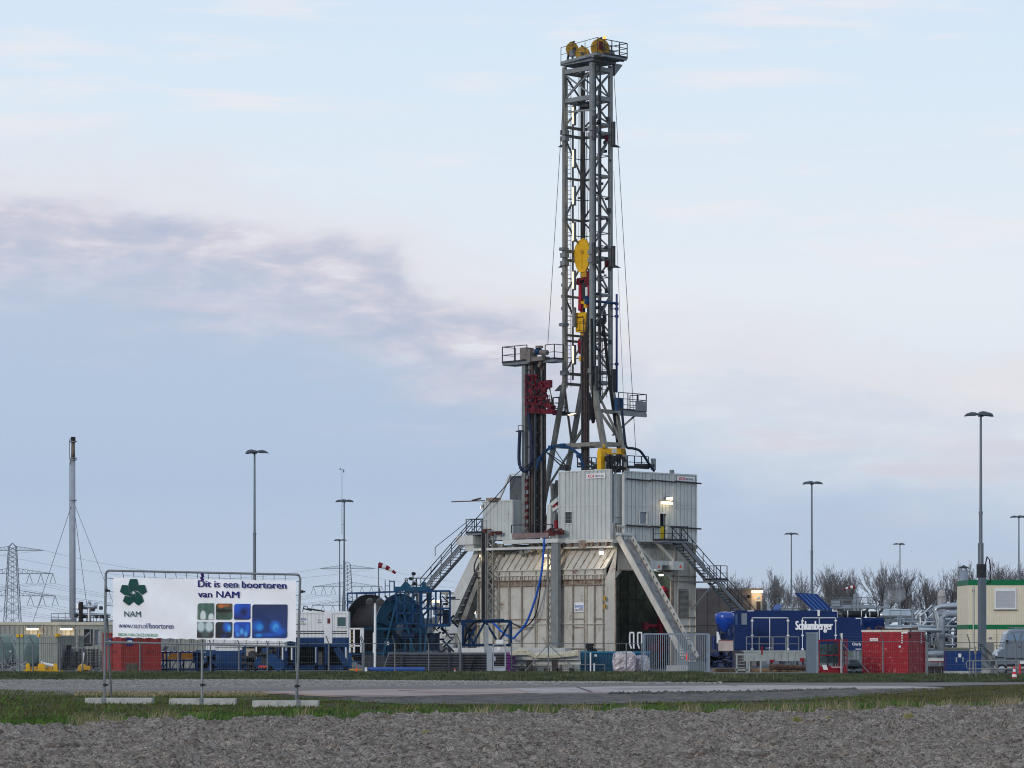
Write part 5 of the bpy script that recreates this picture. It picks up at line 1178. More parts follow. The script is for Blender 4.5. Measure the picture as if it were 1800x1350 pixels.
t = thing('top_drive', 'red and yellow top drive hanging under the travelling block', 'top drive', at(1021, 640), frame='rig')
plate(t, [(1014, 489), (1012, 500), (1018, 502), (1019, 492), (1026, 492), (1028, 500), (1035, 502), (1036, 480), (1031, 476), (1031, 487)], dark_red, .3, 'hook_yoke')
for a in ([(1017, 500), (1016, 545), (1020, 548), (1022, 520), (1020, 500)], [(1035, 500), (1034, 540), (1030, 540), (1031, 500)]): plate(t, a, mat('bail_red', (168, 34, 56), .45, vary=.15), .22, 'bail')
plate(t, [(1023, 497), (1023, 526), (1033, 526), (1033, 503), (1030, 497)], dark_steel, .4, 'gooseneck'); b = MB(); b.tube(at(1031, 520, xb - .1), at(1031, 505, xb - .1), .1, 10); b.build('white_cylinder', white, t)
plate(t, [(1026, 525), (1026, 541), (1032, 541), (1034, 532), (1031, 525)], yellow, .4, 'motor_bracket'); plate(t, [(1016, 529), (1016, 533), (1026, 534), (1026, 530)], yellow, .2, 'motor_bracket')
h = plate(t, [(1011, 550), (1012, 584), (1027.5, 583), (1030, 549)], yellow, 1.0, 'motor_housing', xb - .2)
text('bentec', text_black, h, at(1014.5, 559.5, xb - .23), (0, -1, 0), (0, 0, 1), .72, .17, bold=.03); b = MB(); b.bar(at(1014, 569, xb - .22), at(1029, 569, xb - .22), .03); b.bar(at(1012, 581, xb - .22), at(1027, 581, xb - .22), .03); b.bar(at(1019, 571, xb - .22), at(1019, 581, xb - .22), .02); b.build('panel_line', text_black, h)
text('TD 500 HT', text_black, h, at(1016.5, 567, xb - .23), (0, -1, 0), (0, 0, 1), .55, .08)
plate(t, [(1022, 585), (1021, 596), (1026, 596), (1026, 585)], mustard, .2, 'stem')
for a in ([(1016, 597), (1015, 607), (1018, 614), (1020, 610), (1021, 603), (1025, 603), (1026, 612), (1028, 608), (1027, 594), (1021, 592)],): plate(t, a, red, .3, 'elevator_link')
plate(t, [(1015.5, 610), (1017, 622), (1026, 622), (1027, 610), (1023, 604)], dark_red, .3, 'elevator'); plate(t, [(1017.5, 626), (1018, 635), (1028, 634.5), (1027.5, 626)], yellow, .45, 'sub_block')
# grey trolley frame to the right of it
fr = [(1036, 541), (1034, 575), (1038, 577), (1041, 571), (1058, 570), (1063, 566), (1062, 549), (1058, 541)]
b = MB(); c = LB(1049, 557, y0 + .6); rr = [LB(a, bb, y0 + .6) for a, bb in fr]
for p, q in zip(rr, rr[1:] + rr[:1]): b.bar(p, q, .2, .24)
for k in range(10): a0, a1 = math.pi * k / 10, math.pi * (k + 1) / 10; b.bar(c + V((math.cos(a0) * .5, 0, math.sin(a0) * .45 - .3)), c + V((math.cos(a1) * .5, 0, math.sin(a1) * .45 - .3)), .12)
b.bar(LB(1038, 567, y0 + .6), LB(1062, 562, y0 + .6), .3, .3); b.build('trolley_frame', dark_steel, t)
b = MB(); b.path([LA(1030, 528, xb), LB(1044, 529, y0 + .2), LB(1060, 531, y0 - .3), LB(1082, 533, y0 - .4)], .10, 8); b.obox(LA(1032, 528, xb - .1), (.15, 0, 0), (0, .15, 0), (0, 0, .28)); b.build('swivel_pipe', blue, t)
# blue standpipe on the right of the mast
b = MB(); b.path([LB(1084, 517, y0 - .4), LB(1084, 690, y0 - .4)], .085, 8)
for py in (534, 543, 556, 640): p = LB(1084, py, y0 - .4); b.tube(p - Z * .1, p + Z * .1, .15, 8); b.bar(p, p + V((-.4, .3, 0)), .06)
tag(rigfree(b.build('standpipe', mat('navy_pipe_paint', (18, 42, 110), .45, vary=.15), None)), 'dark blue standpipe running up the right side of the mast', 'pipe')
# rack of drill pipe standing in the mast and black service hoses
for i, (px, pt) in enumerate(((1023.5, 590), (1028, 560), (1031.5, 562), (1034.5, 566), (1026, 640))):
    b = MB(); x = xb - .3 + .15 * i; p = LA(px - 1, pt, x); q = LA(px, 830, x); b.tube(q, p, .085, 8); b.tube(p - Z * .4, p, .11, 8)
    tag(rigfree(b.build('drill_pipe', mat('brown_drill_pipe', (84, 66, 60), .65, vary=.3, scale=.6, streak=.5) if i % 2 else dark_steel, None, smooth=False)), 'long brown drill pipe stand leaning upright inside the mast', 'drill pipe', 'pipe stands racked in the mast')
def hose(pts, r, m, label, name='hose', tension=True, rig=True, grp=None):
    P = [V(p) for p in pts]; out = []
    for i in range(len(P) - 1):       # Catmull-Rom
        a = P[max(i - 1, 0)]; p, q = P[i], P[i + 1]; c = P[min(i + 2, len(P) - 1)]
        for k in range(6): u = k / 6; out.append(.5 * ((2 * p) + (q - a) * u + (2 * a - 5 * p + 4 * q - c) * u * u + (3 * p - a - 3 * q + c) * u ** 3))
    out.append(P[-1]); b = MB(); b.path(out, r, 8); o = b.build(name, m, None, smooth=True)
    return tag(rigfree(o) if rig else o, label, 'hose', grp)
A = lambda pts, x: [LA(a, c, x) for a, c in pts]
B = lambda pts, y: [LB(a, c, y) for a, c in pts]
hose(B([(1060, 572), (1064, 600), (1068, 640), (1074, 690), (1081, 740), (1087, 790), (1089, 800)], y0 - .6), .12, rubber, 'thick black hose bundle curving down the right side of the mast')
hose(B([(1040, 560), (1041, 620), (1042, 690), (1044, 738), (1040, 735), (1036, 690)], y0 - .2), .10, rubber, 'black hose loop hanging beside the front mast leg')
hose(B([(1093, 720), (1097, 760), (1101, 785), (1112, 788), (1124, 792), (1133, 803), (1142, 817), (1150, 828)], 1.2), .10, mat('blue_black_hose', (26, 34, 56), .6), 'dark hose arching over the right-hand wind wall')
# ---------------------------------------------------------------- yellow floor crane
t = thing('floor_crane', 'bright yellow bracket crane standing behind the left wind wall', 'crane', LA(1057, 830, 1.0), frame='rig'); xq = 1.0
b = MB(); p0, p1 = LA(1056.5, 830, xq), LA(1056.5, 793, xq); b.bar(p0, p1, .42, .42); b.build('post', yellow, t)
b = MB(); q0, q1 = p1 + V((0, .2, 0)), V((p1.x + 2.1, p1.y - .4, p1.z + .02)); b.bar(q0, q1, .35, .45); o = b.build('arm', yellow, t)
b = MB()
for k in range(4): c = q1 + V((-.12 - .12 * k, -.22, -.0)); b.prism([c + V((0, 0, -.2)), c + V((.06, 0, -.2)), c + V((-.02, 0, .2)), c + V((-.08, 0, .2))], (0, -.01, 0))
b.build('hazard_stripe', text_black, o); b = MB(); c = q0.lerp(q1, .55); b.obox(c + V((0, -.22, .02)), (.35, 0, 0), (0, .01, 0), (0, 0, .14)); b.build('data_plate', white, o)
b = MB(); b.rev([(.16, -.1), (.16, .1)], p1 + V((.2, -.1, .35)), (1, -1, 0), 12); b.build('top_pulley', mustard, t)
b = MB(); b.rev([(.2, 0), (.42, .1), (.42, .4), (.25, .5)], p0 + V((.45, -.5, .75)), n=14); b.rev([(.2, -1), (.28, -.6), (.28, 0)], p0 + V((.45, -.5, .75)), n=12); b.build('hoist', black, t)
b = MB()
rd = random.Random(19)
for k in range(6): b.bar(LA(1070 + 5 * k, 830, .8), LA(1072 + 4.5 * k, 798 + 7 * (k % 3), .8), .1)
for k in range(22): b.obox(LA(rd.uniform(1066, 1098), rd.uniform(802, 828), .8 + rd.uniform(-.3, .3)), (.1, 0, 0), (0, rd.uniform(.06, .25), 0), (0, 0, rd.uniform(.05, .25)))
tag(rigfree(b.build('floor_wrench', black, None)), 'black pipe wrench machinery behind the yellow crane arm', 'machine')
# blue hose guide arch
def arch(c, rx, rz_, a0, a1, r, m, x):
    b = MB(); n = 22; P = []
    for i in range(n + 1): a = R_(a0 + (a1 - a0) * i / n); P.append(LA(c[0] + rx * math.cos(a), c[1] - rz_ * math.sin(a), x))
    for p, q in zip(P, P[1:]): b.bar(p, q, r * 1.4, r * 2)
    return b, P
t = thing('hose_arch', 'dark blue curved hose guide arching over the rig floor', 'hose guide', LA(985, 826, .2), frame='rig')
b, P = arch((985, 827), 41, 44, 176, 6, .085, blue, .2); b.build('arch', blue, t)
b = MB()
for i in (3, 8, 12, 18): b.obox(P[i], (.15, 0, 0), (0, .15, 0), (0, 0, .16))
b.build('clamp', blue, t); b = MB(); b.bar(P[6], LA(994, 826, .2), .08); b.bar(P[6], LA(1004, 824, .2), .06); b.bar(LA(975, 790, .2), LA(1000, 826, .2), .05); b.obox(LA(992, 822, .2), (.2, 0, 0), (0, .3, 0), (0, 0, .2)); b.build('stay', dark_steel, t)

# ---------------------------------------------------------------- pipe handling column
xh = .6; t = thing('pipe_handler', 'brown upright pipe-handling column with a railed top and a dark red gripper', 'pipe handler', LA(943, 935, xh), frame='rig')
def col(px0_, px1_, pt, pb, x, m, d=.35, name='column'): b = MB(); ya, yb = la(px1_, x), la(px0_, x); b.box(x, x + d, ya, yb, lz(pb, x, ya), lz(pt, x, ya)); return b.build(name, m, t)
brown = mat('stained_brown_steel', (84, 72, 68), .6, vary=.3, streak=.5, rust=.3, scale=.6)
col(917, 923, 640, 935, xh, galv_light, .4); col(930, 936, 628, 940, xh, brown, .22); col(949, 956, 628, 940, xh + .2, brown, .25); [col(p_, p_ + .9, 650, 938, xh - .05, m_, .1, 'service_line') for p_, m_ in ((931.5, black), (938.5, galv), (951, galv_light), (953.5, black))]; col(938, 942, 632, 940, xh + .6, galv, .2); col(943, 947, 632, 940, xh + .4, black, .3)
col(925, 928, 836, 935, xh, galv_light, .2)
b = MB()
for py in range(845, 935, 13): p = LA(926, py, xh); b.obox(p, (.1, 0, 0), (0, .14, 0), (0, 0, .12))
b.build('red_white_marker', mat('dull_dark_red', (84, 28, 32), .6, vary=.2, rust=.2), t); b = MB()
for py in range(852, 935, 26): p = LA(926, py, xh - .02); b.obox(p, (.1, 0, 0), (0, .12, 0), (0, 0, .11))
b.build('white_marker', mat('dull_white_marker', (116, 104, 98), .6, vary=.2, rust=.2), t); b = MB()
for py in range(650, 935, 34): b.bar(LA(921, py, xh + .2), LA(932, py, xh + .2), .1)
for py in range(668, 930, 22): b.obox(LA(946, py + 5, xh), (.1, 0, 0), (0, .1, 0), (0, 0, .06))
b.build('cross_beam', dark_steel, t)
zpl = lz(635, xh, 9); ya, yb = la(976, xh), la(888, xh)
b = MB(); b.box(xh - .3, xh + 1.1, la(935, xh), yb, zpl - .18, zpl); b.box(xh - .1, xh + .9, ya, la(956, xh), zpl - .18, zpl); b.build('top_platform', galv, t)
b = MB(); b.rail([(xh - .3, la(931, xh), zpl), (xh - .3, yb, zpl), (xh + 1.1, yb, zpl)], 1.25, .028, 1.3); b.rail([(xh - .1, la(960, xh), zpl), (xh - .1, ya, zpl), (xh + .9, ya, zpl)], 1.15, .028, .9); b.build('guard_rail', dark_steel, t)
b = MB(); b.obox(LA(926, 622, xh), (.4, 0, 0), (0, .35, 0), (0, 0, .45)); b.obox(LA(935, 626, xh - .1), (.4, 0, 0), (0, .2, 0), (0, 0, .5)); b.tube(LA(934, 618, xh), LA(962, 620, xh), .2, 12); b.obox(LA(950, 631, xh), (.4, 0, 0), (0, .6, 0), (0, 0, .16)); b.tube(LA(948, 612, xh), LA(948, 608, xh), .3, 10); b.bar(LA(956, 625, xh), LA(948, 645, xh), .25); b.build('head_gearbox', mat('dusty_grey_gearbox', (122, 116, 112), .6, vary=.25, rust=.3), t)
b = MB(); b.tube(LA(943, 618, xh - .02), LA(950, 618, xh - .02), .25, 12); b.build('hoist_motor', blue, t)
b = MB(); rd = random.Random(9)
for py in (664, 669, 675, 700, 706, 711): 
    for px in (928, 934, 940): b.tube(LA(px - 3, py, xh - .5), LA(px + 4, py + rd.uniform(-1, 1), xh - .4), .1, 8)
ya, yb = la(962, xh), la(924, xh)
for px in (926, 936, 942, 950): b.bar(LA(px, 659 if px < 945 else 674, xh - .4), LA(px, 713, xh - .4), .24, .2)
for py in (660, 672, 683, 697, 711): b.bar(LA(924, py, xh - .45), LA(946 if py < 670 else 962, py, xh - .45), .26, .14)
b.bar(LA(950, 674, xh - .3), LA(962, 680, xh - .3), .3); b.bar(LA(950, 700, xh - .3), LA(972, 718, xh - .3), .5, .4); b.bar(LA(932, 722, xh - .3), LA(975, 724, xh - .3), .5, .36)
for _ in range(30): p = LA(rd.uniform(925, 965), rd.uniform(668, 725), xh - .5); b.obox(p, (.15, 0, 0), (0, rd.uniform(.05, .3), 0), (0, 0, rd.uniform(.05, .3)))
b.build('gripper', dark_red, t)
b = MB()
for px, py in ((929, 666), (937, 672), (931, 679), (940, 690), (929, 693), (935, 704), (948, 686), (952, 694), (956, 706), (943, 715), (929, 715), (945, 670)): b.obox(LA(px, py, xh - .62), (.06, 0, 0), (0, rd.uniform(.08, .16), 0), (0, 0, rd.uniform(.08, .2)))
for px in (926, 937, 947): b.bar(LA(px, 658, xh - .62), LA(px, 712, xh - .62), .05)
b.build('painted_gap_shade', black, t)  # black blocks stand in for the shade between the gripper parts
b = MB(); b.path(A([(957, 678), (966, 682), (970, 700), (971, 716)], xh - .3), .07, 6); b.path(A([(960, 690), (964, 705), (962, 716)], xh - .3), .05, 6); b.path(A([(956, 700), (966, 695), (968, 714)], xh - .35), .04, 6); b.build('hose', rubber, t)
hose(A([(914, 756), (912.5, 790), (913, 815), (918, 826), (925, 828), (932, 820), (935, 800), (933, 760), (928, 722)], xh - .5), .13, mat('navy_hose_bundle', (22, 36, 66), .55, vary=.2), 'navy hose bundle hanging in a U beside the pipe-handling column')
b = MB(); p = LA(914, 758, xh - .5); b.obox(p, (.1, 0, 0), (0, .35, 0), (0, 0, .05)); b.path(A([(911, 756), (911, 748), (920, 748), (920, 756)], xh - .4), .03, 5); b.build('hose_saddle', dark_steel, t)
b = MB(); b.path(A([(958, 745), (958, 640)], xh - .3), .02, 4); b.build('signal_line', dark_steel, t)
hose(A([(962, 790), (935, 812), (905, 836), (872, 873), (845, 903), (800, 953), (745, 1022), (738, 1030)], -.8), .035, rubber, 'long black cable slanting down from the pipe column to the blue reel', 'cable')
# white tilted arm in the gap
t = thing('articulated_boom', 'pale articulated arm leaning in the gap left of the big wind wall', 'pipe arm', LA(972, 945, .9), frame='rig')
b = MB(); b.bar(LA(968, 944, .9), LA(969, 888, .9), .4, .5); b.bar(LA(967, 890, .9), LA(981, 878, .9), .22, .3); b.bar(LA(972, 897, .9), LA(981, 890, .9), .16, .3); b.build('arm', offwhite, t); b = MB(); b.bar(LA(978, 915, .7), LA(979, 935, .7), .25); b.bar(LA(974, 890, .95), LA(980, 885, .95), .3); b.build('red_block', red, t)
b = MB(); b.bar(LA(960, 940, 2.2), LA(985, 940, 2.2), .3); b.bar(LA(960, 930, 2.8), LA(982, 845, 2.8), .35); b.bar(LA(975, 930, 2.6), LA(972, 850, 2.6), .3); b.build('back_frame', mast_low, t)
# blue and black hoses at the wall
hose(A([(957, 946), (954, 990), (947, 1030), (937, 1065), (925, 1095), (910, 1114), (900, 1122), (884, 1112), (872, 1100), (862, 1090)], -.9), .085, mat('bright_blue_hose', (22, 84, 178), .45, vary=.1), 'bright blue hose looping from the rig floor down to the blue truss')
hose(A([(957, 950), (952, 1000), (949, 1040), (943, 1075), (934, 1093), (920, 1103), (905, 1098), (897, 1092)], -.7), .05, rubber, 'black hose looping beside the bright blue hose', grp='black hoses on the left wall')
hose(A([(842, 975), (835, 990), (834, 1005), (841, 1017)], -.4), .05, rubber, 'short black hose loop at the left corner under the rig floor', grp='black hoses on the left wall')
# ================================================================ YARD: LEFT
def cont(name, label, cat, px, py_t, py_b, Y, w_, d, ang, m, mf=None, group=None, pitch=.28, doors=False, rim=None, ribs=True, ybase=None):
    """shipping-style box; nearest vertical corner stands at photo column px; front face runs left, side face runs right"""
    x = XX(px, Y); zb_ = ZZ(py_b, Y); zt_ = ZZ(py_t, Y); h = zt_ - zb_
    t = thing(name, label, cat, (x, Y, zb_), group, rz=R_(-ang), frame='local'); m2 = mf or m
    b = MB(); b.box(-w_ + .04, -.04, .04, d - .04, .04, h - .04); b.build('body', m, t)
    if ribs:
        b = MB(); b.corr((-w_ + .1, .04, .12), (1, 0, 0), w_ - .2, h - .24, (0, -1, 0), pitch, .045); b.build('front_panel', m, t)
        b = MB(); b.corr((-.04, .1, .12), (0, 1, 0), d - .2, h - .24, (1, 0, 0), pitch, .045); b.corr((-w_ + .04, d - .1, .12), (0, -1, 0), d - .2, h - .24, (-1, 0, 0), pitch, .045); b.build('side_panel', m, t)
    b = MB(); e = .11
    for x_ in (-w_, -e):
        for y_ in (0, d - e): b.box(x_, x_ + e, y_, y_ + e, 0, h)
    for z_ in (0, h - e):
        for y_ in (0, d - e): b.box(-w_ + e, -e, y_, y_ + e, z_, z_ + e)
        for x_ in (-w_, -e): b.box(x_, x_ + e, e, d - e, z_, z_ + e)
    b.build('frame', rim or m2, t)
    return t, h
cont_cream = mat('grey_cream_container', (142, 145, 140), .55, vary=.1, streak=.25, rust=.08, scale=.6)
# long building behind
Y = 238; x0_, x1_ = XX(-260, Y), XX(200, Y); zt_ = ZZ(1096, Y)
t = thing('long_shed', 'long low cream corrugated unit with two lit wall lamps at the left edge', 'shed', (XX(-40, Y), Y, 0))
b = MB(); b.box(x0_, x1_, Y + .05, Y + 3, .1, zt_ - .1); b.corr((x0_, Y + .05, .2), (1, 0, 0), x1_ - x0_, zt_ - .4, (0, -1, 0), .34, .06); b.build('wall', cont_cream, t)
b = MB(); b.box(x0_, x1_, Y - .08, Y + 3.1, zt_ - .1, zt_ + .1); b.build('roof', mat('cream_roof_edge', (186, 182, 166), .55, vary=.1), t)
b = MB()
for px in (43, 75, 130): b.box(XX(px, Y) - .05, XX(px, Y) + .05, Y - .06, Y, .2, zt_ - .1)
b.build('joint_post', cont_cream, t)
for px in (59, 118.5):
    x = XX(px, Y); z = ZZ(1106, Y); b = MB(); b.obox((x, Y - .55, z), (.42, 0, 0), (0, .09, 0), (0, 0, .06)); b.build('lamp', warm_glow, t); b = MB(); b.obox((x + .03, Y - .3, z + .13), (.44, 0, 0), (0, .3, 0), (0, 0, .03)); b.build('lamp_hood', galv, t)
    l = bpy.data.lights.new('lamp_light', 'POINT'); l.energy = 26; l.color = (1, .72, .42); l.shadow_soft_size = .15; o = bpy.data.objects.new('lamp_light', l); COL.objects.link(o); o.location = (x, Y - .6, z - .2)
# rooftop pipework behind
Y = 262; t = thing('roof_platform', 'railed steel platform with silver pipework above the long cream unit', 'platform', (XX(140, Y), Y, 0))
b = MB(); b.box(XX(89, Y), XX(195, Y), Y, Y + 2, ZZ(1095, Y), ZZ(1092, Y)); b.build('deck', galv, t); b = MB(); b.rail([(XX(90, Y), Y, ZZ(1092, Y)), (XX(127, Y), Y, ZZ(1092, Y))], .62, .025, .55); b.build('guard_rail', galv, t)
for px in (96, 185): b = MB(); b.box(XX(px, Y), XX(px, Y) + .2, Y + .5, Y + .7, 0, ZZ(1095, Y)); b.build('post', galv, t)
b = MB(); b.tube((XX(138, Y), Y, ZZ(1067, Y)), (XX(168, Y), Y, ZZ(1067, Y)), .2, 12); b.tube((XX(166, Y), Y, ZZ(1064.5, Y)), (XX(171, Y), Y, ZZ(1064.5, Y)), .25, 12); b.tube((XX(134, Y), Y, ZZ(1080, Y)), (XX(194, Y), Y, ZZ(1081, Y)), .13, 10); b.tube((XX(157, Y), Y, ZZ(1092, Y)), (XX(157, Y), Y, ZZ(1060, Y)), .17, 10); b.tube((XX(155, Y), Y, ZZ(1059, Y)), (XX(160, Y), Y, ZZ(1059, Y)), .2, 8)
b.rev([(.02, 0), (.3, .1), (.3, .5), (.02, .6)], (XX(138, Y), Y, ZZ(1072, Y)), n=12); b.build('silver_pipe', pipe_m, t)
b = MB(); b.tube((XX(143, Y), Y - .5, ZZ(1095, Y)), (XX(144, Y), Y - .5, ZZ(1058, Y)), .17, 8); b.build('exhaust', mat('scorched_exhaust', (52, 44, 44), .8, vary=.3, rust=.3), t)
b = MB()
for px, py in ((164, 1075), (178, 1072), (186, 1088), (170, 1087), (180, 1087), (150, 1087), (134, 1085)): b.rev([(.1, 0), (.16, .05), (.16, .25), (.1, .3)], (XX(px, Y), Y - .2, ZZ(py, Y)), n=8)
for px in range(134, 194, 6): b.bar((XX(px, Y), Y, ZZ(1092, Y)), (XX(px, Y), Y, ZZ(1081 - px % 5, Y)), .05)
b.bar((XX(134, Y), Y, ZZ(1085, Y)), (XX(194, Y), Y, ZZ(1085, Y)), .07); b.build('valves', dark_steel, t)
# grey-green tanks in a gantry
Y = 226; tk = mat('grey_green_tank_paint', (106, 126, 122), .45, vary=.12, scale=1)
for px, lab in ((0, 'rounded grey-green tank at the very left edge'), (48, 'rounded grey-green tank half hidden by the cream container')):
    t = thing('storage_tank', lab, 'tank', (XX(px, Y), Y, 0), 'grey-green tanks in a frame'); b = MB(); r = 1.15; b.rev([(.02, -.45), (r * .6, -.35), (r * .9, -.15), (r, .1), (r, 5)], (XX(px, Y), Y, ZZ(1144, Y)), (0, 1, 0), 26); b.build('shell', tk, t, smooth=True)
    b = MB(); b.box(XX(px, Y) - .8, XX(px, Y) + .8, Y + .5, Y + .8, 0, ZZ(1160, Y)); b.build('cradle', galv, t)
    b = MB(); b.obox((XX(px + 19 if px == 0 else px - 3, Y), Y - .32, ZZ(1145, Y)), (.09, 0, 0), (0, .01, 0), (0, 0, .05)); b.build('data_plate', white, t)
t = thing('tank_frame', 'grey-green portal frame with diagonal struts in front of the round tanks', 'frame', (XX(35, 223), 223, 0)); Y = 223
b = MB(); b.box(XX(-60, Y), XX(58, Y), Y, Y + .3, ZZ(1120, Y), ZZ(1116, Y))
for px in (31, 38): b.box(XX(px, Y) - .1, XX(px, Y) + .1, Y, Y + .25, 0, ZZ(1120, Y))
b.bar((XX(17, Y), Y + .1, ZZ(1119, Y)), (XX(30, Y), Y + .1, ZZ(1145, Y)), .14); b.bar((XX(51, Y), Y + .1, ZZ(1119, Y)), (XX(40, Y), Y + .1, ZZ(1145, Y)), .14); b.bar((XX(3, Y), Y + .1, ZZ(1119, Y)), (XX(-9, Y), Y + .1, ZZ(1140, Y)), .14); b.build('portal', mat('frame_grey_green', (128, 142, 138), .5, vary=.12), t)
b = MB(); b.obox((XX(31, Y), Y - .05, ZZ(1117.5, Y)), (.1, 0, 0), (0, .03, 0), (0, 0, .1)); b.obox((XX(38, Y), Y - .05, ZZ(1117.5, Y)), (.1, 0, 0), (0, .03, 0), (0, 0, .1)); b.build('yellow_corner', yellow, t)
t, h = cont('container', 'grey cream corrugated container left of the dark pipe rack', 'container', 101, 1117, 1177, 216, 1.75, 2.6, 38, cont_cream, pitch=.2)
b = MB(); b.obox((0, 0, h), (.12, 0, 0), (0, .12, 0), (0, 0, .1)); b.obox((-1.75, 0, h), (.1, 0, 0), (0, .1, 0), (0, 0, .08)); b.build('corner_fitting', yellow, t)
b = MB(); b.box(.02, .1, .5, 1.4, .4, 1.4); b.box(.02, .14, .3, .5, .8, 1.6); b.build('electrical_box', galv, t)
t = thing('leaning_screen', 'tall black panel leaning beside the grey cream container', 'panel', W(115, 1177, 208)); Y = 208
b = MB(); b.prism([W(108, 1177, Y), W(116, 1177, Y), W(125.5, 1134, Y), W(117, 1134, Y)], (0, .2, 0)); b.build('panel', mat('black_tarp', (14, 18, 30), .7, vary=.2), t)
# cream portal with pipe rack
Y = 214; t = thing('pipe_rack', 'cream portal frame stacked with dark pipe ends and boxes', 'pipe rack', (XX(155, Y), Y, 0))
b = MB(); b.box(XX(132, Y), XX(185, Y), Y, Y + .2, ZZ(1106, Y), ZZ(1102, Y)); b.box(XX(133, Y), XX(136.5, Y), Y, Y + .2, 0, ZZ(1106, Y)); b.box(XX(163, Y), XX(166, Y), Y, Y + .2, 0, ZZ(1106, Y)); b.box(XX(126, Y), XX(174, Y), Y - .05, Y - .01, ZZ(1139.5, Y), ZZ(1138, Y)); b.box(XX(176, Y), XX(179, Y), Y, Y + .2, 0, ZZ(1106, Y)); b.build('frame', cont_cream, t)
b = MB(); b.box(XX(146, Y), XX(162, Y), Y + .6, Y + .7, ZZ(1136, Y), ZZ(1106, Y)); b.build('back_panel', dark_steel, t); b = MB(); b.box(XX(164, Y), XX(175, Y), Y + .3, Y + 1.2, ZZ(1134, Y), ZZ(1107, Y)); b.build('cabinet', mat('pale_blue_grey_cabinet', (164, 168, 178), .5, vary=.1), t)
b = MB(); b.bar(W(148, 1120, Y), W(159, 1111, Y), .1); b.bar(W(159, 1132, Y), W(159, 1106, Y), .08); b.build('brace', galv, t)
rd = random.Random(2); b = MB()
for py in (1143, 1149, 1155, 1161, 1167, 1172):
    for px in range(126, 174, 5):
        if px in (131, 136): continue
        b.tube(W(px, py, Y - .4 + rd.uniform(-.1, .1)), W(px, py, Y + 3), .09, 8)
b.build('pipe_ends', mat('grey_pipe_ends', (72, 74, 80), .5, metal=.3, vary=.3, scale=4), t); b = MB()
for py in (1146, 1152, 1158, 1164, 1170): b.box(XX(122, Y), XX(174, Y), Y - .45, Y + 2, ZZ(py + .8, Y), ZZ(py - .3, Y))
b.build('shelf', dark_steel, t)
b = MB(); b.path([W(143, 1178, 206), W(146, 1160, 206), W(147.5, 1147, 206)], .05, 8); tag(b.build('marker_post', white, None), 'thin white post leaning in front of the dark pipe rack', 'post')
# yellow spreader frames on the ground
for i, (px, lab) in enumerate(((59, 'yellow steel cradle on the ground, the left one of two'), (86, 'yellow steel cradle on the ground, nearer the black leaning panel'))):
    Y = 203 - i * 1.5; x = XX(px, Y); t = thing('steel_cradle', lab, 'cradle', (x, Y, 0), 'yellow cradles on the ground'); b = MB(); s_ = 37 / F * Y
    b.box(x - s_ / 2, x + s_ / 2, Y, Y + .25, .06, .28); b.box(x - s_ / 2, x + s_ / 2, Y + 1.5, Y + 1.75, .06, .28); b.build('base_beam', yellow, t)
    for q in (-.28, .3): b = MB(); c = x + q * s_; b.prism([(c - .14, Y - .02, .28), (c + .14, Y - .02, .28), (c + .12, Y - .02, .62), (c + .05, Y - .02, .72), (c - .05, Y - .02, .72), (c - .12, Y - .02, .62)], (0, .08, 0)); b.build('lug', yellow, t)
    b = MB(); b.box(x - .25, x + .15, Y + .3, Y + 1.4, .2, .5); b.build('cross_beam', mustard, t)
b = MB(); b.tube(W(72, 1165.5, 207), W(95, 1170, 207), .09, 10); b.tube(W(72, 1165.5, 207), W(74, 1166, 207), .14, 10); tag(b.build('white_pipe', white, None), 'white pipe lying behind the yellow cradles', 'pipe')
b = MB(); b.rev([(.3, 0), (.34, .15), (.28, .3)], W(145, 1176, 206), (0, 1, 0), 14); b.obox(W(150, 1174, 206), (.35, 0, 0), (0, .3, 0), (0, 0, .12)); tag(b.build('hose_reel', mustard, None), 'small mustard machine on the ground by the thin white post', 'machine')
b = MB(); rd = random.Random(8)
for _ in range(26): p = W(rd.uniform(0, 45), rd.uniform(1163, 1177), 214 + rd.uniform(-2, 2)); d = V((rd.uniform(-1, 1), rd.uniform(-.3, .3), rd.uniform(-.3, .5))).normalized(); b.bar(p, p + d * rd.uniform(.3, 1.0), .06)
for px in (20, 25, 30, 36, 41): b.bar(W(px, 1178, 214), W(px, 1151, 214), .05)
b.bar(W(20, 1151, 214), W(41, 1151, 214), .06); b.bar(W(12, 1178, 214), W(20, 1151, 214), .06); tag(b.build('scaffold_steps', galv, None), 'jumble of grey scaffold tubes and steps below the round tanks', 'scaffolding')
# red container
t, h = cont('container', 'faded red two-door container with small blue signs behind the left banner leg', 'container', 213, 1112, 1179, 207, 2.55, 2.9, 55, brick_red, ribs=False)
for x_, y_, ax in ((-1.8, 0, 0), (0, .35, 1)):
    b = MB(); 
    if ax: b.box(.0, .03, y_, y_ + .5, h - .82, h - .36)
    else: b.box(-2.0, -1.3, -.03, 0, h - .82, h - .36)
    s_ = b.build('sign_board', mat('blue_sign_face', (20, 44, 120), .5, vary=0), t); b = MB()
    if ax: b.box(.03, .045, y_ + .08, y_ + .42, h - .68, h - .5)
    else: b.box(-1.9, -1.4, -.045, -.03, h - .68, h - .5)
    b.build('sign_print', white, s_)
b = MB(); b.box(-.0, .02, 1.4, 1.44, .1, h - .1); b.box(-1.28, -1.24, -.02, 0, .1, h - .1); b.build('door_seam', mat('dark_red_seam', (100, 34, 30), .7), t)
text('P1  P', text_black, t, (-1.1, -.01, 1.15), (1, 0, 0), (0, 0, 1), .5, .14, name='lettering'); text('P2  P', text_black, t, (.02, 1.9, 1.15), (0, 1, 0), (0, 0, 1), .45, .14, name='lettering')
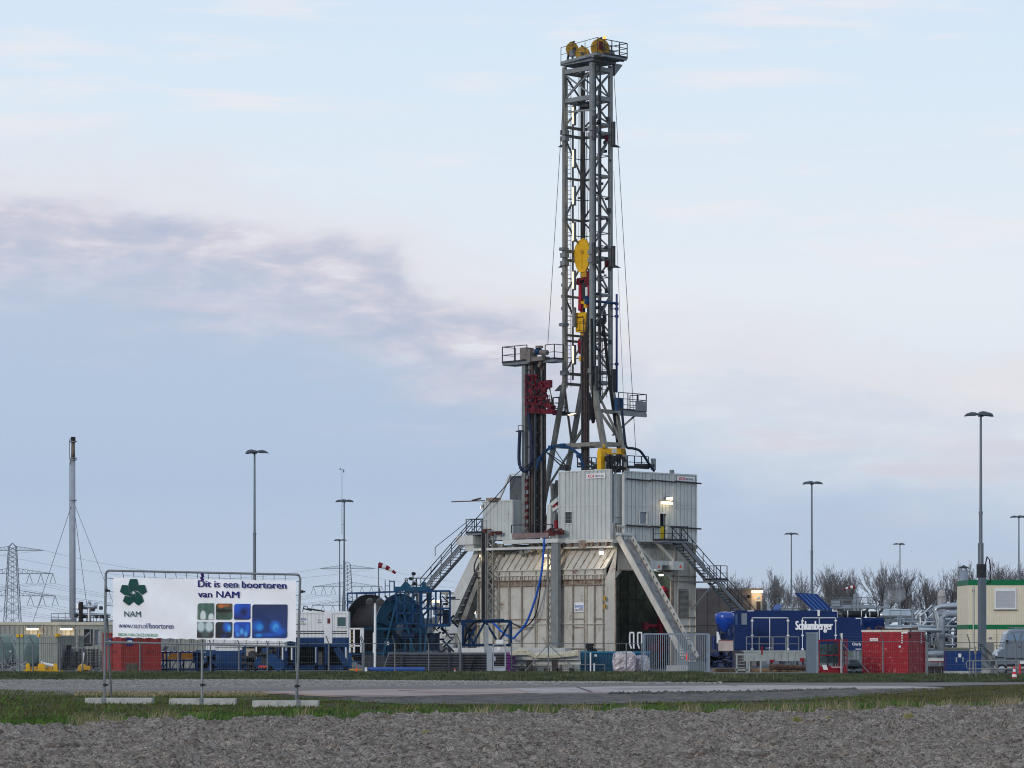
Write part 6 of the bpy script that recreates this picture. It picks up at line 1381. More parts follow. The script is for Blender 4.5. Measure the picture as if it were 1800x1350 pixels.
b = MB(); b.box(XX(221, 203), XX(240, 203), 203, 204, .12, .7); o = b.build('crate', mat('weathered_crate', (96, 88, 78), .8, vary=.4, scale=5, bump=.3), None); tag(o, 'small weathered crate at the foot of the faded red container', 'crate')
# grey-cream unit behind the banner's right bottom
Y = 232; b = MB(); t = thing('container', 'cream corrugated container behind the orange skips', 'container', (XX(320, Y), Y, 0)); b.box(XX(268, Y), XX(380, Y), Y, Y + 2.4, .1, ZZ(1116, Y)); b.corr((XX(268, Y), Y, .2), (1, 0, 0), XX(380, Y) - XX(268, Y), ZZ(1119, Y), (0, -1, 0), .3, .06); b.build('body', cont_cream, t)
b = MB(); b.box(XX(276, 226), XX(306, 226), 226, 227, ZZ(1145, 226), ZZ(1136, 226)); b.box(XX(279, 226), XX(303, 226), 226, 227, ZZ(1128, 226), ZZ(1117, 226)); b.bar(W(283, 1144, 225.8), W(292, 1130, 225.8), .15); tag(b.build('duct_unit', galv, None), 'grey duct unit above the orange skips', 'machine')
# orange skips in blue frames
for i, (a, c, lab) in enumerate(((257, 288, 'orange tapered skip in a blue frame, the left-hand one'), (293, 342, 'longer orange tapered skip in a blue frame, right of the first'))):
    Y = 212; t = thing('skip', lab, 'skip', (XX((a + c) / 2, Y), Y, 0), 'orange skips in blue frames'); z1, z2 = ZZ(1159, Y), ZZ(1148.5, Y); b = MB()
    xa, xb_ = XX(a, Y), XX(c, Y); b.prism([(xa, Y, z1), (xb_, Y, z1), (xb_ - .05, Y, z2), (xa + .28, Y, z2)], (0, 1.6, 0))
    k = xa + .5
    while k < xb_ - .2: b.box(k, k + .06, Y - .05, Y, z1, z2); k += .5
    b.build('hopper', mat('orange_skip_paint', (224, 146, 44), .5, vary=.15), t)
    b = MB(); xa -= .2; xb_ += .2
    for x in (xa, (xa + xb_) / 2, xb_):
        for y in (Y - .3, Y + 1.9): b.bar((x, y, 0), (x, y, ZZ(1147, Y)), .1)
    for z in (.25, z1 - .08, ZZ(1147, Y)):
        b.bar((xa, Y - .3, z), (xb_, Y - .3, z), .1); b.bar((xa, Y + 1.9, z), (xb_, Y + 1.9, z), .1)
    for q in range(4): b.bar((xa + (xb_ - xa) * q / 4, Y - .3, .25), (xa + (xb_ - xa) * (q + .5) / 4, Y - .3, z1 - .1), .06)
    b.build('frame', mat('navy_frame_paint', (16, 50, 104), .5, vary=.2), t)
b = MB(); Y = 214
for k in range(12): b.bar(W(284 + 5 * k, 1146, Y), W(289 + 5 * k, 1146, Y), .1) if k % 2 else None
o = tag(b.build('barrier_tape', red, None), 'red and white barrier rail above the orange skips', 'barrier'); b = MB()
for k in range(0, 12, 2): b.bar(W(284 + 5 * k, 1146, Y), W(289 + 5 * k, 1146, Y), .098)
q = b.build('white_band', white, None); q.parent = o
# white-over-blue long mud unit and cabin
bluecab = mat('container_navy_blue', (14, 58, 104), .5, vary=.12, scale=.8); whitecab = mat('container_white', (216, 218, 220), .5, vary=.06, streak=.15)
def twotone(label, name, cat, px0, px1, py_t, py_s, py_b, Y, depth=2.6, legs=True):
    x0, x1 = XX(px0, Y), XX(px1, Y); t = thing(name, label, cat, ((x0 + x1) / 2, Y, 0)); zt_, zs_, zb_ = ZZ(py_t, Y), ZZ(py_s, Y), ZZ(py_b, Y)
    b = MB(); b.box(x0, x1, Y + .05, Y + depth, zs_, zt_); b.corr((x0 + .1, Y + .05, zs_), (1, 0, 0), x1 - x0 - .2, zt_ - zs_ - .15, (0, -1, 0), .26, .04); b.build('body', whitecab, t)
    b = MB(); b.box(x0, x1, Y + .05, Y + depth, zb_, zs_); b.corr((x0 + .1, Y + .05, zb_ + .05), (1, 0, 0), x1 - x0 - .2, zs_ - zb_ - .05, (0, -1, 0), .26, .04); b.build('lower_body', bluecab, t)
    b = MB(); b.box(x0, x1, Y - .03, Y + .05, zt_ - .14, zt_ + .02); b.box(x0, x0 + .1, Y - .03, Y + .05, zs_, zt_ - .14); b.box(x1 - .1, x1, Y - .03, Y + .05, zs_, zt_ - .14); b.build('frame', whitecab, t)
    return t, x0, x1, zt_, zs_, zb_
t, x0_, x1_, zt_, zs_, zb_ = twotone('white and navy two-tone cabin with a window and door beside the blue reel', 'site_cabin', 'cabin', 500, 612.5, 1075, 1120.5, 1137, 222)
Y = 222; b = MB(); b.box(x0_, x1_, Y - .012, Y, ZZ(1110.4, Y), ZZ(1109, Y)); b.box(x0_, x1_, Y - .012, Y, ZZ(1114, Y), ZZ(1112.6, Y)); b.build('stripe', text_black, t)
def win(t, xa, xb_, za, zb2, Y, gl=glass_dark, m=white, name='window', g_=.05):
    b = MB()
    for q in ((xa - g_, xb_ + g_, za - g_, za), (xa - g_, xb_ + g_, zb2, zb2 + g_), (xa - g_, xa, za, zb2), (xb_, xb_ + g_, za, zb2)): b.box(q[0], q[1], Y - .06, Y + .03, q[2], q[3])
    f = b.build(name, m, t); b = MB(); b.box(xa, xb_, Y - .02, Y + .01, za, zb2); b.build('pane', gl, f); return f
win(t, XX(593, Y), XX(608, Y), ZZ(1101, Y), ZZ(1085, Y), Y, mat('teal_window_glass', (52, 84, 88), .12, vary=.1, spec=.7))
b = MB(); b.box(XX(570, Y), XX(584, Y), Y - .05, Y + .02, zb_ + .2, ZZ(1078, Y)); dr = b.build('door', whitecab, t); b = MB(); b.box(XX(575.5, Y), XX(580.5, Y), Y - .07, Y - .05, ZZ(1096, Y), ZZ(1087, Y)); b.build('door_window', mat('red_brown_notice', (120, 52, 60), .4, vary=.3, scale=6), dr)
text('KCA', mat('blue_print', (28, 84, 170)), t, (XX(529, Y), Y - .02, ZZ(1090, Y)), (1, 0, 0), Z, .36, .14, bold=.04); text('T-46', text_black, t, (XX(528, Y), Y - .02, ZZ(1094, Y)), (1, 0, 0), Z, .22, .1); text('DEUTAG', text_black, t, (XX(528, Y), Y - .02, ZZ(1098, Y)), (1, 0, 0), Z, .38, .09)
text('KCA', text_black, t, (XX(559, Y), Y - .02, ZZ(1091, Y)), (1, 0, 0), Z, .2, .08); text('DEUTAG', text_black, t, (XX(558, Y), Y - .02, ZZ(1095, Y)), (1, 0, 0), Z, .28, .07)
b = MB()
for px in (500, 515, 553, 570, 604, 611): b.box(XX(px, Y), XX(px, Y) + .22, Y, Y + .25, .1, zb_)
b.box(XX(500, Y), x1_, Y, Y + .3, .1, .45); b.bar(W(588, 1140, Y), W(608, 1172, Y), .12, .2); b.bar(W(594, 1138, Y), W(613, 1170, Y), .12, .2); b.build('stand', bluecab, t)
b = MB(); rd = random.Random(14)
for px0, w_, py0, py1, m_ in ((557, .36, 1172, 1146, 0), (571, .25, 1172, 1146, 0)): b.box(XX(px0, Y), XX(px0, Y) + w_, Y + .3, Y + .8, ZZ(py0, Y), ZZ(py1, Y))
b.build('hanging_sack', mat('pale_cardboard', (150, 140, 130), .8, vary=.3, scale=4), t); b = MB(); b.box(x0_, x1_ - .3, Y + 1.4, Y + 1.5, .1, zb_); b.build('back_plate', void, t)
b = MB()
for px in (554, 607): b.box(XX(px, Y), XX(px, Y) + .08, Y - .04, Y, ZZ(1165, Y), ZZ(1138, Y))
b.build('white_strip', white, t)
b = MB(); b.path([W(532, 1075, Y), W(534, 1066, Y), W(541, 1067, Y), W(540, 1073, Y)], .04, 5); b.path([W(540, 1070, Y), W(560, 1073, Y), W(570, 1075, Y)], .06, 5); b.path([W(534, 1070, Y), W(548, 1073, Y)], .05, 5); b.build('roof_piping', dark_steel, t)
t, x0_, x1_, zt_, zs_, zb_ = twotone('long white and navy unit stretching behind the banner posts', 'mud_unit', 'mud unit', 362, 500, 1108, 1144, 1178, 217)
Y = 217; b = MB(); b.box(XX(378, Y), XX(425, Y), Y - .02, Y, ZZ(1138, Y), ZZ(1137, Y)); b.build('stripe', text_black, t); b = MB()
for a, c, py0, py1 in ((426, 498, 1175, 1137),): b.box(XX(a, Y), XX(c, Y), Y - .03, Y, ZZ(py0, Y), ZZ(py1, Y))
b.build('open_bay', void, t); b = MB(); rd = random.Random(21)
b2 = MB()
for k in range(44): p = W(rd.uniform(428, 500), rd.uniform(1142, 1177), Y - .5 + rd.uniform(-.4, .3)); (b if k % 4 == 0 else b2).obox(p, (rd.uniform(.05, .3), 0, 0), (0, .15, 0), (0, 0, rd.uniform(.03, .2)))
b2.build('engine_parts', dark_steel, t)
for px in (430, 448, 470, 488, 498): b.box(XX(px, Y), XX(px, Y) + .14, Y - .6, Y - .3, 0, ZZ(1136, Y))
for px, py in ((478, 1160), (458, 1166), (489, 1168)): b.tube(W(px, py, Y - 1), W(px, py, Y - .2), .42, 14)
b.build('pump_gear', bluecab, t); b = MB(); b.box(XX(434, Y), XX(449, Y), Y - .75, Y - .65, ZZ(1156, Y), ZZ(1140, Y)); b.build('cardboard_panel', mat('beige_panel', (176, 160, 148), .7, vary=.2, scale=4), t)
b = MB()
for px in (497, 513, 451): b.box(XX(px, Y), XX(px, Y) + .09, Y - .9, Y - .8, ZZ(1160, Y), ZZ(1136, Y))
b.build('white_strip', white, t); b = MB()
for k in range(3): b.path([W(454 + 5 * k, 1174, Y - 1), W(457 + 5 * k, 1170, Y - 1), W(460 + 5 * k, 1174, Y - 1)], .05, 6)
b.build('orange_hose', orange, t)
# small machines row before the mud unit
b = MB(); rd = random.Random(31); Y = 212
for _ in range(26): p = W(rd.uniform(345, 380), rd.uniform(1150, 1178), Y); b.obox(p, (rd.uniform(.05, .35), 0, 0), (0, .2, 0), (0, 0, rd.uniform(.04, .25)))
for px in (346, 356, 366, 376): b.bar(W(px, 1179, Y), W(px, 1143, Y), .09)
b.bar(W(345, 1144, Y), W(380, 1144, Y), .1); tag(b.build('pump_skid', bluecab, None), 'navy frame of small pumps right of the orange skips', 'machine')
# white and blue ladder tower
Y = 219; t = thing('access_tower', 'white framed ladder tower with yellow rungs left of the big reel', 'ladder tower', (XX(626, Y), Y, 0)); b = MB()
xa, xb_ = XX(614, Y), XX(637, Y)
for y in (Y, Y + 1.1):
    for px in (614.5, 621.5, 634, 637.5): b.box(XX(px, Y) - .035, XX(px, Y) + .035, y, y + .07, ZZ(1147, Y), ZZ(1105, Y))
    for py in (1105, 1135): b.box(xa, xb_ + .05, y, y + .07, ZZ(py, Y) - .05, ZZ(py, Y) + .05)
b.build('white_frame', white, t); b = MB()
for y in (Y, Y + 1.1):
    for px in (616, 637): b.box(XX(px, Y) - .05, XX(px, Y) + .05, y, y + .1, 0, ZZ(1147, Y))
for py in (1150, 1163): b.box(xa, xb_, Y + .02, Y + .1, ZZ(py, Y) - .04, ZZ(py, Y) + .04)
b.build('blue_frame', bluecab, t); b = MB()
for k in range(12): z = .2 + k * .24; b.box(XX(615, Y), XX(621, Y), Y + .1, Y + .16, z, z + .05)
b.box(xa, xb_, Y - .04, Y, .12, .22); b.build('rungs', mustard, t)
# big hose reel
Y = 227; t = thing('hose_reel', 'huge black drum reel with teal-blue spoked flanges and railed frame', 'reel', (XX(690, Y), Y, 0)); blu2 = teal
ax = V((math.cos(R_(42)), -math.sin(R_(42)), 0)); cr = V((XX(703, Y), Y, ZZ(1108, Y))); R = 2.55; Lr = 3.0
cl_ = cr - ax * Lr
b = MB(); b.rev([(R, 0), (R + .04, .0), (R + .04, .06), (R, .06)], cr, ax, 40, False); b.rev([(.5, .0), (.5, .2)], cr, ax, 18); b.build('flange_rim', galv, t)
b = MB(); b.rev([(.5, -.02), (R, -.02), (R, .05), (.5, .05)], cr, ax, 40); fl = b.build('flange', blu2, t)
b = MB(); u_ = ax.cross(Z).normalized()
for k in range(6): a = k * math.pi / 3 + .25; d_ = u_ * math.cos(a) + Z * math.sin(a); b.bar(cr + ax * .12 + d_ * .4, cr + ax * .12 + d_ * (R - .1), .2, .14)
b.build('spoke', blue, fl); b = MB()
for k in range(6): a = k * math.pi / 3 + .78; d_ = u_ * math.cos(a) + Z * math.sin(a); c = cr + ax * .058 + d_ * 1.25; s_ = d_.cross(ax); b.prism([c + d_ * -.35 + s_ * -.22, c + d_ * -.35 + s_ * .22, c + d_ * .35 + s_ * .34, c + d_ * .35 + s_ * -.34], ax * .01)
b.build('flange_hole', void, fl)
b = MB(); b.rev([(1.95, .04), (1.95, Lr - .06)], cl_, ax, 36); b.build('drum', mat('black_drum_steel', (40, 36, 38), .5, vary=.2, rust=.1), t, smooth=False)
b = MB(); b.rev([(R, -.04), (R, .04)], cl_, ax, 40); b.build('far_flange', mat('black_flange', (24, 25, 28), .6, vary=.1), t)
b = MB(); b.rev([(R + .03, -.05), (R + .03, .05)], cl_, ax, 40, False); b.build('rim', galv, t)
b = MB(); b.obox(W(750, 1128, Y - 1), (.9, 0, 0), (0, .6, 0), (0, 0, .6)); b.obox(W(716, 1105, Y - 1.6), (.3, 0, 0), (0, .3, 0), (0, 0, .3)); b.tube(W(705, 1118, Y - 2.4), W(728, 1118, Y - 2.4), .3, 12); b.build('drive_motor', mat('navy_machine', (12, 40, 74), .5, vary=.3), t)
# frame: inclined struts, bottom skid, posts
b = MB()
for P_ in (((668, 1172), (700, 1045)), ((735, 1172), (700, 1045)), ((744, 1172), (756, 1040)), ((708, 1172), (713, 1130)), ((725, 1172), (720, 1130))):
    b.bar(W(*P_[0], Y - 2.6), W(*P_[1], Y - 2.6), .13, .13)
b.bar(W(693, 1035, Y - 2.6), W(757, 1035, Y - 2.6), .3, .3); b.bar(W(640, 1168, Y - 2.8), W(765, 1168, Y - 2.8), .25, .3); b.bar(W(640, 1171, Y + 2.2), W(765, 1171, Y + 2.2), .25, .3)
for px in (739,): b.bar(W(px, 1172, Y - 2.4), W(px, 1036, Y - 2.4), .14)
b.bar(W(640, 1105, Y - 2.3), W(736, 1105, Y - 2.3), .14); b.bar(W(640, 1148, Y - 2.3), W(736, 1148, Y - 2.3), .18); b.build('frame', blu2, t)
b = MB(); b.prism([W(704, 1034, Y - 2.4), W(717, 1038, Y - 2.4), W(721, 1028, Y - 2.4), W(714, 1022, Y - 2.4), W(706, 1029, Y - 2.4)], (0, .9, 0)); b.obox(W(745, 1031, Y - 2), (.14, 0, 0), (0, .2, 0), (0, 0, .3)); b.build('level_wind', blu2, t)
# cage platform at its right
b = MB()
def cage(px0, px1, pyt, pyb, Y_, rows, cols, w_=.09):
    for i in range(cols + 1): px = px0 + (px1 - px0) * i / cols; b.bar(W(px, pyb, Y_), W(px, pyt, Y_), w_)
    for j in range(rows + 1): py = pyt + (pyb - pyt) * j / rows; b.bar(W(px0, py, Y_), W(px1, py, Y_), w_)
cage(741, 791, 1039, 1100, Y - 3.4, 2, 2, .13); cage(697, 740, 1041, 1096, Y - 3.2, 3, 3, .1); cage(741, 791, 1039, 1100, Y - 1.4, 2, 3, .1)
b.box(XX(741, Y - 3), XX(792, Y - 3), Y - 3.4, Y - 1.4, ZZ(1100, Y - 3), ZZ(1097, Y - 3)); b.bar(W(741, 1040, Y - 3.4), W(741, 1040, Y - 1.4), .12); b.bar(W(791, 1040, Y - 3.4), W(791, 1040, Y - 1.4), .12)
b.build('cage_platform', blue, t); b = MB()
cage(611, 660, 1043, 1072, Y + 3, 2, 3, .1); cage(611, 650, 1060, 1096, Y + 3, 2, 4, .08); b.bar(W(611, 1043, Y + 3), W(700, 1040, Y - 2), .12); b.bar(W(613, 1096, Y + 3), W(640, 1072, Y + 3), .12); b.build('rail_frame', blue, t)
b = MB(); b.prism([W(778, 1072, Y - 1.35), W(791, 1072, Y - 1.35), W(791, 1097, Y - 1.35), W(778, 1097, Y - 1.35)], (0, .1, 0)); b.build('mesh_panel', mat('dark_navy_mesh', (10, 34, 58), .6), t)
b = MB(); b.ladder(W(681, 1050, Y + 1), W(681, 1020, Y + 1), (1, 0, 0), .32, .3, .03); b.bar(W(685, 1022, Y + 1), W(694, 1022, Y + 1), .06); b.bar(W(693, 1022, Y + 1), W(693, 1040, Y + 1), .1); b.build('ladder', blue, t)
b = MB(); rd = random.Random(77)
for _ in range(150):
    p = W(rd.uniform(665, 790), rd.uniform(1040, 1165), Y + rd.uniform(-2.4, 1.2)); 
    if (p - cr).length < R * .95 and p.y < cr.y: continue
    d = rd.choice((V((1, 0, 0)), Z, V((.7, 0, .7)), V((.7, 0, -.7)), V((0, 1, 0)))); b.bar(p, p + d * rd.uniform(.3, 1.3), rd.choice((.05, .08, .14)))
b.build('small_ironwork', mat('navy_small_ironwork', (14, 44, 72), .5, vary=.3), t)
b = MB(); p = W(726, 1016, Y - 2); 
for k in range(7): b.rev([(.12, -.03), (.12, .03)], p + V((rd.uniform(-.2, .25), rd.uniform(-.2, .2), -.35 * (k % 4) + .3)), (rd.random(), 1, rd.random()), 10)
b.bar(p + Z * .4, p - Z * 1.6, .08); b.build('cable_rollers', dark_steel, t)
text('20', text_white, fl, W(676, 1134, Y - 2.65), (1, 0, 0), Z, .32, .24, bold=.02)
# floodlight mast
Y = 216; t = thing('floodlight_stand', 'white pole with two grey floodlight heads in front of the black drum', 'floodlight', (XX(659, Y), Y, 0)); b = MB(); b.tube((XX(659, Y), Y, 0), (XX(659.5, Y), Y, ZZ(1060, Y)), .085, 10); b.tube((XX(657, Y), Y, ZZ(1148, Y)), (XX(657, Y), Y, ZZ(1112, Y)), .06, 8); b.build('pole', white, t)
for px in (650, 668): b = MB(); b.rev([(.12, -.2), (.24, -.12), (.26, .16), (.2, .2)], W(px, 1058, Y), (0, -1, -.25), 14); b.box(XX(px, Y) - .26, XX(px, Y) + .26, Y - .16, Y + .1, ZZ(1062, Y), ZZ(1055, Y)); b.build('lamp_head', mat('grey_lamp_head', (72, 72, 76), .5, vary=.2), t)
b = MB(); b.box(XX(656, Y), XX(662, Y), Y - .05, Y + .15, ZZ(1060, Y), ZZ(1052, Y)); b.bar(W(650, 1056, Y), W(668, 1056, Y), .07); b.build('bracket', black, t)
b = MB(); b.box(XX(641, Y), XX(658, Y), Y, Y + 1, .1, ZZ(1151, Y)); b.box(XX(659, Y), XX(676, Y), Y, Y + 1, .1, ZZ(1152, Y)); tag(b.build('power_cabinet', mat('charcoal_cabinet', (46, 50, 56), .5, vary=.1), None), 'charcoal cabinets at the foot of the white floodlight pole', 'cabinet')
# pipe stacks on racks
pm = mat('dark_casing_pipe', (82, 80, 86), .35, metal=.5, vary=.25, scale=1.5, rust=.15); pe = mat('pale_pipe_end', (136, 138, 142), .5, vary=.1)
def casing(label, L=5.5):
    t = thing('casing_pipe', label, 'pipe', (0, 0, 0)); b = MB(); b.tube((0, 0, 0), (L, 0, 0), .068, 12); b.build('pipe', pm, t, smooth=False); b = MB(); b.tube((-.03, 0, 0), (.0, 0, 0), .06, 12); b.build('pipe_end', pe, t); return t
p1 = casing('x'); p2 = casing('x', 2.9)
b = MB(); b.tube((2.9, 0, 0), (3.1, 0, 0), .08, 12); b.build('thread_cap', purple, p2)
rows = ['bottom', 'second from bottom', 'third from bottom', 'fourth from bottom', 'fifth from bottom', 'sixth from bottom', 'topmost']
for r in range(7):
    for k in range(3):
        Y = 206 + k * .35; z = ZZ(1178 - r * 4.55, Y) + .035 * k; x = XX(674 + (r * 1.6 if r else 0), Y)
        lab = f'long dark pipe of the left stack, {rows[r]} row, {("front", "middle", "rear")[k]} one'; o = p1 if (r, k) == (0, 0) else dup(p1); o.location = (x, Y, z); o['label'] = lab; o['group'] = 'dark casing pipes stacked in front of the rig'
for r in range(7):
    for k in range(3):
        Y = 206.5 + k * .35; z = ZZ(1178 - r * 4.55, Y) + .035 * k; x = XX(811, Y); lab = f'shorter purple-ended pipe of the right stack, {rows[r]} row, {("front", "middle", "rear")[k]} one'
        o = p2 if (r, k) == (0, 0) else dup(p2); o.location = (x, Y, z); o['label'] = lab; o['group'] = 'dark casing pipes stacked in front of the rig'
Y = 206; 
for px, lab in ((706, 'dark upright stake left of the middle of the left pipe stack'), (789, 'dark upright stake near the right end of the left pipe stack'), (812, 'dark upright stake at the left end of the right pipe stack')):
    b = MB(); b.bar(W(px, 1184, Y - .25), W(px, 1149, Y - .25), .14); tag(b.build('rack_stake', dark_steel, None), lab, 'stake', 'stakes of the pipe stacks')
# second purple-ended stack right of the cabinet
for r in range(5):
    b = MB(); Y = 208
    for k in range(5): b.tube(W(890 + k * 3.6, 1178 - r * 6, Y), W(890 + k * 3.6, 1178 - r * 6, Y + 6), .09, 10)
    o = tag(b.build('pipe_bundle', pm, None), f'bundle of pipes seen end-on with purple caps, {("lowest", "second", "third", "fourth", "highest")[r]} layer', 'pipe bundle', 'end-on pipe bundles'); b = MB()
    for k in range(5): b.tube(W(890 + k * 3.6, 1178 - r * 6, Y - .02), W(890 + k * 3.6, 1178 - r * 6, Y - .12), .075, 10)
    q = b.build('thread_caps', purple, None); q.parent = o
# blue beams on the ground, drain pipe
b = MB(); b.tube(W(648, 1176.5, 204), W(747, 1176.5, 204), .14, 10); tag(b.build('blue_pipe', mat('mid_blue_pipe', (40, 84, 158), .5, vary=.15), None), 'blue pipe lying in front of the long dark casing pipes', 'pipe')
b = MB(); b.box(XX(640, 203), XX(645, 203), 203, 203.6, 0, .45); b.box(XX(640, 203), XX(648, 203), 202.6, 203.6, .0, .2); tag(b.build('white_stand', white, None), 'small white stand at the left end of the lying blue pipe', 'stand')
b = MB(); b.tube(W(612, 1183.8, 201), W(802, 1184.6, 201), .075, 8); tag(b.build('grey_blue_pipe', mat('slate_blue_pipe', (84, 100, 138), .5, vary=.1), None), 'slate blue pipe lying along the top of the grass bank', 'pipe')
b = MB(); b.box(XX(505, 202), XX(800, 202), 202, 202.4, .0, .14); tag(b.build('rusty_rail', rusty, None), 'long rusty steel strip on the ground before the pipe stacks', 'beam')
def cone(px, pyb, Y, h, label, stripes=0, m=orange):
    t = thing('traffic_cone', label, 'traffic cone', (XX(px, Y), Y, ZZ(pyb, Y)), 'traffic cones', frame='local'); r = h * .22
    b = MB(); b.box(-r * 1.35, r * 1.35, -r * 1.35, r * 1.35, 0, h * .05); b.build('base', m, t)
    n = 2 * stripes + 1 if stripes else 1
    for k in range(n):
        f0, f1 = k / n, (k + 1) / n; b = MB(); b.tube((0, 0, h * (.05 + .95 * f0)), (0, 0, h * (.05 + .95 * f1)), r * (1 - f0 * .8), 16, r * (1 - f1 * .8)); b.build('sleeve' if k % 2 else 'cone_body', white if k % 2 else m, t, smooth=False)
cone(627, 1185, 200, .45, 'small plain orange traffic cone on the bank before the ladder tower'); cone(799.5, 1186, 200, .40, 'small orange and white cone below the pipe stack', 1); cone(1207.5, 1160, 222, .5, 'orange cone standing behind the yard gate bars')
cone(1783, 1196, 174.5, .76, 'larger red and white striped traffic cone at the right road edge', 2, mat('cone_red', (206, 44, 56), .5, vary=.08))
# ================================================================ YARD: CENTRE AND RIGHT
# blue truss
Y = 232; t = thing('blue_truss', 'teal-blue braced truss frame at the foot of the left rig wall', 'truss', (XX(855, Y), Y, 0)); b = MB()
for y in (Y, Y + 1.6):
    b.bar(W(809, 1092, y), W(899, 1092, y), .22); b.bar(W(809, 1134, y), W(899, 1134, y), .2)
    for px in (813, 898): b.bar(W(px, 1092, y), W(px, 1134, y), .2)
    for a, c in (((815, 1093), (832, 1132)), ((832, 1132), (853, 1092)), ((853, 1092), (876, 1130)), ((876, 1130), (896, 1095)), ((815, 1132), (838, 1100))): b.bar(W(*a, y), W(*c, y), .16)
b.build('truss', blue, t); b = MB(); b.bar(W(846, 1091, Y - .3), W(886, 1089, Y - .3), .12); b.ladder(W(890, 1134, Y - .2), W(890, 1100, Y - .2), (1, 0, 0), .35, .3); b.build('fittings', blue, t)
hose([W(816, 1130, Y - .3), W(822, 1108, Y - .4), W(834, 1094, Y - .4), W(846, 1090, Y - .4)], .07, rubber, 'black hose draped over the blue truss', rig=False)
b = MB()
for px in (808, 855): b.bar(W(px, 1150, Y - .8), W(px, 1099, Y - .8), .3)
tag(b.build('grey_post', offwhite, None), 'pair of pale posts standing before the blue truss', 'post')
# cream gantry behind the inclined leg, lit lamps
Y = 262; t = thing('equipment_gantry', 'cream gantry with lit lamps and machinery behind the inclined leg', 'gantry', (XX(812, Y), Y, 0)); b = MB()
for py in (1042,): b.box(XX(775, Y), XX(846, Y), Y, Y + .4, ZZ(py + 3, Y), ZZ(py - 1, Y))
for px in (783, 818, 842): b.box(XX(px, Y), XX(px, Y) + .22, Y, Y + .3, 0, ZZ(1044, Y))
b.bar(W(806, 1056, Y), W(818, 1078, Y), .2); b.bar(W(834, 1050, Y), W(822, 1066, Y), .2); b.build('frame', cont_cream, t)
for px, py, w_ in ((832, 1054, .5), (829, 1077, .35), (796, 1078, .3), (762, 1057, .6), (676, 1058, .2), (800, 1058, .25)): b = MB(); b.obox(W(px, py, Y - .4), (w_, 0, 0), (0, .1, 0), (0, 0, .09)); b.build('lamp', warm_tube, t)
b = MB(); rd = random.Random(6)
for _ in range(90):
    p = W(rd.uniform(765, 845), rd.uniform(1062, 1135), Y + rd.uniform(0, 4)); b.obox(p, (rd.uniform(.05, .6), 0, 0), (0, .3, 0), (0, 0, rd.uniform(.05, .5)))
b.build('machinery', mat('mixed_grey_machinery', (120, 124, 130), .5, vary=.3, scale=2, rust=.2), t)
b = MB(); b.box(XX(690, Y), XX(846, Y), Y + 5, Y + 5.4, 0, ZZ(1086, Y)); b.build('back_panel', mat('dull_blue_grey_wall', (92, 106, 122), .6, vary=.3, scale=1.5), t)
b = MB(); b.box(XX(806, Y), XX(812, Y), Y - .3, Y, ZZ(1100, Y), ZZ(1070, Y)); b.obox(W(816, 1066, Y - .5), (.1, 0, 0), (0, .1, 0), (0, 0, .25)); b.box(XX(838, Y), XX(843, Y), Y - .3, Y, ZZ(1125, Y), ZZ(1080, Y)); b.build('yellow_gear', mustard, t)
b = MB(); b.obox(W(790, 1105, 240), (.6, 0, 0), (0, .5, 0), (0, 0, .35)); b.prism([W(776, 1118, 240), W(800, 1122, 240), W(796, 1140, 240), W(778, 1136, 240)], (0, 1, 0)); b.tube(W(786, 1118, 239.6), W(798, 1118, 239.6), .08, 8); tag(b.build('hopper', offwhite, None), 'pale box and hopper behind the fence left of the blue truss', 'hopper')
# entrance kiosk and turnstile gate
Y = 193; t = thing('gate_kiosk', 'narrow grey cabinet with a frame gate and a small white sign on top', 'kiosk', (XX(868, Y), Y, 0)); gk = mat('kiosk_grey', (148, 156, 166), .5, vary=.08)
b = MB(); b.box(XX(855.5, Y), XX(865, Y), Y, Y + .6, .05, ZZ(1135, Y)); b.build('cabinet', gk, t); b = MB(); b.box(XX(866, Y), XX(868, Y), Y, Y + .1, .02, ZZ(1132, Y)); b.box(XX(887, Y), XX(889.5, Y), Y, Y + .1, .02, ZZ(1132, Y)); b.box(XX(868, Y), XX(887, Y), Y, Y + .1, ZZ(1134, Y), ZZ(1132, Y)); b.box(XX(868, Y), XX(887, Y), Y, Y + .1, ZZ(1173, Y), ZZ(1171, Y)); b.build('gate_frame', gk, t)
b = MB(); b.box(XX(868, Y), XX(887, Y), Y + .03, Y + .06, .1, ZZ(1173, Y)); b.box(XX(868, Y), XX(871, Y), Y + .02, Y + .05, ZZ(1162, Y), ZZ(1154, Y)); b.build('lower_panel', mat('pale_panel', (170, 178, 192), .5), t); b = MB(); b.box(XX(872, Y), XX(885, Y), Y - .05, Y, ZZ(1131.5, Y), ZZ(1124.5, Y)); b.build('sign_board', white, t); b = MB(); b.box(XX(874, Y), XX(879, Y), Y + .0, Y + .02, ZZ(1143, Y), ZZ(1137, Y)); b.build('sticker', white, t)
# steel beams with tarpaulin
for i, (py, a, c, lab) in enumerate(((1152, 900, 1016, 'pale steel beam, uppermost of the pile beside the kiosk'), (1160, 903, 1021, 'broad pale steel beam in the middle of the pile beside the kiosk'), (1171, 906, 980, 'lower pale beam of the pile beside the kiosk'), (1176, 984, 1019, 'short pale beam low at the right end of the pile'))):
    Y = 209 + i * .3; b = MB(); z = ZZ(py, Y); xa, xb_ = XX(a, Y), XX(c, Y); b.box(xa, xb_, Y, Y + .3, z - .02, z + .02); b.box(xa, xb_, Y, Y + .3, z - .30, z - .26); b.box(xa, xb_, Y + .13, Y + .17, z - .26, z - .02)
    for x in np.arange(xa + .2, xb_, 1.1): b.box(x, x + .03, Y + .01, Y + .29, z - .26, z - .02)
    tag(b.build('steel_beam', offwhite, None), lab, 'beam', 'steel beams piled beside the kiosk')
b = MB(); Y = 208
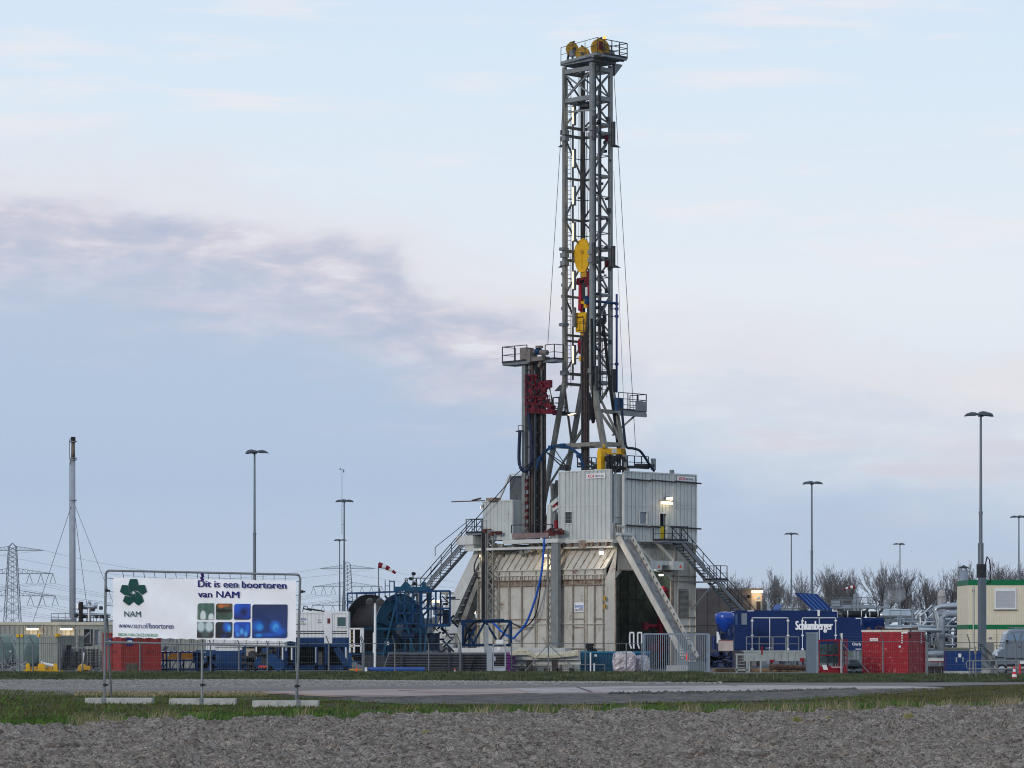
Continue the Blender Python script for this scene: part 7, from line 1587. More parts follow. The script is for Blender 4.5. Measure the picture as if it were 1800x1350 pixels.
for k, px in enumerate((912, 934, 956, 978, 1000, 925, 970)): b.box(XX(px, Y), XX(px, Y) + .4, Y, Y + .3, .05, ZZ(1174 if k < 5 else 1160, Y))
tag(b.build('timber_chock', mat('dark_timber', (66, 58, 54), .8, vary=.4), None), 'dark timber chocks under the pile of pale beams', 'timber')
nx_, ny_ = 40, 6; vs = []; 
for j in range(ny_):
    for i in range(nx_):
        px = 896 + 120 * i / (nx_ - 1); top = 1147 - 7 * math.sin(min(1, i / 14) * 3.14) - (5 * max(0, (i - 26) / 14)) ; py = top + (4 - (j / (ny_ - 1)) * 0) * (1 if j == 0 else 0) + random.uniform(-.6, .6); p = W(px, py, 208.6 + j * .35); vs.append(p)
b = MB(); b.add(vs, [(j * nx_ + i, j * nx_ + i + 1, (j + 1) * nx_ + i + 1, (j + 1) * nx_ + i) for j in range(ny_ - 1) for i in range(nx_ - 1)])
for i in range(nx_ - 1): q = [vs[i], vs[i + 1]]; b.add([q[0], q[1], q[1] - Z * .22, q[0] - Z * .2], [(0, 1, 2, 3)])
tag(b.build('tarpaulin', mat('cream_tarpaulin', (196, 188, 164), .7, vary=.2, scale=2, bump=.4), None), 'crumpled cream tarpaulin lying over the pile of beams', 'tarpaulin')
# teal container low
Y = 212; x = XX(1080, Y); t = thing('container', 'low teal corrugated container behind the wrapped pallets', 'container', (x, Y, 0)); b = MB(); b.box(XX(1021, Y), XX(1142, Y), Y + .05, Y + 2.2, .05, ZZ(1146, Y)); b.corr((XX(1021, Y) + .1, Y + .05, .1), (1, 0, 0), XX(1142, Y) - XX(1021, Y) - .2, ZZ(1149, Y) - .1, (0, -1, 0), .22, .05); b.build('body', teal, t); b = MB(); b.box(XX(1020, Y), XX(1143, Y), Y - .05, Y + .04, ZZ(1147, Y) - .05, ZZ(1145, Y)); b.build('rim', mat('teal_rim', (24, 108, 146), .5), t); b = MB(); b.box(XX(1045, Y), XX(1049, Y), Y - .03, Y, ZZ(1154, Y), ZZ(1150.5, Y)); b.build('sticker', white, t)
b = MB(); rd = random.Random(4)
for _ in range(26): p = W(rd.uniform(1034, 1046), rd.uniform(1132, 1146), 214 + rd.uniform(0, 1)); b.obox(p, (rd.uniform(.05, .2), 0, 0), (0, .1, 0), (0, 0, rd.uniform(.03, .12)))
tag(b.build('winch', black, None), 'black bundle of gear above the teal container', 'machine')
for k, px in enumerate((1111, 1125)):
    b = MB(); Y = 213
    for q in (0, 7): b.path([W(px - 4 + q, 1112, Y), W(px - 4 + q, 1132, Y), W(px - 1 + q * .6, 1140, Y)], .05, 6)
    b.bar(W(px - 4, 1112, Y), W(px + 3, 1112, Y), .1); tag(b.build('lifting_frame', white, None), ('left white U-shaped frame standing above the wrapped pallets', 'right white U-shaped frame standing above the wrapped pallets')[k], 'frame', 'white U frames')
# wrapped pallets
def lump(name, label, px0, px1, pyt, pyb, Y, m, seed, cat):
    rg = np.random.default_rng(seed); x0, x1, z0, z1 = XX(px0, Y), XX(px1, Y), ZZ(pyb, Y), ZZ(pyt, Y); b = MB(); n = 9; vs = []; fs = []
    bm_ = [(u, v) for u in range(n) for v in range(n)]
    def face(o, a, c_, nn):
        base = len(vs)
        for u in range(n):
            for v in range(n):
                fu, fv = u / (n - 1), v / (n - 1); e = min(1, 6 * min(fu, 1 - fu, fv, 1 - fv)); vs.append(V(o) + V(a) * fu + V(c_) * fv + V(nn) * (rg.uniform(-.05, .05) + .10 * e))
        for u in range(n - 1):
            for v in range(n - 1): q = base + u * n + v; fs.append((q, q + 1, q + n + 1, q + n))
    d = (x1 - x0) * .9; dx, dz = x1 - x0, z1 - z0 - .05
    face((x0, Y, z0), (dx, 0, 0), (0, 0, dz), (0, -1, 0)); face((x0, Y + d, z0), (dx, 0, 0), (0, 0, dz), (0, 1, 0)); face((x0, Y, z0), (0, d, 0), (0, 0, dz), (-1, 0, 0)); face((x1, Y, z0), (0, d, 0), (0, 0, dz), (1, 0, 0)); face((x0, Y, z0 + dz), (dx, 0, 0), (0, d, 0), (0, 0, 1))
    t = thing(name, label, cat, ((x0 + x1) / 2, Y, z0 - .12), 'shrink-wrapped pallets'); b.add(vs, fs); b.build('wrapped_goods', m, t, smooth=False)
    b = MB(); 
    for k in range(3): b.box(x0 + (x1 - x0 - .12) * k / 2, x0 + (x1 - x0 - .12) * k / 2 + .12, Y, Y + d, z0 - .12, z0 - .04)
    b.box(x0, x1, Y, Y + d, z0 - .04, z0 - .01); b.build('pallet', wood, t)
wrap = mat('shrink_wrap_film', (186, 178, 184), .25, vary=.1, col2=(156, 142, 146), scale=2.5, bump=.8, bscale=6, spec=.7)
lump('wrapped_pallet', 'taller shrink-wrapped pallet in front of the teal container', 1081, 1115, 1147, 1180, 203, wrap, 1, 'pallet'); lump('wrapped_pallet', 'shorter shrink-wrapped pallet left of the yard gate', 1117, 1139, 1154, 1179, 204, wrap, 2, 'pallet')
for px, pt, lab in ((1038, 1147, 'short white marker pole before the teal container'), (1044.5, 1166, 'tiny white marker pole beside the taller one')): b = MB(); b.tube(W(px, 1183, 200), W(px, pt, 200), .045, 8); tag(b.build('marker_post', white, None), lab, 'post', 'white marker poles')
b = MB(); Y = 200
for a, c in (((1019, 1182), (1019, 1168)), ((1019, 1168), (1063, 1168)), ((1063, 1168), (1063, 1182)), ((1019, 1181), (1063, 1181))): b.bar(W(*a, Y), W(*c, Y), .05)
tag(b.build('low_rail', galv, None), 'low grey tube rail in front of the teal container', 'rail')
# yard gate (closed leaf with upright bars)
Y = 191; t = thing('yard_gate', 'grey barred sliding gate leaf standing before the pipe slide', 'gate', (XX(1188, Y), Y, 0)); gm = mat('gate_grey_paint', (128, 142, 158), .45, vary=.1, metal=.1)
xa, xb_, za, zb_ = XX(1131.5, Y), XX(1245.5, Y), .14, ZZ(1114.5, Y); b = MB(); b.bar((xa, Y, za), (xa, Y, zb_), .1); b.bar((xb_, Y, za - .1), (xb_, Y, zb_), .16); b.bar((xa, Y, zb_), (xb_, Y, zb_), .09); b.bar((xa, Y, za), (xb_, Y, za), .12); b.build('frame', gm, t)
for k in range(1, 31): b = MB(); x = xa + (xb_ - xa) * k / 31; b.bar((x, Y, za), (x, Y, zb_), .04); b.build('bar', gm, t)
b = MB(); b.box(xb_ + .1, xb_ + .3, Y - .1, Y + .2, 0, .25); b.box(xb_ - .15, xb_ + .1, Y - .1, Y + .1, 0, .12); b.build('guide_foot', galv, t)
b = MB(); b.box(XX(1172, 196), XX(1210, 196), 196, 197, .0, ZZ(1170, 196)); tag(b.build('grey_block', concrete, None), 'grey block behind the lower bars of the yard gate', 'block')
# grey grated panels by the ramp foot
b = MB(); Y = 226
for k in range(9): b.box(XX(1193, Y), XX(1213, Y), Y, Y + .05, ZZ(1160 - k * 5, Y), ZZ(1158 - k * 5, Y))
b.bar(W(1193, 1162, Y), W(1193, 1117, Y), .06); b.bar(W(1213, 1162, Y), W(1213, 1117, Y), .06); tag(b.build('grating_panel', galv, None), 'grey grating panel standing beside the foot of the pipe slide', 'panel')
# concrete building
Y = 266; t = thing('concrete_building', 'flat brown-grey concrete building with a lit lamp over its door, behind the stairs', 'building', (XX(1290, Y), Y, 0)); xa, xb_, zt_ = XX(1215, Y), XX(1321, Y), ZZ(1036.5, Y)
b = MB(); b.box(xa, xb_, Y, Y + 7, 0, zt_); b.build('wall', conc_wall, t); b = MB(); b.box(xb_ + .002, XX(1340, Y), Y + .02, Y + 4, 0, ZZ(1041, Y)); b.build('end_wall', mat('beige_render', (180, 166, 150), .8, vary=.1), t); b = MB(); b.box(xa - .05, XX(1340.5, Y) + .05, Y - .06, Y + 7.05, zt_, zt_ + .12); b.build('roof', mat('roof_trim_grey', (136, 130, 124), .7), t)
b = MB(); b.box(XX(1328, Y), XX(1338.5, Y), Y - .03, Y + .02, 0, ZZ(1055, Y)); f = b.build('door_frame', offwhite, t); b = MB(); b.box(XX(1329.5, Y), XX(1337, Y), Y - .05, Y - .03, 0, ZZ(1057, Y)); b.build('door', mat('brown_door', (78, 70, 66), .6), f)
b = MB(); b.obox(W(1331, 1040, Y - .5), (.46, 0, 0), (0, .12, 0), (0, 0, .09)); b.build('lamp', warm_glow, t); b = MB()
for px in range(1224, 1321, 20): b.box(XX(px, Y) - .02, XX(px, Y) + .02, Y - .012, Y, 0, zt_)
b.box(xa, xb_, Y - .012, Y, ZZ(1100, Y), ZZ(1099, Y)); b.build('panel_joint', mat('dark_joint', (80, 74, 72), .9), t)
l = bpy.data.lights.new('lamp_light', 'POINT'); l.energy = 30; l.color = (1, .75, .42); l.shadow_soft_size = .15; o = bpy.data.objects.new('lamp_light', l); COL.objects.link(o); o.location = W(1331, 1046, Y - .6)
b = MB(); b.tube(W(1317, 1051, Y - .3), W(1317, 1046, Y - .3), .16, 8); b.build('wall_speaker', black, t); b = MB(); b.box(XX(1331, Y), XX(1335, Y), Y - .02, Y + .01, ZZ(1053, Y), ZZ(1049, Y)); b.build('door_sign', mat('pale_blue_sign', (110, 150, 200), .5), t)
# blue logging / cementing unit
Y = 226; t = thing('cement_unit', 'large royal blue equipment unit with white door outlines and white lettering', 'equipment unit', (XX(1400, Y), Y, 0)); xa, xb_ = XX(1287, Y), XX(1518, Y); zt_, zb_ = ZZ(1073, Y), ZZ(1143.5, Y); dpt = 2.6
pf = [(XX(1284.5, Y), zt_), (XX(1472, Y), zt_), (XX(1473.5, Y), ZZ(1085, Y)), (xb_, ZZ(1085, Y)), (xb_, zb_), (XX(1291, Y), zb_), (XX(1291, Y), ZZ(1104, Y))]
b = MB(); b.prism([V((x, Y, z)) for x, z in pf], (0, dpt, 0)); b.build('body', royal, t)
def wline(pts, w_=.045, th=.015, par=None, name='white_outline', m=text_white):
    b = MB()
    for p, q in zip(pts, pts[1:]):
        P_, Q_ = V((XX(p[0], Y), Y - .012, ZZ(p[1], Y))), V((XX(q[0], Y), Y - .012, ZZ(q[1], Y))); b.bar(P_, Q_, th, w_) if abs(P_.z - Q_.z) < 1e-6 else b.bar(P_, Q_, w_, th)
    return b.build(name, m, par or t)
for a, c, d_ in ((1322, 1385, 1353), (1410.5, 1469, 1440)):
    b = MB(); b.box(XX(a, Y) + .03, XX(c, Y) - .03, Y - .02, Y, ZZ(1143, Y), ZZ(1087, Y)); dr = b.build('double_door', royal, t)
    for seg in ([(a, 1086), (c, 1086)], [(a, 1086), (a, 1143)], [(c, 1086), (c, 1143 if a < 1400 else 1124)], [(d_, 1086), (d_, 1143)]):
        b = MB(); P_, Q_ = V((XX(seg[0][0], Y), Y - .03, ZZ(seg[0][1], Y))), V((XX(seg[1][0], Y), Y - .03, ZZ(seg[1][1], Y))); b.box(min(P_.x, Q_.x) - .022, max(P_.x, Q_.x) + .022, Y - .035, Y - .02, min(P_.z, Q_.z) - .022, max(P_.z, Q_.z) + .022); b.build('white_outline', text_white, dr)
    b = MB()
    for px in (a, c):
        for py in (1091, 1117, 1141): b.obox((XX(px, Y), Y - .05, ZZ(py, Y)), (.09, 0, 0), (0, .02, 0), (0, 0, .05))
    b.build('hinge', white, dr)
wline([(1285, 1075), (1293, 1074)], .06); wline([(1285, 1075), (1288, 1086)], .06); wline([(1314, 1073.8), (1325, 1073.8)], .05); wline([(1463, 1074), (1472, 1074)], .06); wline([(1472, 1074), (1472, 1086)], .06); wline([(1504, 1087), (1513, 1087)], .06); wline([(1513.5, 1087), (1513.5, 1099)], .06)
ln = text('Schlumberger', text_white, t, (XX(1398, Y), Y - .04, ZZ(1112, Y)), (1, 0, 0), Z, XX(1464, Y) - XX(1398, Y), ZZ(1091.5, Y) - ZZ(1112, Y), bold=.13)
text('Charly', text_white, t, (XX(1498, Y), Y - .02, ZZ(1136, Y)), (1, 0, 0), Z, .62, .25, bold=.06); wline([(1504, 1141), (1514, 1141)], .05)
text('LLOYDS', text_white, t, (XX(1346, Y), Y - .05, ZZ(1140, Y)), (1, 0, 0), Z, .5, .1)
win(t, XX(1303, Y), XX(1313, Y), ZZ(1098, Y), ZZ(1077.5, Y), Y, glass_grey, royal); win(t, XX(1292, Y), XX(1296.5, Y), ZZ(1098, Y), ZZ(1078, Y), Y, mat('blue_glass', (60, 90, 130), .12), royal)
b = MB(); b.box(XX(1437, Y), XX(1441, Y), Y - .06, Y, ZZ(1083, Y), ZZ(1073, Y)); b.build('white_tag', white, t)
b = MB(); b.box(xb_ + .003, XX(1554, Y), Y + .1, Y + dpt, ZZ(1143, Y), ZZ(1086, Y)); rb = b.build('radiator', royal_dark, t); b = MB()
for k in range(14): z = ZZ(1088 + k * 2, Y); b.prism([(xb_ + .03, Y + .1, z), (xb_ + .03, Y + .03, z - .05), (xb_ + .03, Y + .1, z - .06)], (XX(1554, Y) - xb_ - .06, 0, 0))
b.build('louvres', mat('louvre_blue', (14, 48, 108), .45, vary=.1), rb)
for (p, q, r, n_) in (((1481, 1079.5), (1521, 1079.5), .24, 0), ((1523, 1080), (1547, 1080), .22, 1)):
    b = MB(); P_, Q_ = W(p[0], p[1], Y + .6 + n_ * .4), W(q[0], q[1], Y + .6 + n_ * .4); b.rev([(r * .6, 0), (r, .08), (r, (Q_ - P_).length - .08), (r * .6, (Q_ - P_).length)], P_, (1, 0, 0), 18); s_ = b.build('silencer', black, t, smooth=True)
    b = MB(); b.path([Q_ + V((-.15, 0, .1)), Q_ + V((.1, 0, .25)), Q_ + V((.2, 0, .42))], .09, 8); b.build('exhaust_pipe', dark_steel, s_); b = MB()
    for f in (.2, .8): c = P_.lerp(Q_, f); b.tube(c, c + V((.05, 0, 0)), r + .015, 18)
    b.build('clamp_band', white, s_)
for pts, th in (([(1397, 1043), (1436, 1045), (1463, 1072), (1427, 1072)], .06), ([(1362, 1063.5), (1376.5, 1063.5), (1371, 1072.5), (1357, 1072.5)], .06)):
    b = MB(); P_ = [W(a, c, Y + (.3 if c > 1070 else 1.4)) for a, c in pts]; b.prism(P_, (0, .02, .05)); fl_ = b.build('roof_flap', royal, t); b = MB()
    for k in range(1, 5): f = k / 5; b.bar(P_[0].lerp(P_[1], f) - V((0, .03, 0)), P_[3].lerp(P_[2], f) - V((0, .03, 0)), .07)
    b.build('flap_rib', mat('light_blue_rib', (52, 96, 168), .4), fl_)
# trailer bed, steps and rail in front of it
Y = 220; t = thing('trailer_platform', 'pale grey trailer bed with tube rail in front of the royal blue unit', 'platform', (XX(1360, Y), Y, 0)); pg = mat('pale_grey_green_steel', (152, 160, 160), .5, vary=.12, streak=.2)
b = MB(); b.box(XX(1308, Y), XX(1418, Y), Y, Y + 2.2, ZZ(1162, Y), ZZ(1146, Y)); b.box(XX(1306, Y), XX(1420, Y), Y - .05, Y + 2.3, ZZ(1146, Y), ZZ(1143.5, Y)); b.build('bed', pg, t); b = MB()
for px in range(1312, 1418, 12): b.box(XX(px, Y), XX(px, Y) + .05, Y - .05, Y, ZZ(1162, Y), ZZ(1146, Y))
b.build('side_rib', pg, t); b = MB(); b.rail([(XX(1312, Y), Y, ZZ(1144, Y)), (XX(1357, Y), Y, ZZ(1144, Y))], .95, .025, .85, (.5,), False); b.rail([(XX(1359, Y), Y, ZZ(1144, Y)), (XX(1381, Y), Y, ZZ(1144, Y))], .95, .025, .85, (.5,), False); b.rail([(XX(1383, Y), Y, ZZ(1144, Y)), (XX(1404, Y), Y, ZZ(1144, Y))], .95, .025, .85, (.5,), False); b.build('guard_rail', galv_light, t)
b = MB()
for px in (1356, 1372, 1402, 1412): b.box(XX(px, Y) - .06, XX(px, Y) + .06, Y, Y + .3, .05, ZZ(1162, Y))
b.build('support_leg', dark_steel, t); b = MB(); b.obox(W(1357, 1162, Y - .1), (.14, 0, 0), (0, .1, 0), (0, 0, .1)); b.obox(W(1410, 1160, Y - .1), (.14, 0, 0), (0, .1, 0), (0, 0, .12)); b.build('red_jack', red, t)
t = thing('step_unit', 'small pale steel steps and stand at the left end of the trailer bed', 'steps', (XX(1325, 214), 214, 0)); Y = 214; b = MB()
for px in (1295, 1313, 1317, 1337): b.box(XX(px, Y) - .05, XX(px, Y) + .05, Y, Y + .1, .0, ZZ(1150, Y))
b.box(XX(1294, Y), XX(1316, Y), Y, Y + .8, .15, .25); b.box(XX(1294, Y), XX(1338, Y), Y - .02, Y + .8, ZZ(1152, Y), ZZ(1149, Y))
for k in range(4): b.box(XX(1295, Y), XX(1309, Y), Y - .1 + k * .12, Y + .15 + k * .12, .35 + .2 * k, .38 + .2 * k)
b.build('frame', pg, t)
b = MB(); b.box(XX(1256, 221), XX(1410, 221), 221, 223, .02, .22); tag(b.build('timber_mat', wood, None), 'brown timber mats on the ground under the trailer bed', 'mat')
b = MB(); b.tube(W(1352, 1170, 213), W(1418, 1173, 213), .12, 10); b.tube(W(1352, 1174, 214), W(1418, 1176, 214), .12, 10); tag(b.build('rusty_pipe', rusty, None), 'rusty pipes lying before the trailer bed', 'pipe')
b = MB(); b.box(XX(1338, 213), XX(1341, 213), 213, 213.05, 1.2, 1.75); tag(b.build('barrier_tape', red, None), 'small red and white warning flag on the trailer steps', 'flag')
# blue hopper tank on the left
Y = 222; t = thing('blue_silo', 'royal blue domed hopper tank left of the blue unit', 'tank', (XX(1273, Y), Y, 0)); b = MB(); b.rev([(.12, ZZ(1112, Y)), (.25, ZZ(1110, Y)), (.62, ZZ(1096, Y)), (.68, ZZ(1083, Y)), (.62, ZZ(1078, Y)), (.35, ZZ(1076, Y)), (.02, ZZ(1075, Y))], (XX(1274, Y), Y, 0), n=22); b.build('shell', mat('gloss_royal_blue', (16, 64, 158), .2, vary=.1, spec=.6), t, smooth=True)
b = MB()
for a in range(4): d_ = V((math.cos(a * 1.57 + .6), math.sin(a * 1.57 + .6), 0)) * .6; b.bar((XX(1274, Y) + d_.x, Y + d_.y, .5), (XX(1274, Y) + d_.x, Y + d_.y, ZZ(1094, Y)), .09)
b.tube(W(1255, 1142, Y), W(1255, 1118, Y), .17, 10); b.box(XX(1268, Y), XX(1290, Y), Y + .3, Y + 1, ZZ(1124, Y), ZZ(1113, Y)); b.tube(W(1282, 1116, Y - .2), W(1282, 1106, Y - .2), .2, 10); b.build('frame', royal, t)
b = MB(); b.prism([W(1260, 1110, Y - .4), W(1263, 1111, Y - .4), W(1267, 1126, Y - .4), W(1263, 1132, Y - .4), W(1260, 1130, Y - .4)], (0, .3, 0)); b.build('white_fender', white, t)
b = MB(); b.box(XX(1264, 219), XX(1289, 219), 219, 220, ZZ(1144, 219), ZZ(1126, 219)); t = tag(b.build('control_box', mat('beige_control_box', (178, 164, 160), .6, vary=.12), None), 'beige control box at the left foot of the blue unit', 'box'); b = MB(); b.box(XX(1264, 219), XX(1289, 219), 218.97, 219.0, ZZ(1126, 219), ZZ(1125, 219)); q = b.build('red_edge', red, None); q.parent = t
b = MB(); Y = 219; b.box(XX(1246, Y), XX(1289, Y), Y + .5, Y + 1.2, .3, ZZ(1147, Y)); rd = random.Random(12)
for _ in range(26): p = W(rd.uniform(1247, 1289), rd.uniform(1148, 1170), Y + .2); b.obox(p, (rd.uniform(.05, .4), 0, 0), (0, .2, 0), (0, 0, rd.uniform(.04, .15)))
tag(b.build('tool_trailer', mat('navy_trailer', (20, 40, 84), .5, vary=.3, scale=3, col2=(70, 76, 90)), None), 'dark blue tool rack under the beige control box', 'rack')
# grey mesh cage and red rack
Y = 196; t = thing('mesh_cage', 'tall grey mesh gate leaf folded open beside the red rack', 'gate', (XX(1428, Y), Y, 0)); b = MB(); A_, B_ = W(1417.5, 1188, Y), W(1436.5, 1190, Y - 5); H_ = ZZ(1113, Y)
A_.z = B_.z = .1; mesh_m = mat('grey_mesh_sheet', (98, 110, 124), .5, metal=.3, vary=.1)
b.prism([A_, B_, B_ + Z * (H_ - .1), A_ + Z * (H_ - .1)], (.03, .03, 0)); b.build('mesh_panel', mesh_m, t); b = MB(); b.bar(A_, A_ + Z * (H_ - .05), .09); b.bar(B_, B_ + Z * (H_ - .05), .11); b.bar(A_, B_, .09); b.bar(A_ + Z * (H_ - .1), B_ + Z * (H_ - .1), .09)
b.build('frame', gm, t); b = MB()
for k in range(16): f = k / 15; p = A_.lerp(B_, f) + V((-.03, -.03, 0)); b.bar(p, p + Z * (H_ - .1), .03)
b.build('bar', gm, t)
Y = 203; t = thing('gas_bottle_rack', 'open red steel rack with upright grey posts right of the mesh cage', 'rack', (XX(1464, Y), Y, 0)); b = MB(); xa, xb_ = XX(1440, Y), XX(1489, Y)
for y in (Y, Y + 1.5):
    for x in (xa, xb_ - .5, xb_): b.bar((x, y, .1), (x, y, ZZ(1125 if y == Y else 1123, Y)), .06)
    b.bar((xa, y, ZZ(1126, Y)), (xb_, y, ZZ(1125, Y)), .1); b.bar((xa, y, .15), (xb_, y, .15), .14)
b.bar((xa, Y, ZZ(1152, Y)), (xb_, Y, ZZ(1152, Y)), .07)
for k in range(5): b.bar((xb_ - .5, Y, .6 + k * .3), (xb_, Y, .6 + k * .3), .05)
b.build('frame', red, t); b = MB(); b.box(xa + .05, xb_ - .05, Y - .03, Y + .02, .1, ZZ(1171, Y)); sk = b.build('skirt', red, t)
b = MB()
for px in (1455, 1466, 1475): b.bar(W(px, 1186, Y + .3), W(px, 1128, Y + .3), .12)
b.build('post', dark_steel, t); b = MB(); b.box(xa + .1, xb_ - .1, Y + 1.2, Y + 1.3, .7, 1.9); b.bar((xa + .2, Y + .6, 1.0), (xb_ - .6, Y + .6, 1.7), .1); b.build('inner_gear', mat('teal_grey_gear', (62, 84, 88), .6, vary=.3), t)
b = MB(); c = V((xa + .35, Y - .035, .45)); b.prism([c + V((-.18, 0, .16)), c + V((.10, 0, .16)), c + V((.2, 0, -.14)), c + V((-.08, 0, -.14))], (0, -.01, 0)); b.build('emblem', white, sk); text('TRANSTANK', text_white, sk, (xa + .75, Y - .04, .42), (1, 0, 0), Z, .75, .09)
b = MB(); Y = 199
for _ in range(18): p = W(random.uniform(1491, 1516), random.uniform(1163, 1187), Y); b.obox(p, (random.uniform(.05, .25), 0, 0), (0, .2, 0), (0, 0, random.uniform(.05, .2)))
b.obox(W(1501, 1165, Y), (.3, 0, 0), (0, .3, 0), (0, 0, .2)); tag(b.build('pump_set', mat('grey_teal_pump', (92, 104, 106), .5, vary=.3, scale=3, col2=(40, 46, 54)), None), 'small grey pump set between the red rack and red tank', 'machine')
b = MB(); b.tube(W(1479.5, 1190, 190), W(1479.5, 1113, 190), .06, 8); tag(b.build('fence_strainer', white, None), 'white round gate post between the mesh cage and the red tank', 'post')
b = MB(); b.bar(W(1482, 1133, 190), W(1534, 1189, 190), .05); tag(b.build('stay_rod', galv, None), 'diagonal grey stay rod leaning right of the white gate post', 'stay')
# big red tank container
t, h = cont('mud_tank', 'large scuffed red steel tank with a dirty white rim', 'tank', 1596, 1111, 1186, 197, 3.05, 2.6, 31, mat('scuffed_red_paint', (148, 12, 32), .45, vary=.16, scale=1.3, rust=.3, rustcol=(196, 120, 118)), rim=mat('tank_edge_red', (158, 22, 40), .5, vary=.2, rust=.1, rustcol=(196, 130, 126)), ribs=False)
b = MB()
for q in ((-3.1, .03, -.03, .14), (-3.1, .03, 2.46, 2.63)): b.box(q[0], q[1], q[2], q[3], h, h + .13)
b.box(-3.1, -2.95, .14, 2.46, h, h + .13); b.box(-.12, .03, .14, 2.46, h, h + .13); b.build('rim', mat('dirty_white_rim', (206, 198, 188), .6, vary=.15, rust=.3), t)
b = MB(); rd = random.Random(15)
for _ in range(16): b.obox((rd.uniform(-2.9, -.2), rd.uniform(.3, 2.3), h + .13), (rd.uniform(.05, .3), 0, 0), (0, .1, 0), (0, 0, rd.uniform(.03, .16)))
b.path([(-2.4, .5, h + .1), (-2.2, .4, h + .36), (-1.9, .5, h + .3), (-1.6, .5, h + .12)], .05, 6); b.build('hatch_gear', rusty, t)
b = MB(); b.box(-2.52, -1.98, -.03, 0, h - .55, h - .37); s_ = b.build('sign_board', white, t); text('Facet', text_red, s_, (-2.45, -.035, h - .51), (1, 0, 0), Z, .4, .09, bold=.03); b = MB(); b.box(-.60, -.46, -.03, 0, h - .95, h - .82); b.build('sticker', white, t)
b = MB()
for k in range(5): b.box(-.42, -.34, -.03, 0, h - .12 - k * .14, h - .05 - k * .14); b.box(0, .03, 1.9, 1.98, h - .12 - k * .14, h - .05 - k * .14)
b.box(-.42, -.02, -.03, 0, h - .08, h); b.build('white_marks', white, t); b = MB(); b.box(0, .03, .3, .42, h - .35, h - .12); b.build('slot', void, t)
b = MB(); Y = 205
for k, px in enumerate((1634, 1646, 1658)): b.box(XX(px, Y), XX(px, Y) + .3, Y, Y + .6, .05, .35)
b.box(XX(1631, Y), XX(1668, Y), Y, Y + .8, .35, .5); tag(b.build('timber_stack', rusty, None), 'brown timber and steel pieces between the red tank and blue cabinet', 'timber')
b = MB(); b.box(XX(1630, 210), XX(1668, 210), 210, 211, .8, 1.0); o = tag(b.build('pipe_flange', offwhite, None), 'horizontal grey beam with a red strip between the red tank and blue cabinet', 'beam'); b = MB(); b.box(XX(1634, 210), XX(1664, 210), 209.97, 210, ZZ(1164, 210), ZZ(1162, 210)); q = b.build('red_strip', red, None); q.parent = o
# blue cabinet
Y = 190; t = thing('electrical_cabinet', 'royal blue two-door cabinet on a concrete plinth right of the red tank', 'cabinet', (XX(1688, Y), Y, 0)); xa, xb_, xc_ = XX(1663.5, Y), XX(1704, Y), XX(1725, Y); cbl = mat('cabinet_blue', (10, 50, 110), .4, vary=.08)
b = MB(); b.box(xa, xc_, Y, Y + 1.2, ZZ(1179.5, Y), ZZ(1144, Y)); b.build('body', cbl, t)
for k, (a, c) in enumerate(((1664.5, 1684), (1690, 1703))): b = MB(); b.box(XX(a, Y), XX(c, Y), Y - .03, Y, ZZ(1178, Y), ZZ(1146, Y)); d_ = b.build('door', cbl, t); b = MB(); px = 1681 if k == 0 else 1692.5; b.box(XX(px, Y) - .035, XX(px, Y) + .035, Y - .06, Y - .03, ZZ(1164, Y), ZZ(1155.5, Y)); b.build('handle', mat('chrome_handle', (196, 200, 204), .2, metal=.8, vary=0), d_)
b = MB(); b.box(XX(1684.5, Y), XX(1689.5, Y), Y - .04, Y, ZZ(1155.5, Y), ZZ(1149, Y)); b.build('notice', white, t); b = MB(); b.box(xa, XX(1706, Y), Y - .04, Y + 1.25, -.05, ZZ(1179.5, Y)); b.build('plinth', concrete, t); b = MB(); b.box(XX(1660, Y + .5), XX(1711, Y), Y - .1, Y + 1.4, ZZ(1144, Y) + .12, ZZ(1140, Y) + .05); b.box(XX(1664, Y), XX(1705, Y), Y, Y + 1.2, ZZ(1144, Y), ZZ(1144, Y) + .12); b.build('roof', mat('cabinet_roof_grey', (120, 122, 118), .6, vary=.15), t); b = MB(); b.obox(W(1714, 1147, Y), (.06, 0, 0), (0, .05, 0), (0, 0, .06)); b.build('yellow_horn', yellow, t)
# van
Y = 200; t = thing('van', 'silver van facing left at the right edge, cut off by the frame', 'van', (XX(1800, Y), Y, 0)); vm = mat('silver_van_paint', (122, 132, 144), .18, metal=.5, vary=.06, spec=.7); k_ = Y / F
def VP(px, py): return (XX(px, Y), ZZ(py, Y))
prof = [(1751, 1166), (1750, 1152), (1752, 1147), (1758, 1142), (1763, 1139), (1765, 1128), (1769, 1115), (1774, 1108.5), (1782, 1106), (1792, 1105), (1850, 1104), (1905, 1106), (1912, 1120), (1914, 1166), (1898, 1172), (1770, 1172), (1753, 1169)]
pts = [VP(*p) for p in prof]; nlat = [(-.0, .10), (.12, 0), (1.7, 0), (1.82, .10)]; vs = []; cxm = sum(p[0] for p in pts) / len(pts); czm = sum(p[1] for p in pts) / len(pts)
for dy, ins in nlat:
    for x, z in pts: vs.append((x + (cxm - x) * ins * .35, Y + dy, z + (czm - z) * ins * (1 if z > czm else .2)))
n_ = len(pts); fs = [(j * n_ + i, j * n_ + (i + 1) % n_, (j + 1) * n_ + (i + 1) % n_, (j + 1) * n_ + i) for j in range(3) for i in range(n_)] + [tuple(range(n_ - 1, -1, -1)), tuple(range(3 * n_, 4 * n_))]
b = MB(); b.add(vs, fs); bd = b.build('body', vm, t); md = bd.modifiers.new('bevel', 'BEVEL'); md.width = .05; md.segments = 3; md.angle_limit = R_(25)
vg = mat('pale_sky_glass', (120, 142, 166), .06, vary=0, metal=.4)
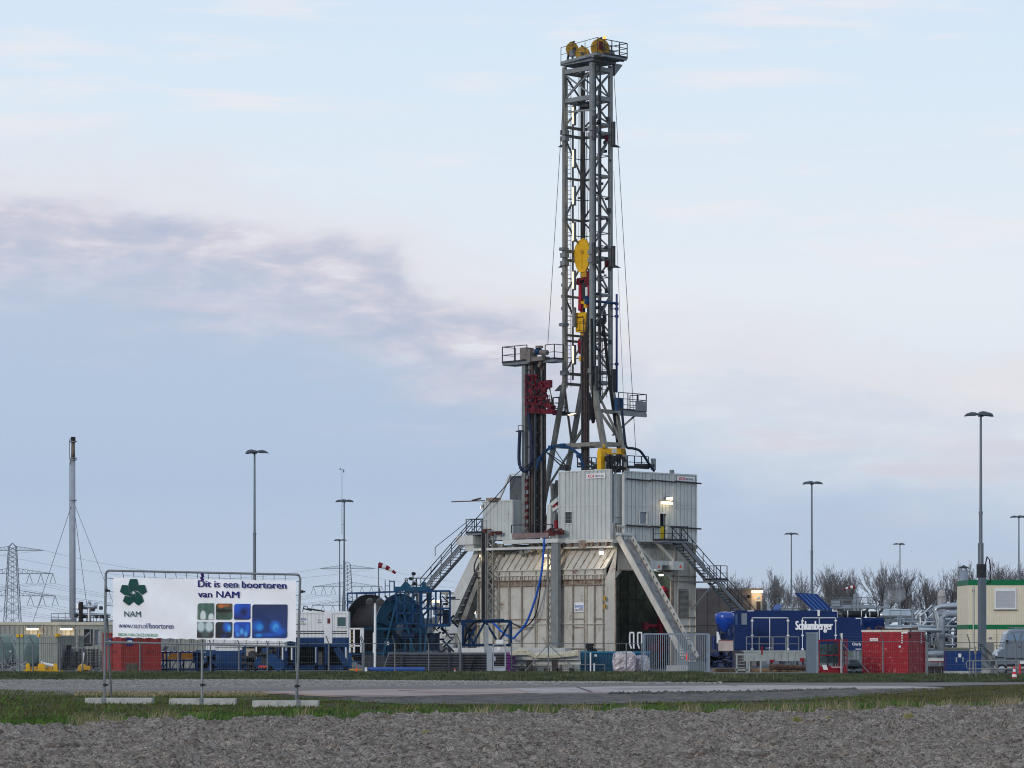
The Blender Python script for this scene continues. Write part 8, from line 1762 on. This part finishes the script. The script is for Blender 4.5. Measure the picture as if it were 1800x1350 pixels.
b = MB(); b.prism([V((*[VP(1774, 1115)[0]], Y - .02, VP(1774, 1115)[1])), V((VP(1795, 1112)[0], Y - .02, VP(1795, 1112)[1])), V((VP(1791, 1126)[0], Y - .02, VP(1791, 1126)[1])), V((VP(1769, 1126)[0], Y - .02, VP(1769, 1126)[1]))], (0, .03, 0)); b.build('side_window', vg, t)
b = MB(); b.prism([V((VP(1799, 1112)[0], Y - .02, VP(1799, 1112)[1])), V((VP(1850, 1110)[0], Y - .02, VP(1850, 1110)[1])), V((VP(1850, 1126)[0], Y - .02, VP(1850, 1126)[1])), V((VP(1795, 1126)[0], Y - .02, VP(1795, 1126)[1]))], (0, .03, 0)); b.build('side_window', vg, t)
b = MB(); x1, z1 = VP(1772.5, 1114); x2, z2 = VP(1766.5, 1135); b.prism([(x1 - .03, Y + .2, z1), (x2 - .03, Y + .12, z2), (x2 - .03, Y + 1.7, z2), (x1 - .03, Y + 1.6, z1)], (.02, 0, .01)); b.build('windscreen', vg, t)
for px in (1761, 1893):
    b = MB(); c = V((XX(px, Y), Y - .03, .34)); b.rev([(.2, 0), (.34, 0), (.36, .05), (.36, .2), (.33, .24)], c, (0, 1, 0), 24); wl = b.build('wheel', rubber, t); b = MB(); b.rev([(.05, -.03), (.2, -.01), (.22, .0), (.22, .05)], c, (0, 1, 0), 16); b.build('rim', mat('alloy_rim', (170, 176, 182), .25, metal=.7, vary=.1), wl)
b = MB(); b.obox((XX(1751.5, Y), Y + .1, ZZ(1150, Y)), (.07, 0, 0), (0, .14, 0), (0, 0, .09)); b.build('headlight', mat('clear_lamp_glass', (210, 220, 230), .08, vary=0, spec=.8), t); b = MB(); b.box(XX(1749.5, Y), XX(1753, Y), Y + .1, Y + 1.7, ZZ(1170, Y), ZZ(1162, Y)); b.box(XX(1750, Y), XX(1765, Y), Y - .02, Y, ZZ(1157, Y), ZZ(1155, Y)); b.build('bumper', black, t)
b = MB(); b.bar((XX(1778, Y), Y + .2, ZZ(1103, Y)), (XX(1880, Y), Y + .2, ZZ(1102, Y)), .04); b.bar((XX(1778, Y), Y + 1.5, ZZ(1103, Y)), (XX(1880, Y), Y + 1.5, ZZ(1102, Y)), .04)
for px in (1780, 1812, 1850): b.bar((XX(px, Y), Y + .1, ZZ(1102.5, Y)), (XX(px, Y), Y + 1.6, ZZ(1102.5, Y)), .05); b.bar((XX(px, Y), Y + .2, ZZ(1106, Y)), (XX(px, Y), Y + .2, ZZ(1102, Y)), .04)
b.build('roof_rack', galv, t); b = MB()
for px in (1770, 1796, 1838): b.box(XX(px, Y) - .008, XX(px, Y) + .008, Y - .012, Y + .02, ZZ(1166, Y), ZZ(1127, Y))
b.box(XX(1768, Y), XX(1905, Y), Y - .025, Y + .02, ZZ(1159, Y), ZZ(1156.5, Y)); b.box(XX(1770, Y), XX(1900, Y), Y - .015, Y + .02, ZZ(1172, Y), ZZ(1167, Y)); b.build('door_seam', black, t); b = MB(); b.box(XX(1790, Y), XX(1794, Y), Y - .05, Y, ZZ(1138, Y), ZZ(1136.5, Y)); b.obox((XX(1769.5, Y), Y - .14, ZZ(1128, Y)), (.06, 0, 0), (0, .1, 0), (0, 0, .1)); b.build('mirror_and_handle', black, t)
# tube barrier, red-white post, light stair rail in front of the cabin
Y = 186; t = thing('tube_barrier', 'rounded grey tube crash barrier in front of the van', 'barrier', (XX(1750, Y), Y, 0)); b = MB(); z1, z2 = ZZ(1161.5, Y), ZZ(1176, Y); xa, xb_ = XX(1698.5, Y), XX(1860, Y)
b.path([(xb_, Y, z1), (xa + .12, Y, z1), (xa + .03, Y, z1 - .04), (xa, Y, z1 - .12), (xa + .02, Y, z2 + .1), (xa + .1, Y, z2 + .02), (xa + .2, Y, z2), (xb_, Y, z2)], .035, 8); b.build('tube', galv_light, t)
for px in (1711, 1751, 1790, 1830): b = MB(); b.tube((XX(px, Y), Y + .03, 0), (XX(px, Y), Y + .03, z1), .05, 8); b.build('post', galv_light, t)
Y = 184; t = thing('marker_post', 'red post with a white top at the right edge behind the striped cone', 'post', (XX(1792.5, Y), Y, 0)); b = MB(); b.tube((XX(1792.5, Y), Y, 0), (XX(1792.5, Y), Y, ZZ(1168, Y)), .065, 10); b.build('post', MATS['cone_red'], t); b = MB(); b.box(XX(1793, Y), XX(1803, Y), Y - .05, Y + .1, ZZ(1167, Y), ZZ(1162, Y)); b.build('cap', white, t)
t = thing('steel_stairs', 'small grey stairs with a sloping handrail in front of the cream cabin', 'stairs', (XX(1735, 212), 212, 0), 'external stairs'); Y = 212
stairs(t, W(1722, 1160, Y), W(1748, 1184, Y), (0, 1, 0), .8, m=galv); b = MB(); b.bar(W(1716, 1139, Y - .5), W(1788, 1131, Y - .5), .04); b.bar(W(1752, 1162, Y - .5), W(1752, 1135, Y - .5), .04); b.box(XX(1735, Y), XX(1748, Y), Y, Y + .8, .1, ZZ(1161, Y)); b.build('upper_rail', galv, t)
b = MB(); b.box(XX(1728, 196), XX(1741, 196), 196, 197, 0, ZZ(1175, 196)); tag(b.build('concrete_block', concrete, None), 'pale concrete block beside the blue cabinet and stairs', 'block')

# ---------------------------------------------------------------- perimeter fence
fm = mat('fence_galvanised', (112, 118, 124), .5, metal=.3, vary=.15, scale=1); wirem = mat('fence_wire', (96, 104, 110), .6, vary=0)
def fence(label, pxs, Y, tilt=True, pyt=1131, right=False, mesh=True, group='chain-link perimeter fence'):
    x0, x1 = XX(pxs[0], Y), XX(pxs[-1], Y); H = ZZ(pyt, Y); t = thing('fence', label, 'fence', ((x0 + x1) / 2, Y, 0), group)
    for px in pxs:
        b = MB(); x = XX(px, Y); b.tube((x, Y, -.05), (x, Y, H + .02), .042, 8)
        if tilt: b.tube((x, Y, H), (x - .16, Y - .2, H + .45), .032, 6)
        b.build('post', fm, t)
    b = MB(); b.tube((x0, Y, H), (x1, Y, H), .022, 6); b.build('top_rail', fm, t)
    if mesh:
        b = MB(); r = .004
        for z in (.12, .45, .8, 1.15, 1.5): b.bar((x0, Y, z), (x1, Y, z), r * 2)
        if tilt:
            for k in range(1, 4): f = k / 3; b.bar((x0 - .16 * f, Y - .2 * f, H + .45 * f), (x1 - .16 * f, Y - .2 * f, H + .45 * f), r * 1.6)
        x = x0
        while x < x1: b.bar((x, Y, .06), (x, Y, H), r * 1.3); x += .13
        b.build('mesh', wirem, t)
fence('long chain-link fence in front of the left containers and cabins', [-120, -80, -38, 5, 58, 105, 145, 190, 246, 313, 370, 420, 470, 520, 578, 637], 197)
fence('chain-link fence in front of the pipe stacks up to the kiosk', [640, 694, 753.5, 809], 196)
fence('short chain-link fence between the kiosk and the yard gate', [899, 964, 1029, 1101, 1128], 195, tilt=False)
fence('chain-link fence with bent posts in front of the red tank', [1480, 1552, 1628], 187.5, pyt=1128)
fence('chain-link fence with bent posts in front of the cream cabin', [1630, 1704.5, 1786, 1860, 1940], 180, pyt=1129.5)
b = MB(); b.bar(W(961, 1135, 194.7), W(917, 1187, 194.7), .05); tag(b.build('stay_rod', galv, None), 'diagonal stay leaning left of the fence post under the rig corner', 'stay'); b = MB(); b.bar(W(966, 1135, 194.7), W(1022, 1187, 194.7), .05); tag(b.build('stay_rod', galv, None), 'diagonal stay leaning right of the fence post under the rig corner', 'stay')
for px, py0, py1, lab in ((1716, 1198, 1136, 'thin grey rail post left of the stairs in front of the cabin'), (1755, 1196, 1160, 'thin short post in front of the van headlight')): b = MB(); b.tube(W(px, py0, 178), W(px - 2, py1, 178), .035, 6); tag(b.build('rail_post', fm, None), lab, 'post', 'thin posts beside the road')

# ================================================================ BANNER
Y0, Y1 = 113.5, 109.5
t = thing('information_banner', 'large white banner on a scaffold tube frame in the foreground grass', 'banner', (XX(355, 111.5), 111.5, 0))
PL, PR, PM = V((XX(186, Y0), Y0, 0)), V((XX(524, Y1), Y1, 0)), V((XX(355, 111.5), 111.5, 0))
tube = mat('scaffold_tube', (128, 134, 138), .4, metal=.4, vary=.15, scale=3, rust=.06)
zTL, zTR = ZZ(1003, Y0), ZZ(1010, Y1); zBL, zBR = ZZ(1128.5, Y0), ZZ(1137, Y1)
b = MB(); b.path([(PL.x - .06, Y0, -.02), (PL.x, Y0, zTL - .12), (PL.x + .04, Y0, zTL - .03), (PL.x + .12, Y0, zTL)], .045, 10); b.build('post', tube, t); b = MB(); b.path([(PR.x - .08 , Y1, -.02), (PR.x, Y1, 1.5), (PR.x + .07, Y1, zTR - .12), (PR.x + .03, Y1, zTR - .03), (PR.x - .05, Y1, zTR)], .042, 10); b.build('post', tube, t)
b = MB(); b.tube((PL.x + .1, Y0, zTL), (PR.x, Y1, zTR), .04, 10); b.build('top_tube', tube, t); b = MB(); b.tube((PL.x, Y0, zBL), (PR.x, Y1, zBR), .034, 10); b.build('bottom_tube', tube, t)
b = MB(); b.tube((PM.x, PM.y, 0), (PM.x, PM.y, ZZ(1130, 111.5)), .042, 10); b.build('post', tube, t)
for p, y in ((PL, Y0), (PR, Y1)):
    b = MB(); s_ = .08 if p is PL else -.10; b.tube((p.x + s_, y + 1.0, 0), (p.x + (.03 if p is PL else .02), y + .08, ZZ(1080, y)), .036, 8); b.build('back_stay', tube, t)
b = MB()
for px, py, y in ((184, 1204, Y0), (355, 1204, 111.5), (521, 1206, Y1), (187, 1038, Y0), (530, 1040, Y1)): x = XX(px, y); b.tube((x, y, ZZ(py, y) - .05), (x, y, ZZ(py, y) + .05), .062, 10); b.box(x + .04, x + .13, y - .03, y + .03, ZZ(py, y) - .03, ZZ(py, y) + .03)
b.build('coupler', dark_steel, t)
# cloth: corners in the frame plane, with gentle ripples
def FP(u, v, off=0.0):
    """point on the banner cloth: u 0..1 across, v 0..1 up, off towards the viewer"""
    a = V((XX(196.5, Y0 - .3), Y0 - .05, ZZ(1121, Y0))); c = V((XX(520.5, Y1), Y1 - .05, ZZ(1129, Y1))); d = V((XX(197.5, Y0 - .3), Y0 - .05, ZZ(1014, Y0))); e = V((XX(521, Y1), Y1 - .05, ZZ(1020, Y1)))
    p = a.lerp(c, u).lerp(d.lerp(e, u), v); rp = .022 * math.sin(u * 31 + v * 3) * (1 - v * .4) + .02 * math.sin(u * 13 + v * 9) + .012 * math.sin(u * 107 + v * 2) * abs(v - .5) * 2; return p + V((.02, -1, 0)) * (off + rp)
nu, nv = 90, 26; vs = []
for j in range(nv + 1):
    for i in range(nu + 1):
        u, v = i / nu, j / nv; p = FP(u, v); sc_ = .032 * abs(math.sin(u * math.pi * 17)) * (1 if v > .97 or v < .03 else 0); p.z += -sc_ if v > .5 else sc_; vs.append(p)
b = MB(); b.add(vs, [(j * (nu + 1) + i, j * (nu + 1) + i + 1, (j + 1) * (nu + 1) + i + 1, (j + 1) * (nu + 1) + i) for j in range(nv) for i in range(nu)])
cloth = b.build('banner_cloth', mat('white_banner_cloth', (236, 239, 246), .7, vary=.03, scale=1.5), t, smooth=True)
b = MB()
for k in range(1, 17): u = k / 17.0; p = FP(u, .99); q = V((PL.x + .1, Y0, zTL)).lerp(V((PR.x, Y1, zTR)), .018 + .974 * u); b.tube(p, q, .011, 5)
for k in range(0, 17): u = (k + .5) / 17.0; p = FP(u, .01); q = V((PL.x, Y0, zBL)).lerp(V((PR.x, Y1, zBR)), .027 + .964 * u); b.tube(p, q, .011, 5)
for v in (.05, .28, .52, .75, .97): p = FP(.003, v); b.tube(p, (PL.x, Y0, p.z + .03), .011, 5); p = FP(.997, v); b.tube(p, (PR.x + .03 * v, Y1, p.z + .03), .011, 5)
b.build('bungee_cord', black, t)
b = MB(); p = V((PL.x + .1, Y0, zTL)).lerp(V((PR.x, Y1, zTR)), .505)
for k in range(5): b.obox(p + V((random.uniform(-.03, .03), -.04, -.04 - .05 * k)), (.05, 0, 0), (0, .02, 0), (0, 0, .035))
b.build('ribbon', mat('purple_ribbon', (64, 40, 120), .6, vary=0), t)
def cuv(px, py):
    l = 1014 + (px - 197) / 324 * 6; h = 107 + (px - 197) / 324 * 2; return (px - 197) / 324, 1 - (py - l) / h
def ctext(body, m, px0, px1, pyb, pyt, bold=0.0):
    u0, v0 = cuv(px0, pyb); u1, v1 = cuv(px1, pyb + (px1 - px0) / 324 * 6.5); o = FP(u0, v0, .05); r = FP(u1, v1, .05) - o; up = Z; L = r.length
    text(body, m, cloth, o, r, up, L, ZZ(pyt, 111.5) - ZZ(pyb, 111.5), bold=bold, ext=.002)
ctext('Dit is een boortoren', text_navy, 350, 504.5, 1032, 1020, .05); ctext('van NAM', text_navy, 350, 423, 1050, 1038.5, .05)
ctext('NAM', text_green, 218, 248, 1084, 1074, .0); ctext('www.nam.nl/boortoren', text_navy, 208, 307, 1103.5, 1094, .0); ctext('BRON VAN ONZE ENERGIE', text_leaf, 208, 279, 1118, 1112.6, .0)
# pinwheel emblem: five petals parted by curved white gaps
def emb(px, py, r):
    for k in range(5):
        def P(a, rr): th = R_(90 + 72 * k - a); return (px + rr * r * math.cos(th), py - rr * r * math.sin(th) * 1.0)
        cv = [(35, .67), (30, .56), (20, .45), (6, .34), (-14, .23), (-40, .14), (-70, .08)]; hg = lambda q: min(30, math.degrees(.026 / q))
        out = [P(-37 + hg(.67), .67), P(-15, 1.0), P(15, 1.0)] + [P(a - hg(q), q) for a, q in cv] + [P(a - 72 + hg(q), q) for a, q in reversed(cv[1:-1])]
        pts = [FP(*cuv(a, c), .05) for a, c in out]; b = MB(); b.prism(pts, (0, -.004, 0)); b.build('emblem_petal', text_green, cloth)
emb(234, 1041.5, 24.5)
# picture tiles: procedural photographs of helmets, fire and blue gas flames
def tile_mat(name, base, blobs, top=None, noise_c=None):
    """base gradient bottom->top, blobs=(cx,cy,rx,ry,colour,sharp); UV-like 0..1 coordinates are Generated"""
    m = bpy.data.materials.new(name); m.use_nodes = True; t_ = m.node_tree; bs = t_.nodes['Principled BSDF']; L = t_.links.new; tc_ = t_.nodes.new('ShaderNodeTexCoord'); sp = t_.nodes.new('ShaderNodeSeparateXYZ'); L(tc_.outputs['Generated'], sp.inputs[0])
    def mth(op, a, b_=0.0):
        n = t_.nodes.new('ShaderNodeMath'); n.operation = op
        for i, q in enumerate((a, b_)):
            if isinstance(q, bpy.types.NodeSocket): L(q, n.inputs[i])
            else: n.inputs[i].default_value = q
        return n.outputs[0]
    r = t_.nodes.new('ShaderNodeValToRGB'); L(sp.outputs[2], r.inputs[0]); r.color_ramp.elements[0].color = rgb(*base); r.color_ramp.elements[1].color = rgb(*(top or base)); col_ = r.outputs[0]
    nz = t_.nodes.new('ShaderNodeTexNoise'); L(tc_.outputs['Generated'], nz.inputs['Vector']); nz.inputs['Scale'].default_value = 3.5; nz.inputs['Detail'].default_value = 3
    if noise_c:
        mr = t_.nodes.new('ShaderNodeMapRange'); L(nz.outputs['Fac'], mr.inputs[0]); mr.inputs[1].default_value = .45; mr.inputs[2].default_value = .7; mx_ = t_.nodes.new('ShaderNodeMix'); mx_.data_type = 'RGBA'; L(mr.outputs[0], mx_.inputs[0]); L(col_, mx_.inputs[6]); mx_.inputs[7].default_value = rgb(*noise_c); col_ = mx_.outputs[2]
    for cx, cy, rx, ry, c, sh in blobs:
        dx = mth('DIVIDE', mth('SUBTRACT', sp.outputs[0], cx), rx); dy = mth('DIVIDE', mth('SUBTRACT', sp.outputs[2], cy), ry); d = mth('SQRT', mth('ADD', mth('MULTIPLY', dx, dx), mth('MULTIPLY', dy, dy)))
        mr = t_.nodes.new('ShaderNodeMapRange'); L(d, mr.inputs[0]); mr.inputs[1].default_value = 1.0; mr.inputs[2].default_value = 1 - sh; mx_ = t_.nodes.new('ShaderNodeMix'); mx_.data_type = 'RGBA'; L(mr.outputs[0], mx_.inputs[0]); L(col_, mx_.inputs[6]); mx_.inputs[7].default_value = rgb(*c); col_ = mx_.outputs[2]
    L(col_, bs.inputs['Base Color']); bs.inputs['Roughness'].default_value = .6; return m
fl_c, fl_m, fl_d = (70, 170, 240), (20, 100, 210), (8, 40, 120)
TILES = [(349.5, 378, 1060.5, 1089, tile_mat('helmet_picture', (70, 100, 92), [(.35, .22, .2, .38, (196, 206, 208), .3), (.85, .12, .2, .3, (206, 214, 216), .3)], (64, 92, 84), (92, 120, 108)), 'a'),
         (382, 410, 1061, 1089, tile_mat('fire_picture', (52, 84, 72), [(.5, .55, .8, .14, (20, 24, 26), .4), (.35, .85, .3, .16, (206, 110, 40), .8), (.7, .88, .3, .12, (180, 90, 30), .9)], (70, 40, 26), (60, 100, 84)), 'b'),
         (414, 442, 1061.5, 1089, tile_mat('blue_flame_picture', (10, 30, 104), [(.15, .8, .5, .6, (14, 84, 200), .9), (.9, .2, .4, .5, (16, 60, 160), .9), (.6, .5, .35, .35, (6, 14, 60), .9)], (16, 70, 180)), 'c'),
         (349, 377.5, 1093, 1121, tile_mat('gloves_picture', (60, 74, 76), [(.25, .7, .28, .4, (178, 196, 200), .4), (.75, .7, .28, .4, (184, 200, 204), .4), (.05, .1, .35, .4, (30, 28, 26), .6), (.95, .1, .3, .35, (40, 34, 30), .6)], (86, 110, 112)), 'd'),
         (381.5, 410, 1093.5, 1121, tile_mat('burner_picture', (20, 20, 28), [(.7, .7, .3, .45, fl_m, .8), (.85, .6, .15, .3, fl_c, .9), (.55, .1, .3, .2, (14, 40, 110), .9)], (26, 30, 48)), 'e'),
         (413.5, 441.5, 1093.5, 1121, tile_mat('blue_flames_picture', fl_d, [(.2, .6, .2, .4, fl_m, .6), (.5, .4, .17, .3, fl_c, .9), (.85, .6, .2, .4, fl_m, .7), (.75, .25, .15, .25, fl_c, .9), (.25, .2, .17, .2, (50, 140, 230), .9)], (12, 70, 180)), 'f'),
         (445.5, 505.5, 1062.5, 1121.5, tile_mat('large_blue_flame_picture', (4, 50, 124), [(.16, .36, .22, .2, (14, 92, 190), .6), (.22, .32, .13, .14, (40, 136, 216), .7), (.66, .34, .19, .22, (16, 100, 200), .5), (.68, .30, .11, .15, (70, 160, 226), .6), (.68, .27, .06, .08, (30, 120, 206), .8), (.78, .2, .2, .16, (20, 100, 210), .9), (.2, .08, .14, .08, (40, 140, 230), .9), (.5, .1, .3, .08, (16, 84, 190), .9)], (4, 34, 84)), 'g')]
for a, c, p, q, m_, k in TILES:
    r_ = 4.5; out = []; sh = 1 if k == 'g' else 1
    corners = [(a, p, 'tl'), (c, p, 'tr'), (c, q, 'br'), (a, q, 'bl')]
    for x, y, nm in corners:
        rnd = nm in {'a': ('tl',), 'b': ('tl', 'br'), 'c': ('tl', 'br'), 'd': ('br',), 'e': ('tl', 'br'), 'f': ('tl', 'br'), 'g': ('tl', 'br')}[k]
        if rnd:
            sx = 1 if 'l' in nm else -1; sy = 1 if 't' in nm else -1; cx_, cy_ = x + sx * r_, y + sy * r_; st = {'tl': 180, 'br': 0}[nm]
            arc = [(cx_ + r_ * math.cos(R_(st + 18 * i)), cy_ + r_ * math.sin(R_(st + 18 * i))) for i in range(6)]; out += arc
        else: out.append((x, y))
    pts = [FP(*cuv(x, y + 0), .045) for x, y in out]; b = MB(); b.prism(pts, (0, -.003, 0)); o = b.build('picture_tile', m_, cloth)
# concrete feet
for px0, px1, py, y, lab in ((149, 267, 1237, Y0, 'pale concrete block under the left banner leg'), (297, 413.5, 1238, 111.5, 'pale concrete block under the middle banner post'), (443, 559, 1242, Y1, 'pale concrete block under the right banner leg')):
    p, q = G(px0, py), G(px1, py + .5); y = p.y; x0, x1 = XX(px0, y), XX(px1, y); b = MB(); h = .19; b.box(x0, x1, y, y + .75, -.03, h)
    o = b.build('concrete_block', concrete, None); md = o.modifiers.new('bevel', 'BEVEL'); md.width = .02; md.segments = 2; tag(o, lab, 'block', 'concrete feet of the banner')
    xs_ = {149: XX(181.5, y), 297: XX(353.5, y), 443: XX(524, y)}[px0]; b = MB(); b.box(xs_ - .055, xs_ + .055, y - .05, y - .002, -.02, h + .05); b.build('foot_clamp', galv, o)

# ================================================================ EXHAUST STEAM AND HAZE
sm = bpy.data.materials.new('steam'); sm.use_nodes = True; q_ = sm.node_tree; q_.nodes.remove(q_.nodes['Principled BSDF']); sv = q_.nodes.new('ShaderNodeVolumePrincipled'); sv.inputs['Color'].default_value = (.9, .92, .95, 1)
nz_ = q_.nodes.new('ShaderNodeTexNoise'); nz_.inputs['Scale'].default_value = 1.1; nz_.inputs['Detail'].default_value = 3; tc_ = q_.nodes.new('ShaderNodeTexCoord'); q_.links.new(tc_.outputs['Object'], nz_.inputs['Vector']); mr_ = q_.nodes.new('ShaderNodeMapRange'); q_.links.new(nz_.outputs['Fac'], mr_.inputs[0])
for i_, v_ in ((1, .42), (2, .7), (3, 0), (4, .9)): mr_.inputs[i_].default_value = v_
q_.links.new(mr_.outputs[0], sv.inputs['Density']); q_.links.new(sv.outputs[0], q_.nodes['Material Output'].inputs['Volume'])
b = MB(); b.rev([(.1, 0), (.35, .5), (.75, 1.2), (.8, 1.7), (.4, 2.2), (.02, 2.4)], W(1550, 1073, 226.8), (.75, .1, .9), 12); o = b.build('exhaust_steam', sm, None); tag(o, 'faint white steam drifting from the black silencers', 'steam', kind='stuff')
hz = bpy.data.materials.new('haze_air'); hz.use_nodes = True; hn = hz.node_tree; hn.nodes.remove(hn.nodes['Principled BSDF']); pv = hn.nodes.new('ShaderNodeVolumePrincipled'); pv.inputs['Color'].default_value = (.80, .88, 1.0, 1); pv.inputs['Density'].default_value = .00005; pv.inputs['Anisotropy'].default_value = .2
hn.links.new(pv.outputs[0], hn.nodes['Material Output'].inputs['Volume'])
b = MB(); b.box(-1500, 1500, -30, 3600, -1.2, 75); ho = b.build('haze', hz, None); ho['kind'] = 'stuff'; ho['label'] = 'thin blue evening haze over the whole flat site'; ho['category'] = 'haze'
